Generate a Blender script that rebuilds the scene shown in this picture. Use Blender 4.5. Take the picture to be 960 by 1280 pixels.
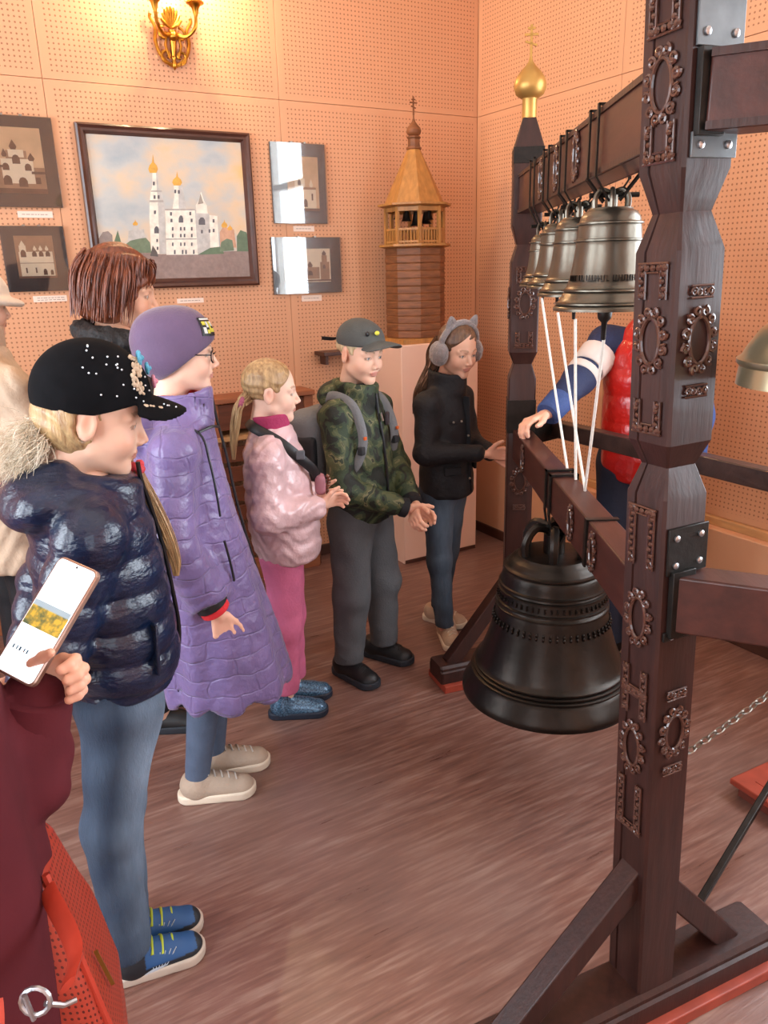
import bpy, bmesh, math, random
import numpy as np
from math import sin, cos, tan, pi, radians, sqrt, atan2, hypot
from mathutils import Vector, Matrix

for _o in list(bpy.data.objects):
    bpy.data.objects.remove(_o, do_unlink=True)
SC = bpy.context.scene
COL = SC.collection
random.seed(7)

# ------------------------------------------------------------------ camera
CAM_H, PITCH, ROLL = 1.55, radians(17.35), radians(1.43)
cd_ = bpy.data.cameras.new('camera')
cam = bpy.data.objects.new('camera', cd_)
COL.objects.link(cam)
cd_.sensor_fit = 'VERTICAL'
cd_.sensor_height = 36.0
cd_.lens = 27.0
cd_.clip_start = 0.02
_F = Vector((0, cos(PITCH), -sin(PITCH)))
_U = Vector((0, sin(PITCH), cos(PITCH)))
_R = Vector((1, 0, 0))
_Rc = _R * cos(ROLL) - _U * sin(ROLL)
_Uc = _R * sin(ROLL) + _U * cos(ROLL)
_m = Matrix.Identity(4)
for _i in range(3):
    _m[_i][0] = _Rc[_i]; _m[_i][1] = _Uc[_i]; _m[_i][2] = -_F[_i]
_m[0][3], _m[1][3], _m[2][3] = 0, 0, CAM_H
cam.matrix_world = _m
SC.camera = cam

# ------------------------------------------------------------------ room frame: origin in the far corner,
# a = metres leftwards along the picture wall, b = metres into the room along the right wall
CORNER = Vector((0.571, 4.706, 0))
TH = radians(29.5)
DL = Vector((cos(TH), sin(TH), 0))          # rightwards along picture wall
DN = Vector((sin(TH), -cos(TH), 0))         # out of picture wall, into the room
def RP(a, b, z=0.0):
    return CORNER - DL * a + DN * b + Vector((0, 0, z))
ROOM_A, ROOM_B, ROOM_H = 4.6, 6.2, 3.7

# ------------------------------------------------------------------ world, daylight through windows, exposure
w = bpy.data.worlds.new('sky'); SC.world = w
w.use_nodes = True
_bg = w.node_tree.nodes['Background']
_bg.inputs[0].default_value = (0.72, 0.85, 1.0, 1)
_bg.inputs[1].default_value = 2.0

def window_light(name, loc, aim, sx, sz, power, color):
    l = bpy.data.lights.new(name, 'AREA')
    l.shape = 'RECTANGLE'; l.size = sx; l.size_y = sz; l.energy = power * 0.5; l.color = color
    o = bpy.data.objects.new(name, l); COL.objects.link(o)
    o.location = loc
    o.rotation_euler = Vector(aim).to_track_quat('-Z', 'Y').to_euler()
    return o
# windows: (wall, centre along wall, width, sill z, head z)
WIN_RIGHT = [(3.15, 1.45, 0.95, 2.85), (5.1, 1.45, 0.95, 2.85)]
WIN_LEFT = [(1.75, 1.45, 0.75, 2.75), (3.7, 1.45, 0.75, 2.75)]
WIN_BACK = [(3.3, 1.5, 0.95, 2.85)]
DAY = (0.86, 0.93, 1.0)
for _b, _w, _z0, _z1 in WIN_RIGHT:
    window_light('daylight_window', RP(-0.16, _b, (_z0 + _z1) / 2), -DL, _w, _z1 - _z0, 128, DAY)
for _b, _w, _z0, _z1 in WIN_LEFT:
    window_light('daylight_window', RP(ROOM_A + 0.16, _b, (_z0 + _z1) / 2), DL, _w, _z1 - _z0, 118, DAY)
for _a, _w, _z0, _z1 in WIN_BACK:
    window_light('daylight_window', RP(_a, ROOM_B + 0.16, (_z0 + _z1) / 2), -DN, _w, _z1 - _z0, 30, DAY)
SC.view_settings.view_transform = 'Standard'
SC.view_settings.look = 'None'
SC.view_settings.gamma = 1.0
SC.view_settings.use_curve_mapping = False
SC.view_settings.exposure = 0.5

# ================================================================== helpers
def lin(h):
    h = h.lstrip('#')
    v = [int(h[i:i + 2], 16) / 255 for i in (0, 2, 4)]
    return tuple(c / 12.92 if c <= 0.04045 else ((c + 0.055) / 1.055) ** 2.4 for c in v)

def N(nt, t, **kw):
    n = nt.nodes.new(t)
    for k, v in kw.items():
        if k.startswith('i_'):
            key = k[2:]
            n.inputs[int(key) if key.isdigit() else key].default_value = v
        else:
            setattr(n, k, v)
    return n

MATS = {}
def mat(name, color, rough=0.6, metal=0.0, var=0.12, vscale=12.0, bump=0.0, bscale=60.0, coat=0.0,
        stretch=(1, 1, 1), color2=None, sheen=0.0, attr=None, spec=0.5, emis=None, estr=0.0, detail=4.0, trans=0.0, sss=0.0):
    if name in MATS: return MATS[name]
    m = bpy.data.materials.new(name); m.use_nodes = True
    nt = m.node_tree; b = nt.nodes['Principled BSDF']; L = nt.links.new
    c = lin(color) if isinstance(color, str) else color
    tc = N(nt, 'ShaderNodeTexCoord'); mp = N(nt, 'ShaderNodeMapping')
    mp.inputs['Scale'].default_value = stretch
    L(tc.outputs['Object'], mp.inputs['Vector'])
    nz = N(nt, 'ShaderNodeTexNoise', i_Scale=vscale, i_Detail=detail)
    L(mp.outputs[0], nz.inputs['Vector'])
    if color2 is None:
        c0 = tuple(x * (1 - var) for x in c); c1 = tuple(min(1, x * (1 + var)) for x in c)
    else:
        c0 = c; c1 = lin(color2)
    mr = N(nt, 'ShaderNodeMapRange'); mr.inputs[1].default_value = 0.3; mr.inputs[2].default_value = 0.7
    L(nz.outputs[0], mr.inputs[0])
    mx = N(nt, 'ShaderNodeMix', data_type='RGBA')
    mx.inputs[6].default_value = (*c0, 1); mx.inputs[7].default_value = (*c1, 1)
    L(mr.outputs[0], mx.inputs[0])
    out = mx.outputs[2]
    if attr:
        at = N(nt, 'ShaderNodeAttribute', attribute_name=attr)
        mu = N(nt, 'ShaderNodeMix', data_type='RGBA', blend_type='MULTIPLY'); mu.inputs[0].default_value = 1
        L(at.outputs['Color'], mu.inputs[6]); L(out, mu.inputs[7]); out = mu.outputs[2]
    L(out, b.inputs['Base Color'])
    b.inputs['Roughness'].default_value = rough
    b.inputs['Metallic'].default_value = metal
    b.inputs['Specular IOR Level'].default_value = spec
    b.inputs['Coat Weight'].default_value = coat
    b.inputs['Coat Roughness'].default_value = 0.08
    b.inputs['Sheen Weight'].default_value = sheen
    if sss:
        b.inputs['Subsurface Weight'].default_value = sss
        b.inputs['Subsurface Radius'].default_value = (0.012, 0.005, 0.003)
        b.inputs['Subsurface Scale'].default_value = 0.6
    if emis is not None:
        e = lin(emis) if isinstance(emis, str) else emis
        b.inputs['Emission Color'].default_value = (*e, 1); b.inputs['Emission Strength'].default_value = estr
    if bump:
        n2 = N(nt, 'ShaderNodeTexNoise', i_Scale=bscale, i_Detail=3.0)
        L(mp.outputs[0], n2.inputs['Vector'])
        bp = N(nt, 'ShaderNodeBump'); bp.inputs['Strength'].default_value = bump; bp.inputs['Distance'].default_value = 0.01
        L(n2.outputs[0], bp.inputs['Height']); L(bp.outputs[0], b.inputs['Normal'])
    MATS[name] = m
    return m

def tag(o, label=None, cat=None, group=None, kind=None):
    if label: o['label'] = label
    if cat: o['category'] = cat
    if group: o['group'] = group
    if kind: o['kind'] = kind
    return o
def empty(name, loc=(0, 0, 0), rz=0.0, parent=None):
    o = bpy.data.objects.new(name, None); COL.objects.link(o)
    o.empty_display_size = 0.1
    o.location = loc; o.rotation_euler = (0, 0, rz)
    if parent: o.parent = parent
    return o
def thing(name, label, cat, loc=(0, 0, 0), rz=0.0, group=None):
    return tag(empty(name, loc, rz), label, cat, group)

class MB:
    """collects shapes; build() links them as one mesh object"""
    def __init__(s): s.v = []; s.f = []; s.m = []; s.mi = 0
    def add(s, vs, fs):
        b = len(s.v); s.v += [tuple(map(float, p)) for p in vs]
        s.f += [tuple(i + b for i in f) for f in fs]; s.m += [s.mi] * len(fs); return s
    def box(s, c, d, M=None):
        x, y, z = (q / 2 for q in d); vs = []
        for k in range(8):
            p = Vector(((x if k & 1 else -x), (y if k & 2 else -y), (z if k & 4 else -z)))
            if M is not None: p = M @ p
            vs.append(p + Vector(c))
        return s.add(vs, [(0, 2, 3, 1), (4, 5, 7, 6), (0, 1, 5, 4), (2, 6, 7, 3), (0, 4, 6, 2), (1, 3, 7, 5)])
    def bar(s, a, b, wx, wy, up=(0, 0, 1)):
        a = Vector(a); b = Vector(b); d = b - a; l = d.length; d.normalize()
        u = Vector(up); x = d.cross(u)
        if x.length < 1e-4: x = d.cross(Vector((1, 0, 0)))
        x.normalize(); y = x.cross(d).normalized()
        M = Matrix((x, y, d)).transposed()
        return s.box((a + b) / 2, (wx, wy, l), M)
    def tube(s, pts, r, n=8, closed=False, cap=True, sq=1.0):
        P = [Vector(p) for p in pts]; k = len(P)
        rs = r if hasattr(r, '__len__') else [r] * k
        up = None; rings = []
        for i in range(k):
            if closed: t = P[(i + 1) % k] - P[i - 1]
            else: t = P[min(i + 1, k - 1)] - P[max(i - 1, 0)]
            if t.length < 1e-9: t = Vector((0, 0, 1))
            t.normalize()
            if up is None:
                up = t.orthogonal().normalized()
            up = (up - t * up.dot(t))
            if up.length < 1e-6: up = t.orthogonal()
            up.normalize(); bn = t.cross(up)
            rings.append([P[i] + (up * cos(2 * pi * j / n) + bn * sin(2 * pi * j / n) * sq) * rs[i] for j in range(n)])
        vs = [p for q in rings for p in q]; fs = []
        for i in range(k if closed else k - 1):
            a, b = i * n, ((i + 1) % k) * n
            for j in range(n):
                fs.append((a + j, a + (j + 1) % n, b + (j + 1) % n, b + j))
        if not closed and cap:
            fs.append(tuple(range(n))[::-1]); fs.append(tuple((k - 1) * n + j for j in range(n)))
        return s.add(vs, fs)
    def lathe(s, prof, n=32, c=(0, 0, 0), a0=0.0, cap=True):
        vs = []; fs = []; k = len(prof); c = Vector(c)
        for r, z in prof:
            for j in range(n):
                an = a0 + 2 * pi * j / n
                vs.append(c + Vector((r * cos(an), r * sin(an), z)))
        for i in range(k - 1):
            for j in range(n):
                fs.append((i * n + j, i * n + (j + 1) % n, (i + 1) * n + (j + 1) % n, (i + 1) * n + j))
        if cap:
            if prof[0][0] > 1e-5: fs.append(tuple(range(n))[::-1])
            if prof[-1][0] > 1e-5: fs.append(tuple((k - 1) * n + j for j in range(n)))
        return s.add(vs, fs)
    def loft(s, rings, cap=True, closed=True):
        n = len(rings[0]); vs = [p for q in rings for p in q]; fs = []
        for i in range(len(rings) - 1):
            for j in range(n if closed else n - 1):
                fs.append((i * n + j, i * n + (j + 1) % n, (i + 1) * n + (j + 1) % n, (i + 1) * n + j))
        if cap and closed:
            fs.append(tuple(range(n))[::-1]); fs.append(tuple((len(rings) - 1) * n + j for j in range(n)))
        return s.add(vs, fs)
    def poly(s, pts, th=None, axis=1):
        """polygon in local x,z at y=pts[..][1]; extruded by th along y (towards -y) when given"""
        n = len(pts)
        if th is None: return s.add(pts, [tuple(range(n))])
        q = [(p[0], p[1] - th, p[2]) for p in pts]
        fs = [tuple(range(n))[::-1], tuple(range(n, 2 * n))]
        for j in range(n): fs.append((j, (j + 1) % n, n + (j + 1) % n, n + j))
        return s.add(list(pts) + q, fs)
    def sphere(s, c, r, n=12, m=8):
        rr = r if hasattr(r, '__len__') else (r, r, r); vs = []; fs = []
        vs.append((c[0], c[1], c[2] - rr[2]))
        for i in range(1, m):
            ph = -pi / 2 + pi * i / m
            for j in range(n):
                th = 2 * pi * j / n
                vs.append((c[0] + rr[0] * cos(ph) * cos(th), c[1] + rr[1] * cos(ph) * sin(th), c[2] + rr[2] * sin(ph)))
        vs.append((c[0], c[1], c[2] + rr[2]))
        for j in range(n): fs.append((0, 1 + (j + 1) % n, 1 + j))
        for i in range(m - 2):
            for j in range(n):
                a = 1 + i * n
                fs.append((a + j, a + (j + 1) % n, a + n + (j + 1) % n, a + n + j))
        t = len(vs) - 1; a = 1 + (m - 2) * n
        for j in range(n): fs.append((a + j, a + (j + 1) % n, t))
        return s.add(vs, fs)
    def xform(s, M, start=0):
        for i in range(start, len(s.v)): s.v[i] = tuple(M @ Vector(s.v[i]))
        return s
    def mesh(s, name, mats):
        me = bpy.data.meshes.new(name)
        me.from_pydata(s.v, [], s.f); me.update()
        for m in (mats if isinstance(mats, (list, tuple)) else [mats]): me.materials.append(m)
        if any(s.m): me.polygons.foreach_set('material_index', s.m)
        return me
    def build(s, name, mats, parent=None, smooth=True, ang=40, bevel=0.0, loc=None, rz=None):
        me = s.mesh(name, mats)
        bm = bmesh.new(); bm.from_mesh(me); bmesh.ops.recalc_face_normals(bm, faces=bm.faces); bm.to_mesh(me); bm.free()
        if smooth:
            me.shade_smooth(); me.set_sharp_from_angle(angle=radians(ang))
        o = bpy.data.objects.new(name, me); COL.objects.link(o)
        if bevel:
            bv = o.modifiers.new('bevel', 'BEVEL'); bv.width = bevel; bv.segments = 2; bv.limit_method = 'ANGLE'
            bv.angle_limit = radians(35)
        if parent: o.parent = parent
        if loc is not None: o.location = loc
        if rz is not None: o.rotation_euler = (0, 0, rz)
        return o

def bx(name, c, d, m, parent=None, bevel=0.0, M=None):
    return MB().box(c, d, M).build(name, m, parent, smooth=bool(bevel), bevel=bevel)
def inst(name, me, parent, loc=(0, 0, 0), rot=(0, 0, 0), scale=(1, 1, 1)):
    o = bpy.data.objects.new(name, me); COL.objects.link(o); o.parent = parent
    o.location = loc; o.rotation_euler = rot; o.scale = scale
    return o
def crom(pts, n=6):
    P = [np.array(p, float) for p in pts]; P = [2 * P[0] - P[1]] + P + [2 * P[-1] - P[-2]]; out = []
    for i in range(1, len(P) - 2):
        for k in range(n):
            t = k / n
            out.append(0.5 * (2 * P[i] + (P[i + 1] - P[i - 1]) * t + (2 * P[i - 1] - 5 * P[i] + 4 * P[i + 1] - P[i + 2]) * t * t
                       + (3 * P[i] - P[i - 1] - 3 * P[i + 1] + P[i + 2]) * t ** 3))
    out.append(P[-2]); return [tuple(q) for q in out]

# ------------------------------------------------------------------ implicit surfaces (smooth unions) for figures and cloth
def V3(*a): return np.array(a, np.float32)
def rc(P, a, b, r1, r2, sc=None):
    a = np.asarray(a, np.float32); b = np.asarray(b, np.float32)
    if sc is not None:
        sc = np.asarray(sc, np.float32); P = (P - a) / sc + a; b = (b - a) / sc + a
    ab = b - a; t = np.clip(((P - a) @ ab) / float(ab @ ab), 0, 1)
    return np.linalg.norm(P - a - t[:, None] * ab, axis=1) - (r1 + (r2 - r1) * t)
def rct(P, a, b):
    a = np.asarray(a, np.float32); b = np.asarray(b, np.float32); ab = b - a
    return ((P - a) @ ab) / float(ab @ ab)
def ell(P, c, r, R=None):
    q = P - np.asarray(c, np.float32)
    if R is not None: q = q @ np.asarray(R, np.float32)
    r = np.asarray(r, np.float32)
    k0 = np.linalg.norm(q / r, axis=1); k1 = np.linalg.norm(q / (r * r), axis=1)
    return k0 * (k0 - 1) / np.maximum(k1, 1e-6)
def rbox(P, c, d, rad, R=None):
    q = P - np.asarray(c, np.float32)
    if R is not None: q = q @ np.asarray(R, np.float32)
    q = np.abs(q) - np.asarray(d, np.float32) + rad
    return np.linalg.norm(np.maximum(q, 0), axis=1) + np.minimum(q.max(axis=1), 0) - rad
def smin(a, b, k):
    h = np.clip(0.5 + 0.5 * (b - a) / k, 0, 1); return b * (1 - h) + a * h - k * h * (1 - h)
def smax(a, b, k): return -smin(-a, -b, k)
def rotx(a):
    a = radians(a); return np.array([[1, 0, 0], [0, cos(a), -sin(a)], [0, sin(a), cos(a)]], np.float32)
def roty(a):
    a = radians(a); return np.array([[cos(a), 0, sin(a)], [0, 1, 0], [-sin(a), 0, cos(a)]], np.float32)
def rotz(a):
    a = radians(a); return np.array([[cos(a), -sin(a), 0], [sin(a), cos(a), 0], [0, 0, 1]], np.float32)
def wob(P, f, seed=0):
    r = np.random.RandomState(seed); out = 0
    for k in range(5):
        d = r.randn(3); d /= np.linalg.norm(d); e = r.randn(3); e /= np.linalg.norm(e)
        out = out + np.sin(P @ (d * f * (0.7 + 0.6 * r.rand())).astype(np.float32) + r.rand() * 6.3
                           + 1.5 * np.sin(P @ (e * f * 0.5).astype(np.float32) + r.rand() * 6.3))
    return out / 5

def snet(fn, lo, hi, h):
    """naive surface nets; returns verts, quads"""
    m = 4
    lo = np.asarray(lo, float); n = np.ceil((np.asarray(hi, float) - lo) / h / m).astype(int) * m + 1
    ax = [(lo[i] + h * np.arange(n[i])).astype(np.float32) for i in range(3)]
    cs = [a[::m] for a in ax]
    Pc = np.stack(np.meshgrid(*cs, indexing='ij'), -1).reshape(-1, 3)
    Dc = fn(Pc).reshape([len(c) for c in cs]).astype(np.float32)
    D = Dc
    for i in range(3): D = np.repeat(D, m, axis=i)
    sh = m // 2
    D = D[sh:sh + n[0], sh:sh + n[1], sh:sh + n[2]]
    D = np.pad(D, [(0, n[i] - D.shape[i]) for i in range(3)], mode='edge').copy()
    mk = np.abs(D) < m * h * 1.9 + 0.012
    ii = np.argwhere(mk)
    if len(ii):
        P = np.stack([ax[0][ii[:, 0]], ax[1][ii[:, 1]], ax[2][ii[:, 2]]], 1)
        D[mk] = fn(P)
    D[0] = D[-1] = 1; D[:, 0] = D[:, -1] = 1; D[:, :, 0] = D[:, :, -1] = 1
    ins = D < 0
    c = [ins[dx:n[0] - 1 + dx, dy:n[1] - 1 + dy, dz:n[2] - 1 + dz] for dx in (0, 1) for dy in (0, 1) for dz in (0, 1)]
    cnt = sum(x.astype(np.int8) for x in c)
    act = np.argwhere((cnt > 0) & (cnt < 8))
    idx = -np.ones([k - 1 for k in n], np.int64); idx[act[:, 0], act[:, 1], act[:, 2]] = np.arange(len(act))
    acc = np.zeros((len(act), 3)); num = np.zeros(len(act))
    offs = [np.array((dx, dy, dz)) for dx in (0, 1) for dy in (0, 1) for dz in (0, 1)]
    for i in range(8):
        for j in range(i + 1, 8):
            if np.abs(offs[i] - offs[j]).sum() != 1: continue
            A = act + offs[i]; B = act + offs[j]
            da = D[A[:, 0], A[:, 1], A[:, 2]]; db = D[B[:, 0], B[:, 1], B[:, 2]]
            x = (da < 0) != (db < 0)
            t = np.where(x, da / np.where(np.abs(da - db) < 1e-12, 1, da - db), 0)
            acc += np.where(x[:, None], offs[i] + t[:, None] * (offs[j] - offs[i]), 0); num += x
    Vv = lo + h * (act + acc / np.maximum(num, 1)[:, None])
    Q = []
    for a in range(3):
        b, cc = (a + 1) % 3, (a + 2) % 3
        s0 = [slice(None)] * 3; s1 = [slice(None)] * 3
        s0[a] = slice(0, n[a] - 1); s1[a] = slice(1, n[a])
        e = np.argwhere(ins[tuple(s0)] != ins[tuple(s1)])
        e = e[(e[:, b] > 0) & (e[:, cc] > 0) & (e[:, b] < n[b] - 1) & (e[:, cc] < n[cc] - 1)]
        if not len(e): continue
        fl = ins[e[:, 0], e[:, 1], e[:, 2]]
        ob = np.zeros(3, int); ob[b] = 1; oc = np.zeros(3, int); oc[cc] = 1
        g = lambda q: idx[q[:, 0], q[:, 1], q[:, 2]]
        q = np.stack([g(e - ob - oc), g(e - oc), g(e), g(e - ob)], 1)
        q = np.where(fl[:, None], q, q[:, ::-1]); Q.append(q)
    return Vv, np.concatenate(Q)

def np_mesh(name, V, F, m, parent=None, cols=None, mids=None):
    me = bpy.data.meshes.new(name)
    V = np.asarray(V, np.float32); F = np.asarray(F, np.int32)
    me.vertices.add(len(V)); me.vertices.foreach_set('co', V.ravel())
    k = F.shape[1]
    me.loops.add(F.size); me.loops.foreach_set('vertex_index', F.ravel())
    me.polygons.add(len(F)); me.polygons.foreach_set('loop_start', np.arange(len(F), dtype=np.int32) * k)
    me.polygons.foreach_set('loop_total', np.full(len(F), k, np.int32))
    me.update(calc_edges=True); me.validate()
    for q in (m if isinstance(m, (list, tuple)) else [m]): me.materials.append(q)
    if mids is not None: me.polygons.foreach_set('material_index', np.asarray(mids, np.int32))
    me.shade_smooth()
    if cols is not None:
        at = me.color_attributes.new('Col', 'FLOAT_COLOR', 'POINT')
        c4 = np.ones((len(V), 4), np.float32); c4[:, :3] = cols
        at.data.foreach_set('color', c4.ravel())
    o = bpy.data.objects.new(name, me); COL.objects.link(o)
    if parent: o.parent = parent
    return o
def sdf(name, fn, lo, hi, h, m, parent=None, colfn=None):
    V, F = snet(fn, lo, hi, h)
    return np_mesh(name, V, F, m, parent, colfn(V) if colfn else None)

# ================================================================== the room
def panel_mat(name, w, h, color='#d9a27c'):
    m = bpy.data.materials.new(name); m.use_nodes = True
    nt = m.node_tree; b = nt.nodes['Principled BSDF']; L = nt.links.new
    tc = N(nt, 'ShaderNodeTexCoord'); sx = N(nt, 'ShaderNodeSeparateXYZ'); L(tc.outputs['Object'], sx.inputs[0])
    sp = 0.0205
    def M(op, a, b_=None):
        n = N(nt, 'ShaderNodeMath', operation=op)
        for i, v in enumerate((a, b_)):
            if v is None: continue
            if isinstance(v, (int, float)): n.inputs[i].default_value = v
            else: L(v, n.inputs[i])
        return n.outputs[0]
    def cell(o):
        f = M('FRACT', M('ADD', M('DIVIDE', o, sp), 1000.25)); d = M('SUBTRACT', f, 0.5); return M('MULTIPLY', d, d)
    d2 = M('ADD', cell(sx.outputs[0]), cell(sx.outputs[2]))
    dot = M('LESS_THAN', d2, 0.19 ** 2)
    inx = M('LESS_THAN', M('ABSOLUTE', sx.outputs[0]), w / 2 - 0.03)
    inz = M('LESS_THAN', M('ABSOLUTE', sx.outputs[2]), h / 2 - 0.03)
    dot = M('MULTIPLY', dot, M('MULTIPLY', inx, inz))
    nz = N(nt, 'ShaderNodeTexNoise', i_Scale=2.2, i_Detail=5.0); L(tc.outputs['Object'], nz.inputs['Vector'])
    c = lin(color)
    m0 = N(nt, 'ShaderNodeMix', data_type='RGBA'); m0.inputs[6].default_value = (*[x * 0.93 for x in c], 1); m0.inputs[7].default_value = (*[min(1, x * 1.05) for x in c], 1)
    L(nz.outputs[0], m0.inputs[0])
    m1 = N(nt, 'ShaderNodeMix', data_type='RGBA'); m1.inputs[7].default_value = (c[0] * 0.52, c[1] * 0.44, c[2] * 0.40, 1)
    L(m0.outputs[2], m1.inputs[6]); L(dot, m1.inputs[0]); L(m1.outputs[2], b.inputs['Base Color'])
    bp = N(nt, 'ShaderNodeBump', i_Strength=0.6, i_Distance=0.003); L(M('SUBTRACT', 1.0, dot), bp.inputs['Height']); L(bp.outputs[0], b.inputs['Normal'])
    b.inputs['Roughness'].default_value = 0.55
    b.inputs['Specular IOR Level'].default_value = 0.35
    return m

M_PLASTER = mat('peach_paint', '#d9a27c', 0.6, var=0.06, vscale=3)
M_WHITE = mat('white_paint', '#e9e4da', 0.5, var=0.05)
M_BASEB = mat('dark_skirting', '#4a2c22', 0.4, var=0.2)
M_TIMBER = mat('pale_timber', '#c99a68', 0.5, var=0.15, vscale=8, stretch=(1, 1, 6))

# floor
def floor_mat():
    m = bpy.data.materials.new('worn_red_brown_floor'); m.use_nodes = True
    nt = m.node_tree; b = nt.nodes['Principled BSDF']; L = nt.links.new
    tc = N(nt, 'ShaderNodeTexCoord')
    mp = N(nt, 'ShaderNodeMapping'); mp.inputs['Scale'].default_value = (1.2, 9, 1); L(tc.outputs['Object'], mp.inputs[0])
    n1 = N(nt, 'ShaderNodeTexNoise', i_Scale=3.0, i_Detail=8.0, i_Roughness=0.65); L(mp.outputs[0], n1.inputs[0])
    mp2 = N(nt, 'ShaderNodeMapping'); mp2.inputs['Scale'].default_value = (3, 45, 1); L(tc.outputs['Object'], mp2.inputs[0])
    n2 = N(nt, 'ShaderNodeTexNoise', i_Scale=2.0, i_Detail=4.0); L(mp2.outputs[0], n2.inputs[0])
    n3 = N(nt, 'ShaderNodeTexNoise', i_Scale=1.3, i_Detail=5.0); L(tc.outputs['Object'], n3.inputs[0])
    r1 = N(nt, 'ShaderNodeValToRGB'); e = r1.color_ramp.elements
    e[0].position = 0.32; e[0].color = (*lin('#593c33'), 1); e[1].position = 0.68; e[1].color = (*lin('#967a6d'), 1)
    k = e.new(0.5); k.color = (*lin('#785449'), 1)
    mm = N(nt, 'ShaderNodeMath', operation='MULTIPLY_ADD'); mm.inputs[1].default_value = 0.45; L(n2.outputs[0], mm.inputs[0])
    m5 = N(nt, 'ShaderNodeMath', operation='MULTIPLY'); m5.inputs[1].default_value = 0.55; L(n1.outputs[0], m5.inputs[0]); L(m5.outputs[0], mm.inputs[2])
    L(mm.outputs[0], r1.inputs[0])
    mx = N(nt, 'ShaderNodeMix', data_type='RGBA'); mx.inputs[7].default_value = (*lin('#7c6862'), 1)
    mr = N(nt, 'ShaderNodeMapRange'); mr.inputs[1].default_value = 0.45; mr.inputs[2].default_value = 0.75; mr.inputs[4].default_value = 0.55
    L(n3.outputs[0], mr.inputs[0]); L(mr.outputs[0], mx.inputs[0]); L(r1.outputs[0], mx.inputs[6]); L(mx.outputs[2], b.inputs['Base Color'])
    rr = N(nt, 'ShaderNodeMapRange'); rr.inputs[3].default_value = 0.2; rr.inputs[4].default_value = 0.42
    L(n1.outputs[0], rr.inputs[0]); L(rr.outputs[0], b.inputs['Roughness'])
    bp = N(nt, 'ShaderNodeBump', i_Strength=0.12, i_Distance=0.004); L(n2.outputs[0], bp.inputs['Height']); L(bp.outputs[0], b.inputs['Normal'])
    return m
fl = MB().box((-ROOM_A / 2, -ROOM_B / 2, -0.05), (ROOM_A + 0.4, ROOM_B + 0.4, 0.1)).build('floor', floor_mat(), smooth=False, loc=CORNER, rz=TH)
tag(fl, 'worn red-brown streaked floor covering', None, kind='structure')
cl = MB().box((-ROOM_A / 2, -ROOM_B / 2, ROOM_H + 0.05), (ROOM_A + 0.4, ROOM_B + 0.4, 0.1)).build('ceiling', mat('ceiling_paint', '#efe6da', 0.7, var=0.03), smooth=False, loc=CORNER, rz=TH)
tag(cl, 'plain off-white ceiling', None, kind='structure')

def wall(name, length, openings, loc, rz, label):
    """local x along the wall, room on -y; the wall body starts 12 mm behind the panel face"""
    mb = MB(); x = -0.15
    def seg(x0, x1, z0, z1):
        if x1 - x0 > 1e-4 and z1 - z0 > 1e-4: mb.box(((x0 + x1) / 2, 0.012 + 0.075, (z0 + z1) / 2), (x1 - x0, 0.15, z1 - z0))
    for c, w_, z0, z1 in sorted(openings):
        seg(x, c - w_ / 2, 0, ROOM_H); seg(c - w_ / 2, c + w_ / 2, 0, z0); seg(c - w_ / 2, c + w_ / 2, z1, ROOM_H); x = c + w_ / 2
    seg(x, length + 0.15, 0, ROOM_H)
    o = mb.build(name, M_PLASTER, smooth=False, loc=loc, rz=rz)
    return tag(o, label, None, kind='structure')
WB = wall('wall_back', ROOM_A, [], RP(ROOM_A, 0), TH, 'peach perforated panel wall hung with pictures')
WR = wall('wall_right', ROOM_B, WIN_RIGHT, RP(0, 0), TH - pi / 2, 'peach perforated panel wall behind the bell frame')
WL_ = wall('wall_left', ROOM_B, [(ROOM_B - c, w_, a, b) for c, w_, a, b in WIN_LEFT], RP(ROOM_A, ROOM_B), TH + pi / 2, 'peach wall with windows on the left')
WF = wall('wall_front', ROOM_A, [(c, w_, a, b) for c, w_, a, b in WIN_BACK], RP(0, ROOM_B), TH + pi, 'peach wall behind the visitors')

def panels(par, xs, zs, tagname):
    cache = {}
    for i in range(len(xs) - 1):
        for j in range(len(zs) - 1):
            w_, h_ = xs[i + 1] - xs[i], zs[j + 1] - zs[j]; key = (round(w_, 3), round(h_, 3))
            if key not in cache:
                pm = panel_mat('perforated_panel_%s_%d' % (tagname, len(cache)), w_, h_)
                me = MB().box((0, 0, 0), (w_ - 0.002, 0.012, h_ - 0.002)).mesh('panel', pm)
                cache[key] = me
            o = inst('panel', cache[key], par, ((xs[i] + xs[i + 1]) / 2, 0.006, (zs[j] + zs[j + 1]) / 2))
            bv = o.modifiers.new('bevel', 'BEVEL'); bv.width = 0.0012; bv.segments = 1
Z_ROWS = [0.0, 0.505, 2.354, 3.68]
panels(WB, [ROOM_A - q for q in (4.36, 3.30, 2.24, 1.18, 0.0)], Z_ROWS, 'picture')
panels(WR, [0.0, 1.06, 2.12], Z_ROWS, 'side')

# ledge box along the right wall with a pale timber strip
lb = MB().box((1.15, -0.035, 0.235), (2.3, 0.07, 0.47)).build('trim_1', M_PLASTER, WR, bevel=0.004)
ls = MB().box((1.15, -0.012, 0.4875), (2.3, 0.03, 0.035)).build('timber_strip', M_TIMBER, WR, bevel=0.003)
bs = MB().box((1.15, -0.076, 0.03), (2.3, 0.012, 0.06)).build('baseboard_right', M_BASEB, WR, bevel=0.003)
bb = MB().box((ROOM_A - 0.55, -0.008, 0.03), (1.1, 0.016, 0.06)).build('baseboard_back', M_BASEB, WB, bevel=0.003)

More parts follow.
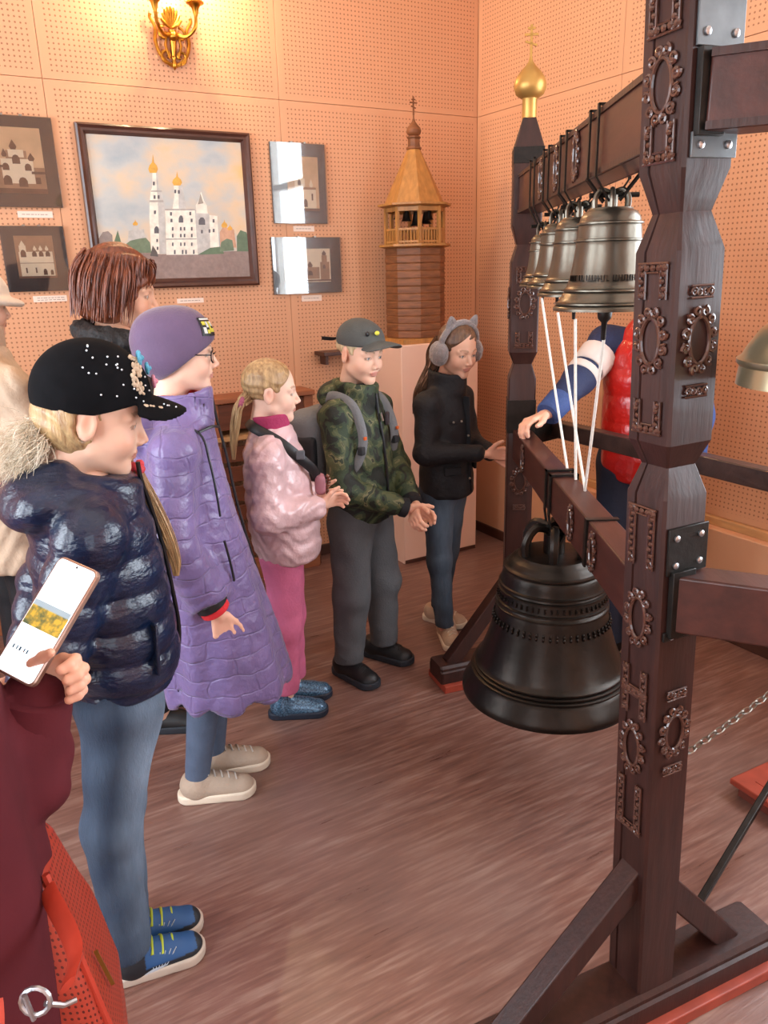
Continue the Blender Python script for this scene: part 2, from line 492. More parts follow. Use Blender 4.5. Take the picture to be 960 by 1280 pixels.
# windows (all outside the view): frame, mullion, sill
def window(n, par, c, w_, z0, z1):
    mb = MB(); t = 0.05
    for z in (z0 + t / 2, z1 - t / 2, z0 + (z1 - z0) * 0.7): mb.box((c, 0.07, z), (w_, 0.06, t))
    for x in (c - w_ / 2 + t / 2, c + w_ / 2 - t / 2, c): mb.box((x, 0.07, (z0 + z1) / 2), (t, 0.06, z1 - z0))
    o = mb.build('window_%d' % n, M_WHITE, par, smooth=False)
    MB().box((c, -0.05, z0 - 0.015), (w_ + 0.1, 0.16, 0.03)).build('window_sill', M_WHITE, o, bevel=0.004)
k = 1
for c, w_, z0, z1 in WIN_RIGHT: window(k, WR, c, w_, z0, z1); k += 1
for c, w_, z0, z1 in WIN_LEFT: window(k, WL_, ROOM_B - c, w_, z0, z1); k += 1
for c, w_, z0, z1 in WIN_BACK: window(k, WF, c, w_, z0, z1); k += 1
PAINT = [('ground', [(-0.011,0.206),(0.335,0.192),(0.387,0.182),(1.0,0.205),(1.0,0.0),(-0.0,0.0)]),
('tree2', [(-0.011,0.206),(0.002,0.293),(0.033,0.341),(0.067,0.348),(0.09,0.321),(0.084,0.206)]),
('tree1', [(0.084,0.206),(0.099,0.28),(0.127,0.355),(0.136,0.294),(0.146,0.226),(0.14,0.204)]),
('wall_s', [(0.183,0.281),(0.195,0.349),(0.219,0.356),(0.228,0.39),(0.256,0.391),(0.259,0.356),(0.292,0.364),(0.297,0.281)]),
('gold', [(0.229,0.388),(0.225,0.397),(0.23,0.407),(0.24,0.416),(0.245,0.432),(0.247,0.416),(0.256,0.408),(0.259,0.398),(0.253,0.388)]),
('tree3', [(0.143,0.199),(0.155,0.247),(0.198,0.281),(0.253,0.295),(0.3,0.302),(0.323,0.268),(0.325,0.193)]),
('tree1', [(0.639,0.177),(0.63,0.227),(0.654,0.276),(0.688,0.29),(0.72,0.276),(0.764,0.248),(0.809,0.227),(0.819,0.181)]),
('pink', [(0.796,0.227),(0.8,0.341),(0.827,0.384),(0.904,0.363),(0.911,0.227)]),
('gold', [(0.821,0.376),(0.815,0.391),(0.822,0.406),(0.835,0.418),(0.841,0.437),(0.844,0.418),(0.856,0.406),(0.86,0.392),(0.852,0.377)]),
('gold', [(0.862,0.358),(0.857,0.369),(0.862,0.379),(0.873,0.388),(0.878,0.402),(0.88,0.388),(0.89,0.379),(0.894,0.369),(0.888,0.359)]),
('tree3', [(0.789,0.198),(0.805,0.269),(0.847,0.295),(0.886,0.284),(0.893,0.205)]),
('tree1', [(0.913,0.198),(0.92,0.313),(0.95,0.359),(0.992,0.342),(1.003,0.299),(0.999,0.198)]),
('wall', [(0.423,0.178),(0.443,0.504),(0.642,0.508),(0.635,0.177)]),
('wall_s', [(0.642,0.508),(0.739,0.479),(0.725,0.227),(0.635,0.177)]),
('wall', [(0.738,0.468),(0.793,0.462),(0.789,0.234),(0.725,0.227)]),
('wall', [(0.65,0.48),(0.651,0.537),(0.673,0.572),(0.695,0.636),(0.71,0.573),(0.727,0.538),(0.729,0.479)]),
('roof', [(0.666,0.544),(0.69,0.622),(0.705,0.552)]),
('wall', [(0.492,0.509),(0.513,0.596),(0.517,0.676),(0.575,0.678),(0.579,0.598),(0.584,0.511)]),
('wall_s', [(0.535,0.51),(0.549,0.677),(0.575,0.678),(0.579,0.598),(0.584,0.511)]),
('gold', [(0.516,0.673),(0.508,0.694),(0.517,0.715),(0.537,0.733),(0.547,0.772),(0.55,0.734),(0.567,0.717),(0.573,0.696),(0.561,0.674)]),
('wall', [(0.324,0.185),(0.336,0.447),(0.349,0.557),(0.363,0.627),(0.374,0.655),(0.386,0.759),(0.417,0.76),(0.415,0.656),(0.434,0.629),(0.438,0.559),(0.438,0.448),(0.422,0.185)]),
('wall_s', [(0.377,0.185),(0.396,0.448),(0.401,0.559),(0.404,0.642),(0.409,0.76),(0.417,0.76),(0.415,0.656),(0.434,0.629),(0.438,0.559),(0.438,0.448),(0.422,0.185)]),
('trim', [(0.346,0.552),(0.35,0.566),(0.438,0.568),(0.439,0.554)]),
('trim', [(0.363,0.624),(0.367,0.634),(0.434,0.636),(0.435,0.626)]),
('trim', [(0.442,0.496),(0.443,0.507),(0.642,0.511),(0.643,0.5)]),
('trim', [(0.43,0.287),(0.43,0.296),(0.636,0.297),(0.636,0.289)]),
('gold', [(0.369,0.754),(0.362,0.779),(0.372,0.805),(0.391,0.828),(0.402,0.885),(0.403,0.828),(0.419,0.807),(0.424,0.782),(0.412,0.756)]),
('dark2', [(0.315,0.171),(0.338,0.247),(0.362,0.199),(0.367,0.166)]),
('win', [(0.357,0.333),(0.359,0.363),(0.368,0.38),(0.376,0.385),(0.385,0.38),(0.39,0.363),(0.387,0.333)]),
('win', [(0.525,0.411),(0.528,0.442),(0.536,0.458),(0.544,0.464),(0.553,0.459),(0.558,0.442),(0.556,0.411)]),
('win', [(0.659,0.396),(0.662,0.431),(0.677,0.45),(0.695,0.45),(0.705,0.432),(0.704,0.396)]),
('win', [(0.47,0.413),(0.484,0.413),(0.486,0.438),(0.473,0.438)]),
('win', [(0.606,0.415),(0.619,0.415),(0.621,0.44),(0.608,0.44)]),
('win', [(0.472,0.46),(0.485,0.46),(0.487,0.485),(0.474,0.485)]),
('win', [(0.601,0.464),(0.614,0.464),(0.616,0.489),(0.603,0.489)]),
('win', [(0.375,0.576),(0.389,0.576),(0.391,0.601),(0.378,0.601)]),
('win', [(0.402,0.577),(0.415,0.577),(0.417,0.602),(0.404,0.602)]),
('win', [(0.368,0.469),(0.381,0.47),(0.384,0.495),(0.37,0.494)]),
('win', [(0.514,0.619),(0.527,0.619),(0.53,0.644),(0.517,0.644)]),
('win', [(0.538,0.616),(0.551,0.617),(0.553,0.642),(0.54,0.642)]),
('win', [(0.38,0.67),(0.393,0.67),(0.396,0.695),(0.383,0.695)]),
('win', [(0.669,0.334),(0.682,0.334),(0.684,0.359),(0.671,0.359)]),
('win', [(0.756,0.413),(0.77,0.413),(0.771,0.438),(0.758,0.438)]),
('win', [(0.722,0.339),(0.735,0.339),(0.737,0.364),(0.724,0.364)]),
('win', [(0.751,0.342),(0.764,0.342),(0.766,0.367),(0.753,0.367)]),
('win', [(0.474,0.353),(0.485,0.353),(0.487,0.378),(0.477,0.378)]),
('win', [(0.528,0.354),(0.539,0.354),(0.541,0.379),(0.53,0.379)]),
('win', [(0.553,0.354),(0.564,0.354),(0.566,0.379),(0.555,0.379)]),
('win', [(0.602,0.354),(0.613,0.354),(0.615,0.38),(0.604,0.38)]),
('win', [(0.47,0.304),(0.481,0.304),(0.483,0.329),(0.472,0.329)]),
('win', [(0.524,0.305),(0.535,0.305),(0.537,0.33),(0.526,0.33)]),
('win', [(0.549,0.305),(0.56,0.305),(0.562,0.33),(0.551,0.33)]),
('win', [(0.598,0.305),(0.609,0.305),(0.611,0.331),(0.6,0.33)]),
('win', [(0.464,0.242),(0.475,0.242),(0.477,0.267),(0.467,0.267)]),
('win', [(0.519,0.242),(0.529,0.242),(0.531,0.267),(0.521,0.267)]),
('win', [(0.544,0.242),(0.554,0.242),(0.557,0.267),(0.546,0.267)]),
('win', [(0.593,0.242),(0.603,0.242),(0.605,0.267),(0.595,0.267)]),
('win', [(0.472,0.182),(0.483,0.182),(0.486,0.213),(0.475,0.213)]),
('win', [(0.525,0.182),(0.536,0.182),(0.539,0.213),(0.528,0.213)]),
('win', [(0.548,0.182),(0.559,0.182),(0.561,0.213),(0.551,0.213)]),
('win', [(0.601,0.182),(0.612,0.182),(0.614,0.213),(0.604,0.213)]),
('win', [(0.364,0.271),(0.374,0.271),(0.377,0.293),(0.366,0.293)]),
('win', [(0.361,0.215),(0.372,0.215),(0.374,0.237),(0.363,0.237)]),
]

# ================================================================== things on and along the picture wall
M_FRAME = mat('dark_walnut_frame', '#4a2a20', 0.3, var=0.25, vscale=10, stretch=(1, 1, 1), coat=0.3)
M_MAT = mat('charcoal_mount', '#3b3a3c', 0.25, var=0.08, coat=0.6)
M_SEPIA = mat('sepia_print', '#d9b48c', 0.35, var=0.10, vscale=18)
M_SEPIA_D = mat('sepia_dark', '#6b4a38', 0.35, var=0.2, vscale=30)
M_SEPIA_L = mat('sepia_light', '#efdcbf', 0.35, var=0.05, vscale=30)
M_SEPIA_M = mat('sepia_mid', '#a57d5f', 0.35, var=0.15, vscale=30)
def glass_mat():
    m = bpy.data.materials.new('picture_glass'); m.use_nodes = True
    nt = m.node_tree; L = nt.links.new; nt.nodes.remove(nt.nodes['Principled BSDF'])
    t = N(nt, 'ShaderNodeBsdfTransparent'); g = N(nt, 'ShaderNodeBsdfGlossy'); g.inputs['Roughness'].default_value = 0.02
    fr = N(nt, 'ShaderNodeFresnel', i_IOR=1.6); mx = N(nt, 'ShaderNodeMixShader')
    L(fr.outputs[0], mx.inputs[0]); L(t.outputs[0], mx.inputs[1]); L(g.outputs[0], mx.inputs[2])
    L(mx.outputs[0], nt.nodes['Material Output'].inputs[0]); return m
M_GLASS = glass_mat()

def wall_thing(name, label, cat, a, z, group=None, b=0.0):
    return thing(name, label, cat, RP(a, b, z), TH, group)

# --- large painting (local x along wall, z up, front is -y)
pt = wall_thing('framed_painting', 'large oil painting of white gold-domed churches in dark wood frame', 'painting', 1.747, 1.848)
PW, PH, FW = 0.785, 0.69, 0.042
mb = MB()
prof = [(0, 0.0), (0, -0.03), (0.008, -0.036), (0.02, -0.03), (0.03, -0.032), (FW, -0.016), (FW, 0.0)]
def frame_ring(mb, W, H, prof):
    rings = []
    for sx_, sz_ in ((-1, -1), (1, -1), (1, 1), (-1, 1), (-1, -1)):
        rings.append([(sx_ * (W / 2 - d), y, sz_ * (H / 2 - d)) for d, y in prof])
    mb.loft(rings, cap=False)
frame_ring(mb, PW, PH, prof)
mb.build('frame', M_FRAME, pt, ang=30)
PAINTM = {}
pc = dict(ground='#8f7a72', tree1='#5f7357', tree2='#8a7f7a', tree3='#6c7d63', wall='#e9e2d2', wall_s='#bdbab4', trim='#a8a29a',
          gold='#d8a23e', pink='#c79a7c', roof='#9c9184', win='#5d5a5e', dark2='#5a5350')
def sky_mat():
    m = bpy.data.materials.new('painted_sky'); m.use_nodes = True
    nt = m.node_tree; b = nt.nodes['Principled BSDF']; L = nt.links.new
    tc = N(nt, 'ShaderNodeTexCoord'); mp = N(nt, 'ShaderNodeMapping'); mp.inputs['Scale'].default_value = (2.2, 2, 3.4); mp.inputs['Rotation'].default_value = (0, radians(28), 0)
    L(tc.outputs['Object'], mp.inputs[0])
    n1 = N(nt, 'ShaderNodeTexNoise', i_Scale=1.6, i_Detail=5.0); L(mp.outputs[0], n1.inputs[0])
    r = N(nt, 'ShaderNodeValToRGB'); e = r.color_ramp.elements
    e[0].position = 0.3; e[0].color = (*lin('#98a8b2'), 1); e[1].position = 0.72; e[1].color = (*lin('#dfb87c'), 1)
    k1 = e.new(0.45); k1.color = (*lin('#b9bcb9'), 1); k2 = e.new(0.57); k2.color = (*lin('#d6bfa2'), 1)
    L(n1.outputs[0], r.inputs[0]); L(r.outputs[0], b.inputs['Base Color']); b.inputs['Roughness'].default_value = 0.45
    n2 = N(nt, 'ShaderNodeTexNoise', i_Scale=70.0, i_Detail=2.0); L(mp.outputs[0], n2.inputs[0])
    bp = N(nt, 'ShaderNodeBump', i_Strength=0.2, i_Distance=0.002); L(n2.outputs[0], bp.inputs['Height']); L(bp.outputs[0], b.inputs['Normal'])
    return m
CW, CH = PW - 2 * FW + 0.006, PH - 2 * FW + 0.006
cv = MB(); cmats = [sky_mat()]
cv.box((0, -0.008, 0), (CW, 0.012, CH))
cidx = {}
for li, (c, pts) in enumerate(PAINT):
    if c not in cidx:
        cidx[c] = len(cmats); cmats.append(mat('oil_' + c, pc[c], 0.45, var=0.14, vscale=45, bump=0.15, bscale=120))
    cv.mi = cidx[c]
    y = -0.0142 - 0.00004 * li
    cv.add([((u - 0.5) * CW, y, (v - 0.5) * CH) for u, v in pts], [tuple(range(len(pts)))])
o = cv.build('canvas', cmats, pt, smooth=False)

# --- four mounted photographs with glass
def church(mb, feats):
    for mi, pts in feats:
        mb.mi = mi; y = church.y; church.y -= 0.00005
        mb.add([(x, y, z) for x, z in pts], [tuple(range(len(pts)))])
def R4(x0, z0, x1, z1): return [(x0, z0), (x1, z0), (x1, z1), (x0, z1)]
def arch(x, z, w_, h_): return [(x - w_, z), (x + w_, z), (x + w_, z + h_ * 0.6), (x + w_ * 0.6, z + h_ * 0.9), (x, z + h_), (x - w_ * 0.6, z + h_ * 0.9), (x - w_, z + h_ * 0.6)]
def onion(x, z, w_, h_): return [(x - w_ * 0.6, z), (x + w_ * 0.6, z), (x + w_, z + h_ * 0.3), (x + w_ * 0.5, z + h_ * 0.65), (x, z + h_), (x - w_ * 0.5, z + h_ * 0.65), (x - w_, z + h_ * 0.3)]
def photo(label, a, z, W, H, iw, ih, ix, iz, feats):
    t = wall_thing('framed_photograph', label, 'photograph', a, z)
    bx('mount', (0, -0.006, 0), (W, 0.012, H), M_MAT, t, 0.001)
    mb = MB(); mb.box((ix, -0.0126, iz), (iw, 0.0012, ih)); church.y = -0.0134
    church(mb, [(m_, [(ix + x * iw / 2, iz + zz * ih / 2) for x, zz in pts]) for m_, pts in feats])
    mb.build('print', [M_SEPIA, M_SEPIA_D, M_SEPIA_L, M_SEPIA_M], t, smooth=False)
    bx('glass', (0, -0.0185, 0), (W, 0.003, H), M_GLASS, t)
    for sx_ in (-0.3, 0.3): bx('clip', (sx_ * W * 0.4, -0.010, H / 2 + 0.002), (0.012, 0.024, 0.006), mat('clip_metal', '#9a958c', 0.3, metal=0.9), t)
A_ = [(3, R4(-1, -.95, 1, -.35)), (3, [(-1, -.2), (1, -.2), (1, -.75), (-1, -.75)]), (2, R4(-.55, -.7, .6, .05)), (3, R4(-.35, .05, .4, .3)), (2, R4(-.25, .1, .3, .33)),
      (1, onion(-.05, .33, .14, .3)), (1, onion(.55, .0, .13, .25)), (1, onion(-.4, .1, .1, .25)), (1, arch(0, -.1, .14, .28)), (1, arch(-.4, -.3, .12, .22)), (1, arch(.4, -.3, .12, .22)),
      (1, arch(-.4, -.75, .15, .3)), (1, arch(.15, -.8, .16, .3)), (1, R4(.5, -.4, 1, -.32)), (1, R4(-1, -.22, -.4, -.15)), (1, R4(-.8, -.5, -.65, -.4)), (1, R4(.62, -.7, .8, -.5)), (1, R4(-1, -1, 1, -.85))]
B_ = [(3, R4(-1, -1, 1, 1)), (2, R4(-.85, -.9, .9, .25)), (2, R4(-.8, .2, -.45, .55)), (2, onion(-.62, .5, .13, .28)), (2, onion(0, .3, .1, .25)), (2, onion(.3, .3, .1, .25)), (2, onion(.62, .3, .1, .25)),
      (1, arch(-.62, .0, .14, .35)), (1, arch(-.05, .02, .12, .25)), (1, arch(.3, .02, .12, .25)), (1, arch(.65, .02, .12, .25)), (1, R4(-.6, -.75, -.52, -.5)), (1, R4(-.1, -.75, -.02, -.5)), (1, arch(.4, -.85, .1, .3)), (1, arch(.75, -.85, .08, .25)), (3, R4(-.85, -.3, .9, -.27)), (1, R4(-1, -1, 1, -.9))]
C_ = [(2, R4(-.75, -.9, .8, -.2)), (2, R4(-.55, -.2, .1, .2)), (2, R4(-.45, .2, 0, .5)), (3, [(-.42, .5), (-.03, .5), (-.2, .85)]), (2, onion(-.22, .75, .08, .2)), (3, R4(-.1, -.2, .8, -.12)), (2, onion(.5, -.12, .12, .3)), (1, arch(-.25, -.05, .1, .2)), (1, arch(-.25, .25, .08, .18)), (1, arch(.1, -.85, .12, .3)), (1, R4(-.6, -.6, -.5, -.35)), (1, R4(.5, -.6, .6, -.35)), (1, R4(-1, -1, 1, -.9))]
D_ = [(2, R4(-1, -1, 1, 1)), (3, R4(.55, -.85, .95, .2)), (3, R4(.62, .2, .85, .6)), (1, onion(.73, .6, .1, .3)), (3, R4(-.9, -.8, .5, -.1)), (3, R4(-.7, -.1, -.3, .3)), (1, onion(-.5, .3, .12, .35)), (1, onion(.1, -.1, .12, .35)), (1, arch(.72, -.2, .06, .25)), (1, arch(-.5, -.5, .1, .3)), (1, arch(.1, -.6, .1, .3)), (1, R4(-1, -.95, 1, -.85))]
photo('sepia church photograph in grey mount, upper of the two left of the painting', 2.385, 2.027, 0.31, 0.354, 0.215, 0.255, -0.005, 0.005, A_)
photo('sepia photograph of pale arcaded church in grey mount, lower left of the painting', 2.37, 1.64, 0.255, 0.27, 0.155, 0.175, 0.0, 0.008, B_)
photo('upright sepia belfry photograph in dark mount, upper right of the painting', 1.101, 1.98, 0.295, 0.372, 0.17, 0.252, 0.02, 0.0, C_)
photo('wide cream-toned photograph in dark mount, below the upright belfry photograph', 1.079, 1.591, 0.385, 0.276, 0.26, 0.165, 0.0, 0.0, D_)

# --- caption cards
M_CARD = mat('caption_card', '#efd9c8', 0.6, var=0.04); M_INK = mat('caption_ink', '#a58f84', 0.7)
def caption(label, a, z, W=0.14, H=0.032, two=False):
    t = wall_thing('caption_card', label, 'caption card', a, z, 'caption cards under the pictures')
    bx('card', (0, -0.0015, 0), (W, 0.003, H), M_CARD, t)
    mb = MB()
    for k_, zz in enumerate((0.004, -0.005) if two else (0.0,)):
        x = -W * 0.38
        rnd = random.Random(int(a * 1000) + k_)
        while x < W * 0.36:
            l = rnd.uniform(0.006, 0.016); mb.box((x + l / 2, -0.0032, zz), (l, 0.0006, 0.003)); x += l + 0.004
    mb.build('lettering', M_INK, t, smooth=False)
caption('narrow caption card under the upper left church photograph', 2.345, 1.822, 0.14, 0.026)
caption('caption card under the lower left arcaded church photograph', 2.335, 1.472, 0.14, 0.026, True)
caption('caption card under the large framed painting', 1.705, 1.44, 0.13, 0.022)
caption('caption card under the upright belfry photograph', 1.085, 1.77, 0.115, 0.026)
caption('caption card under the wide cream-toned photograph', 1.06, 1.428, 0.115, 0.03)

# --- gilt wall sconce
M_GILT = mat('gilt_brass', '#c08a35', 0.28, metal=1.0, var=0.25, vscale=40)
sc = wall_thing('wall_sconce', 'ornate gilt two-candle wall sconce above the painting', 'wall lamp', 1.68, 2.435)
mb = MB()
def spiral(cx, cz, r0, r1, a0, a1, y=0.0, n=18):
    return [(cx + (r0 + (r1 - r0) * i / n) * cos(a0 + (a1 - a0) * i / n), y, cz + (r0 + (r1 - r0) * i / n) * sin(a0 + (a1 - a0) * i / n)) for i in range(n + 1)]
for s_ in (-1, 1):
    mb.tube(crom([(0.0, -0.012, 0.012), (s_ * 0.03, -0.014, 0.025), (s_ * 0.062, -0.016, 0.06), (s_ * 0.075, -0.016, 0.11), (s_ * 0.07, -0.016, 0.155), (s_ * 0.09, -0.02, 0.19), (s_ * 0.088, -0.02, 0.205)], 5), [0.008] * 20 + [0.007] * 10 + [0.009], 8)
    mb.tube([(s_ * p[0], p[1], p[2]) for p in spiral(0.03, 0.05, 0.03, 0.006, -1.6, 4.6, -0.02)], 0.006, 8)
    mb.tube([(s_ * p[0], p[1], p[2]) for p in spiral(0.033, 0.135, 0.03, 0.006, 1.6, -4.4, -0.02)], 0.006, 8)
    mb.tube([(s_ * 0.02, -0.02, 0.04), (s_ * 0.035, -0.025, 0.09), (s_ * 0.022, -0.03, 0.14)], [0.005, 0.007, 0.004], 8)
mb.lathe([(0.0005, 0), (0.008, 0.01), (0.013, 0.025), (0.008, 0.04), (0.012, 0.05), (0.004, 0.062)], 12, (0, -0.016, -0.005))
mb.tube([(0, -0.014, 0.04), (0, -0.024, 0.10), (0, -0.03, 0.15)], [0.008, 0.014, 0.018], 10)
mb.sphere((0, -0.04, 0.125), (0.022, 0.02, 0.02)); mb.sphere((0, -0.052, 0.122), 0.011)
mb.build('backplate', M_GILT, sc)
mb = MB()
for i in range(9):
    an = radians(20 + 140 * i / 8)
    mb.tube([(0, -0.02, 0.16), (0.03 * cos(an), -0.026, 0.16 + 0.04 * sin(an)), (0.048 * cos(an), -0.03, 0.165 + 0.075 * sin(an))], [0.006, 0.009, 0.005], 8)
mb.build('palmette', M_GILT, sc)
M_CANDLE = mat('candle_tube', '#f4ead2', 0.5, var=0.03); M_BULB = mat('flame_bulb', '#fff0cf', 0.3, emis='#ffd9a0', estr=30)
for s_ in (-1, 1):
    mb = MB().tube(crom([(s_ * 0.012, -0.035, 0.13), (s_ * 0.05, -0.07, 0.12), (s_ * 0.082, -0.1, 0.15), (s_ * 0.088, -0.105, 0.20)], 6), 0.0075, 8)
    mb.lathe([(0.006, 0.19), (0.01, 0.2), (0.016, 0.225), (0.028, 0.238), (0.038, 0.242), (0.038, 0.247), (0.02, 0.247)], 20, (s_ * 0.088, -0.105, 0))
    ar = mb.build('candle_arm', M_GILT, sc)
    MB().lathe([(0.011, 0.243), (0.0112, 0.33), (0.009, 0.335)], 14, (s_ * 0.088, -0.105, 0)).build('candle', M_CANDLE, ar)
    MB().lathe([(0.006, 0.334), (0.014, 0.352), (0.015, 0.366), (0.009, 0.39), (0.001, 0.408)], 14, (s_ * 0.088, -0.105, 0)).build('bulb', M_BULB, ar)
    l = bpy.data.lights.new('sconce_light', 'POINT'); l.energy = 13; l.color = (1.0, 0.74, 0.42); l.shadow_soft_size = 0.02
    lo_ = bpy.data.objects.new('sconce_light', l); COL.objects.link(lo_); lo_.parent = sc; lo_.location = (s_ * 0.088, -0.13, 0.375)

# --- white display plinth in the corner
pl = thing('display_plinth', 'plain cream painted display plinth in the room corner', 'plinth', RP(0.52, 0.212, 0), TH)
M_PLINTH = mat('cream_plinth', '#e6bda6', 0.55, var=0.04, vscale=2)
bx('body', (0, 0, 0.595), (0.485, 0.39, 1.19), M_PLINTH, pl, 0.004)
bx('toe_strip', (0, -0.196, 0.012), (0.475, 0.004, 0.02), M_BASEB, pl)
# --- wooden belfry model on the plinth
tw = thing('belfry_model', 'wooden model of an octagonal bell tower with tented roof', 'model', RP(0.55, 0.212, 1.19), TH)
M_WLOG = mat('aged_model_wood', '#7a4a2a', 0.55, var=0.3, vscale=14, stretch=(1, 1, 5), bump=0.2)
M_WROOF = mat('honey_model_wood', '#a8743a', 0.5, var=0.22, vscale=10, stretch=(5, 5, 1))
bx('base_board', (0, 0, 0.012), (0.36, 0.34, 0.024), M_WROOF, tw, 0.003)
def octr(r, a0=pi / 8): return [(r * cos(a0 + pi / 4 * j), r * sin(a0 + pi / 4 * j)) for j in range(8)]
NC = 12; z0, z1 = 0.024, 0.475; ch = (z1 - z0) / NC
rr_ = random.Random(3)
for i in range(NC):
    r0 = 0.158 + rr_.uniform(-0.0015, 0.0015)
    mb = MB().lathe([(r0 - 0.003, 0.0), (r0, 0.004), (r0 + 0.001, ch * 0.5), (r0, ch - 0.004), (r0 - 0.003, ch)], 8, (0, 0, z0 + ch * i), pi / 8)
    mb.build('log_course', M_WLOG, tw, ang=15)
def slab(name, r0, r1, z, h): return MB().lathe([(r0, z), (r1, z + h * 0.4), (r1, z + h)], 8, (0, 0, 0), pi / 8).build(name, M_WROOF, tw, ang=15)
slab('gallery_floor', 0.16, 0.19, 0.475, 0.018)
for x, y in octr(0.15):
    MB().bar((x, y, 0.49), (x, y, 0.672), 0.016, 0.016).build('post', M_WROOF, tw, smooth=False)
oc = octr(0.15)
for j in range(8):
    p, q = Vector((*oc[j], 0)), Vector((*oc[(j + 1) % 8], 0))
    mb = MB(); mb.bar(p + Vector((0, 0, 0.565)), q + Vector((0, 0, 0.565)), 0.01, 0.01); mb.bar(p + Vector((0, 0, 0.505)), q + Vector((0, 0, 0.505)), 0.008, 0.01)
    for t in (0.15, 0.3, 0.45, 0.6, 0.75, 0.88):
        c = p.lerp(q, t); mb.bar(c + Vector((0, 0, 0.495)), c + Vector((0, 0, 0.56)), 0.007, 0.007)
    mb.build('balustrade', M_WROOF, tw, smooth=False)
    MB().bar(p + Vector((0, 0, 0.66)), q + Vector((0, 0, 0.66)), 0.012, 0.02).build('lintel', M_WROOF, tw, smooth=False)
M_MINI = mat('dark_bell_metal', '#2b2521', 0.4, metal=0.7)
for x, y, s_ in ((0.0, -0.02, 1.3), (-0.06, -0.02, 0.9), (0.07, 0.0, 1.1), (-0.02, 0.06, 0.8), (0.045, -0.07, 0.8), (-0.09, 0.03, 0.7)):
    MB().lathe([(0.001, 0.055 * s_), (0.012 * s_, 0.053 * s_), (0.016 * s_, 0.03 * s_), (0.02 * s_, 0.01 * s_), (0.028 * s_, 0)], 14, (x, y, 0.655 - 0.055 * s_)).build('small_bell', M_MINI, tw)
slab('eave', 0.165, 0.192, 0.672, 0.016)
for j in range(8):                                     # tent roof: eight boarded facets
    a, b = octr(0.158)[j], octr(0.158)[(j + 1) % 8]; c, d = octr(0.034)[(j + 1) % 8], octr(0.034)[j]
    k_ = 0.94
    vs = [(*a, 0.688), (*b, 0.688), (*c, 0.945), (*d, 0.945)]; vi = [(x * k_, y * k_, z_) for x, y, z_ in vs]
    MB().add(vs + vi, [(0, 1, 2, 3), (7, 6, 5, 4), (0, 4, 5, 1), (1, 5, 6, 2), (2, 6, 7, 3), (3, 7, 4, 0)]).build('roof_facet', M_WROOF, tw, smooth=False)
MB().lathe([(0.036, 0.945), (0.04, 0.95), (0.04, 0.956), (0.03, 0.96), (0.03, 0.995), (0.036, 1.0), (0.036, 1.005), (0.026, 1.01)], 8, (0, 0, 0), pi / 8).build('neck', M_WLOG, tw, ang=15)
MB().lathe([(0.02, 1.008), (0.034, 1.018), (0.038, 1.03), (0.034, 1.045), (0.02, 1.06), (0.009, 1.074), (0.004, 1.09), (0.003, 1.11)], 20).build('onion_dome', M_WLOG, tw)
mb = MB(); mb.box((0, 0, 1.145), (0.007, 0.006, 0.085)); mb.box((0, 0, 1.16), (0.042, 0.006, 0.006)); mb.box((0, 0, 1.174), (0.022, 0.006, 0.005))
mb.box((0, 0, 1.14), (0.028, 0.006, 0.005), Matrix.Rotation(radians(20), 3, 'Y')); mb.build('cross', M_WLOG, tw, smooth=False)

# --- dark wooden shelf behind the boy
sh = wall_thing('wall_shelf', 'small dark wooden shelf on the wall behind the boy in the cap', 'shelf', 0.93, 1.135)
bx('board', (0, -0.06, 0.01), (0.26, 0.12, 0.02), M_BASEB, sh, 0.002)
for s_ in (-1, 1): MB().poly([(s_ * 0.09 - 0.008, 0, 0), (s_ * 0.09 + 0.008, 0, 0), (s_ * 0.09 + 0.008, 0, -0.05), (s_ * 0.09 - 0.008, 0, -0.05)], 0.07).build('bracket', M_BASEB, sh, smooth=False)
# --- wooden radiator screen along the wall
rs = wall_thing('radiator_screen', 'low brown wooden radiator screen along the picture wall', 'radiator cover', 2.2, 0.0)
M_RS = mat('brown_screen_wood', '#9a5d3c', 0.5, var=0.2, vscale=6, stretch=(1, 1, 8))
M_RSD = mat('dark_screen_wood', '#6b3b26', 0.5, var=0.2, vscale=6, stretch=(1, 1, 8))
bx('top_board', (0, -0.085, 0.965), (2.1, 0.19, 0.025), M_RS, rs, 0.003)
bx('mid_shelf', (0, -0.09, 0.775), (2.08, 0.18, 0.022), M_TIMBER, rs, 0.003)
bx('kick_board', (0, -0.15, 0.06), (2.08, 0.018, 0.12), M_RS, rs, 0.003)
for i in range(5): bx('stile', (-1.02 + 0.51 * i, -0.15, 0.535), (0.05, 0.02, 0.83), M_RS, rs, 0.003)
for i in range(4):
    bx('slat', (-0.765 + 0.51 * i, -0.146, 0.88), (0.46, 0.01, 0.13), M_RSD, rs, 0.002)
    for j in range(6): bx('slat', (-0.765 + 0.51 * i, -0.146, 0.175 + 0.103 * j), (0.46, 0.01, 0.08), M_RSD, rs, 0.002)
bx('end_panel', (1.04, -0.08, 0.48), (0.02, 0.14, 0.95), M_RSD, rs, 0.003)

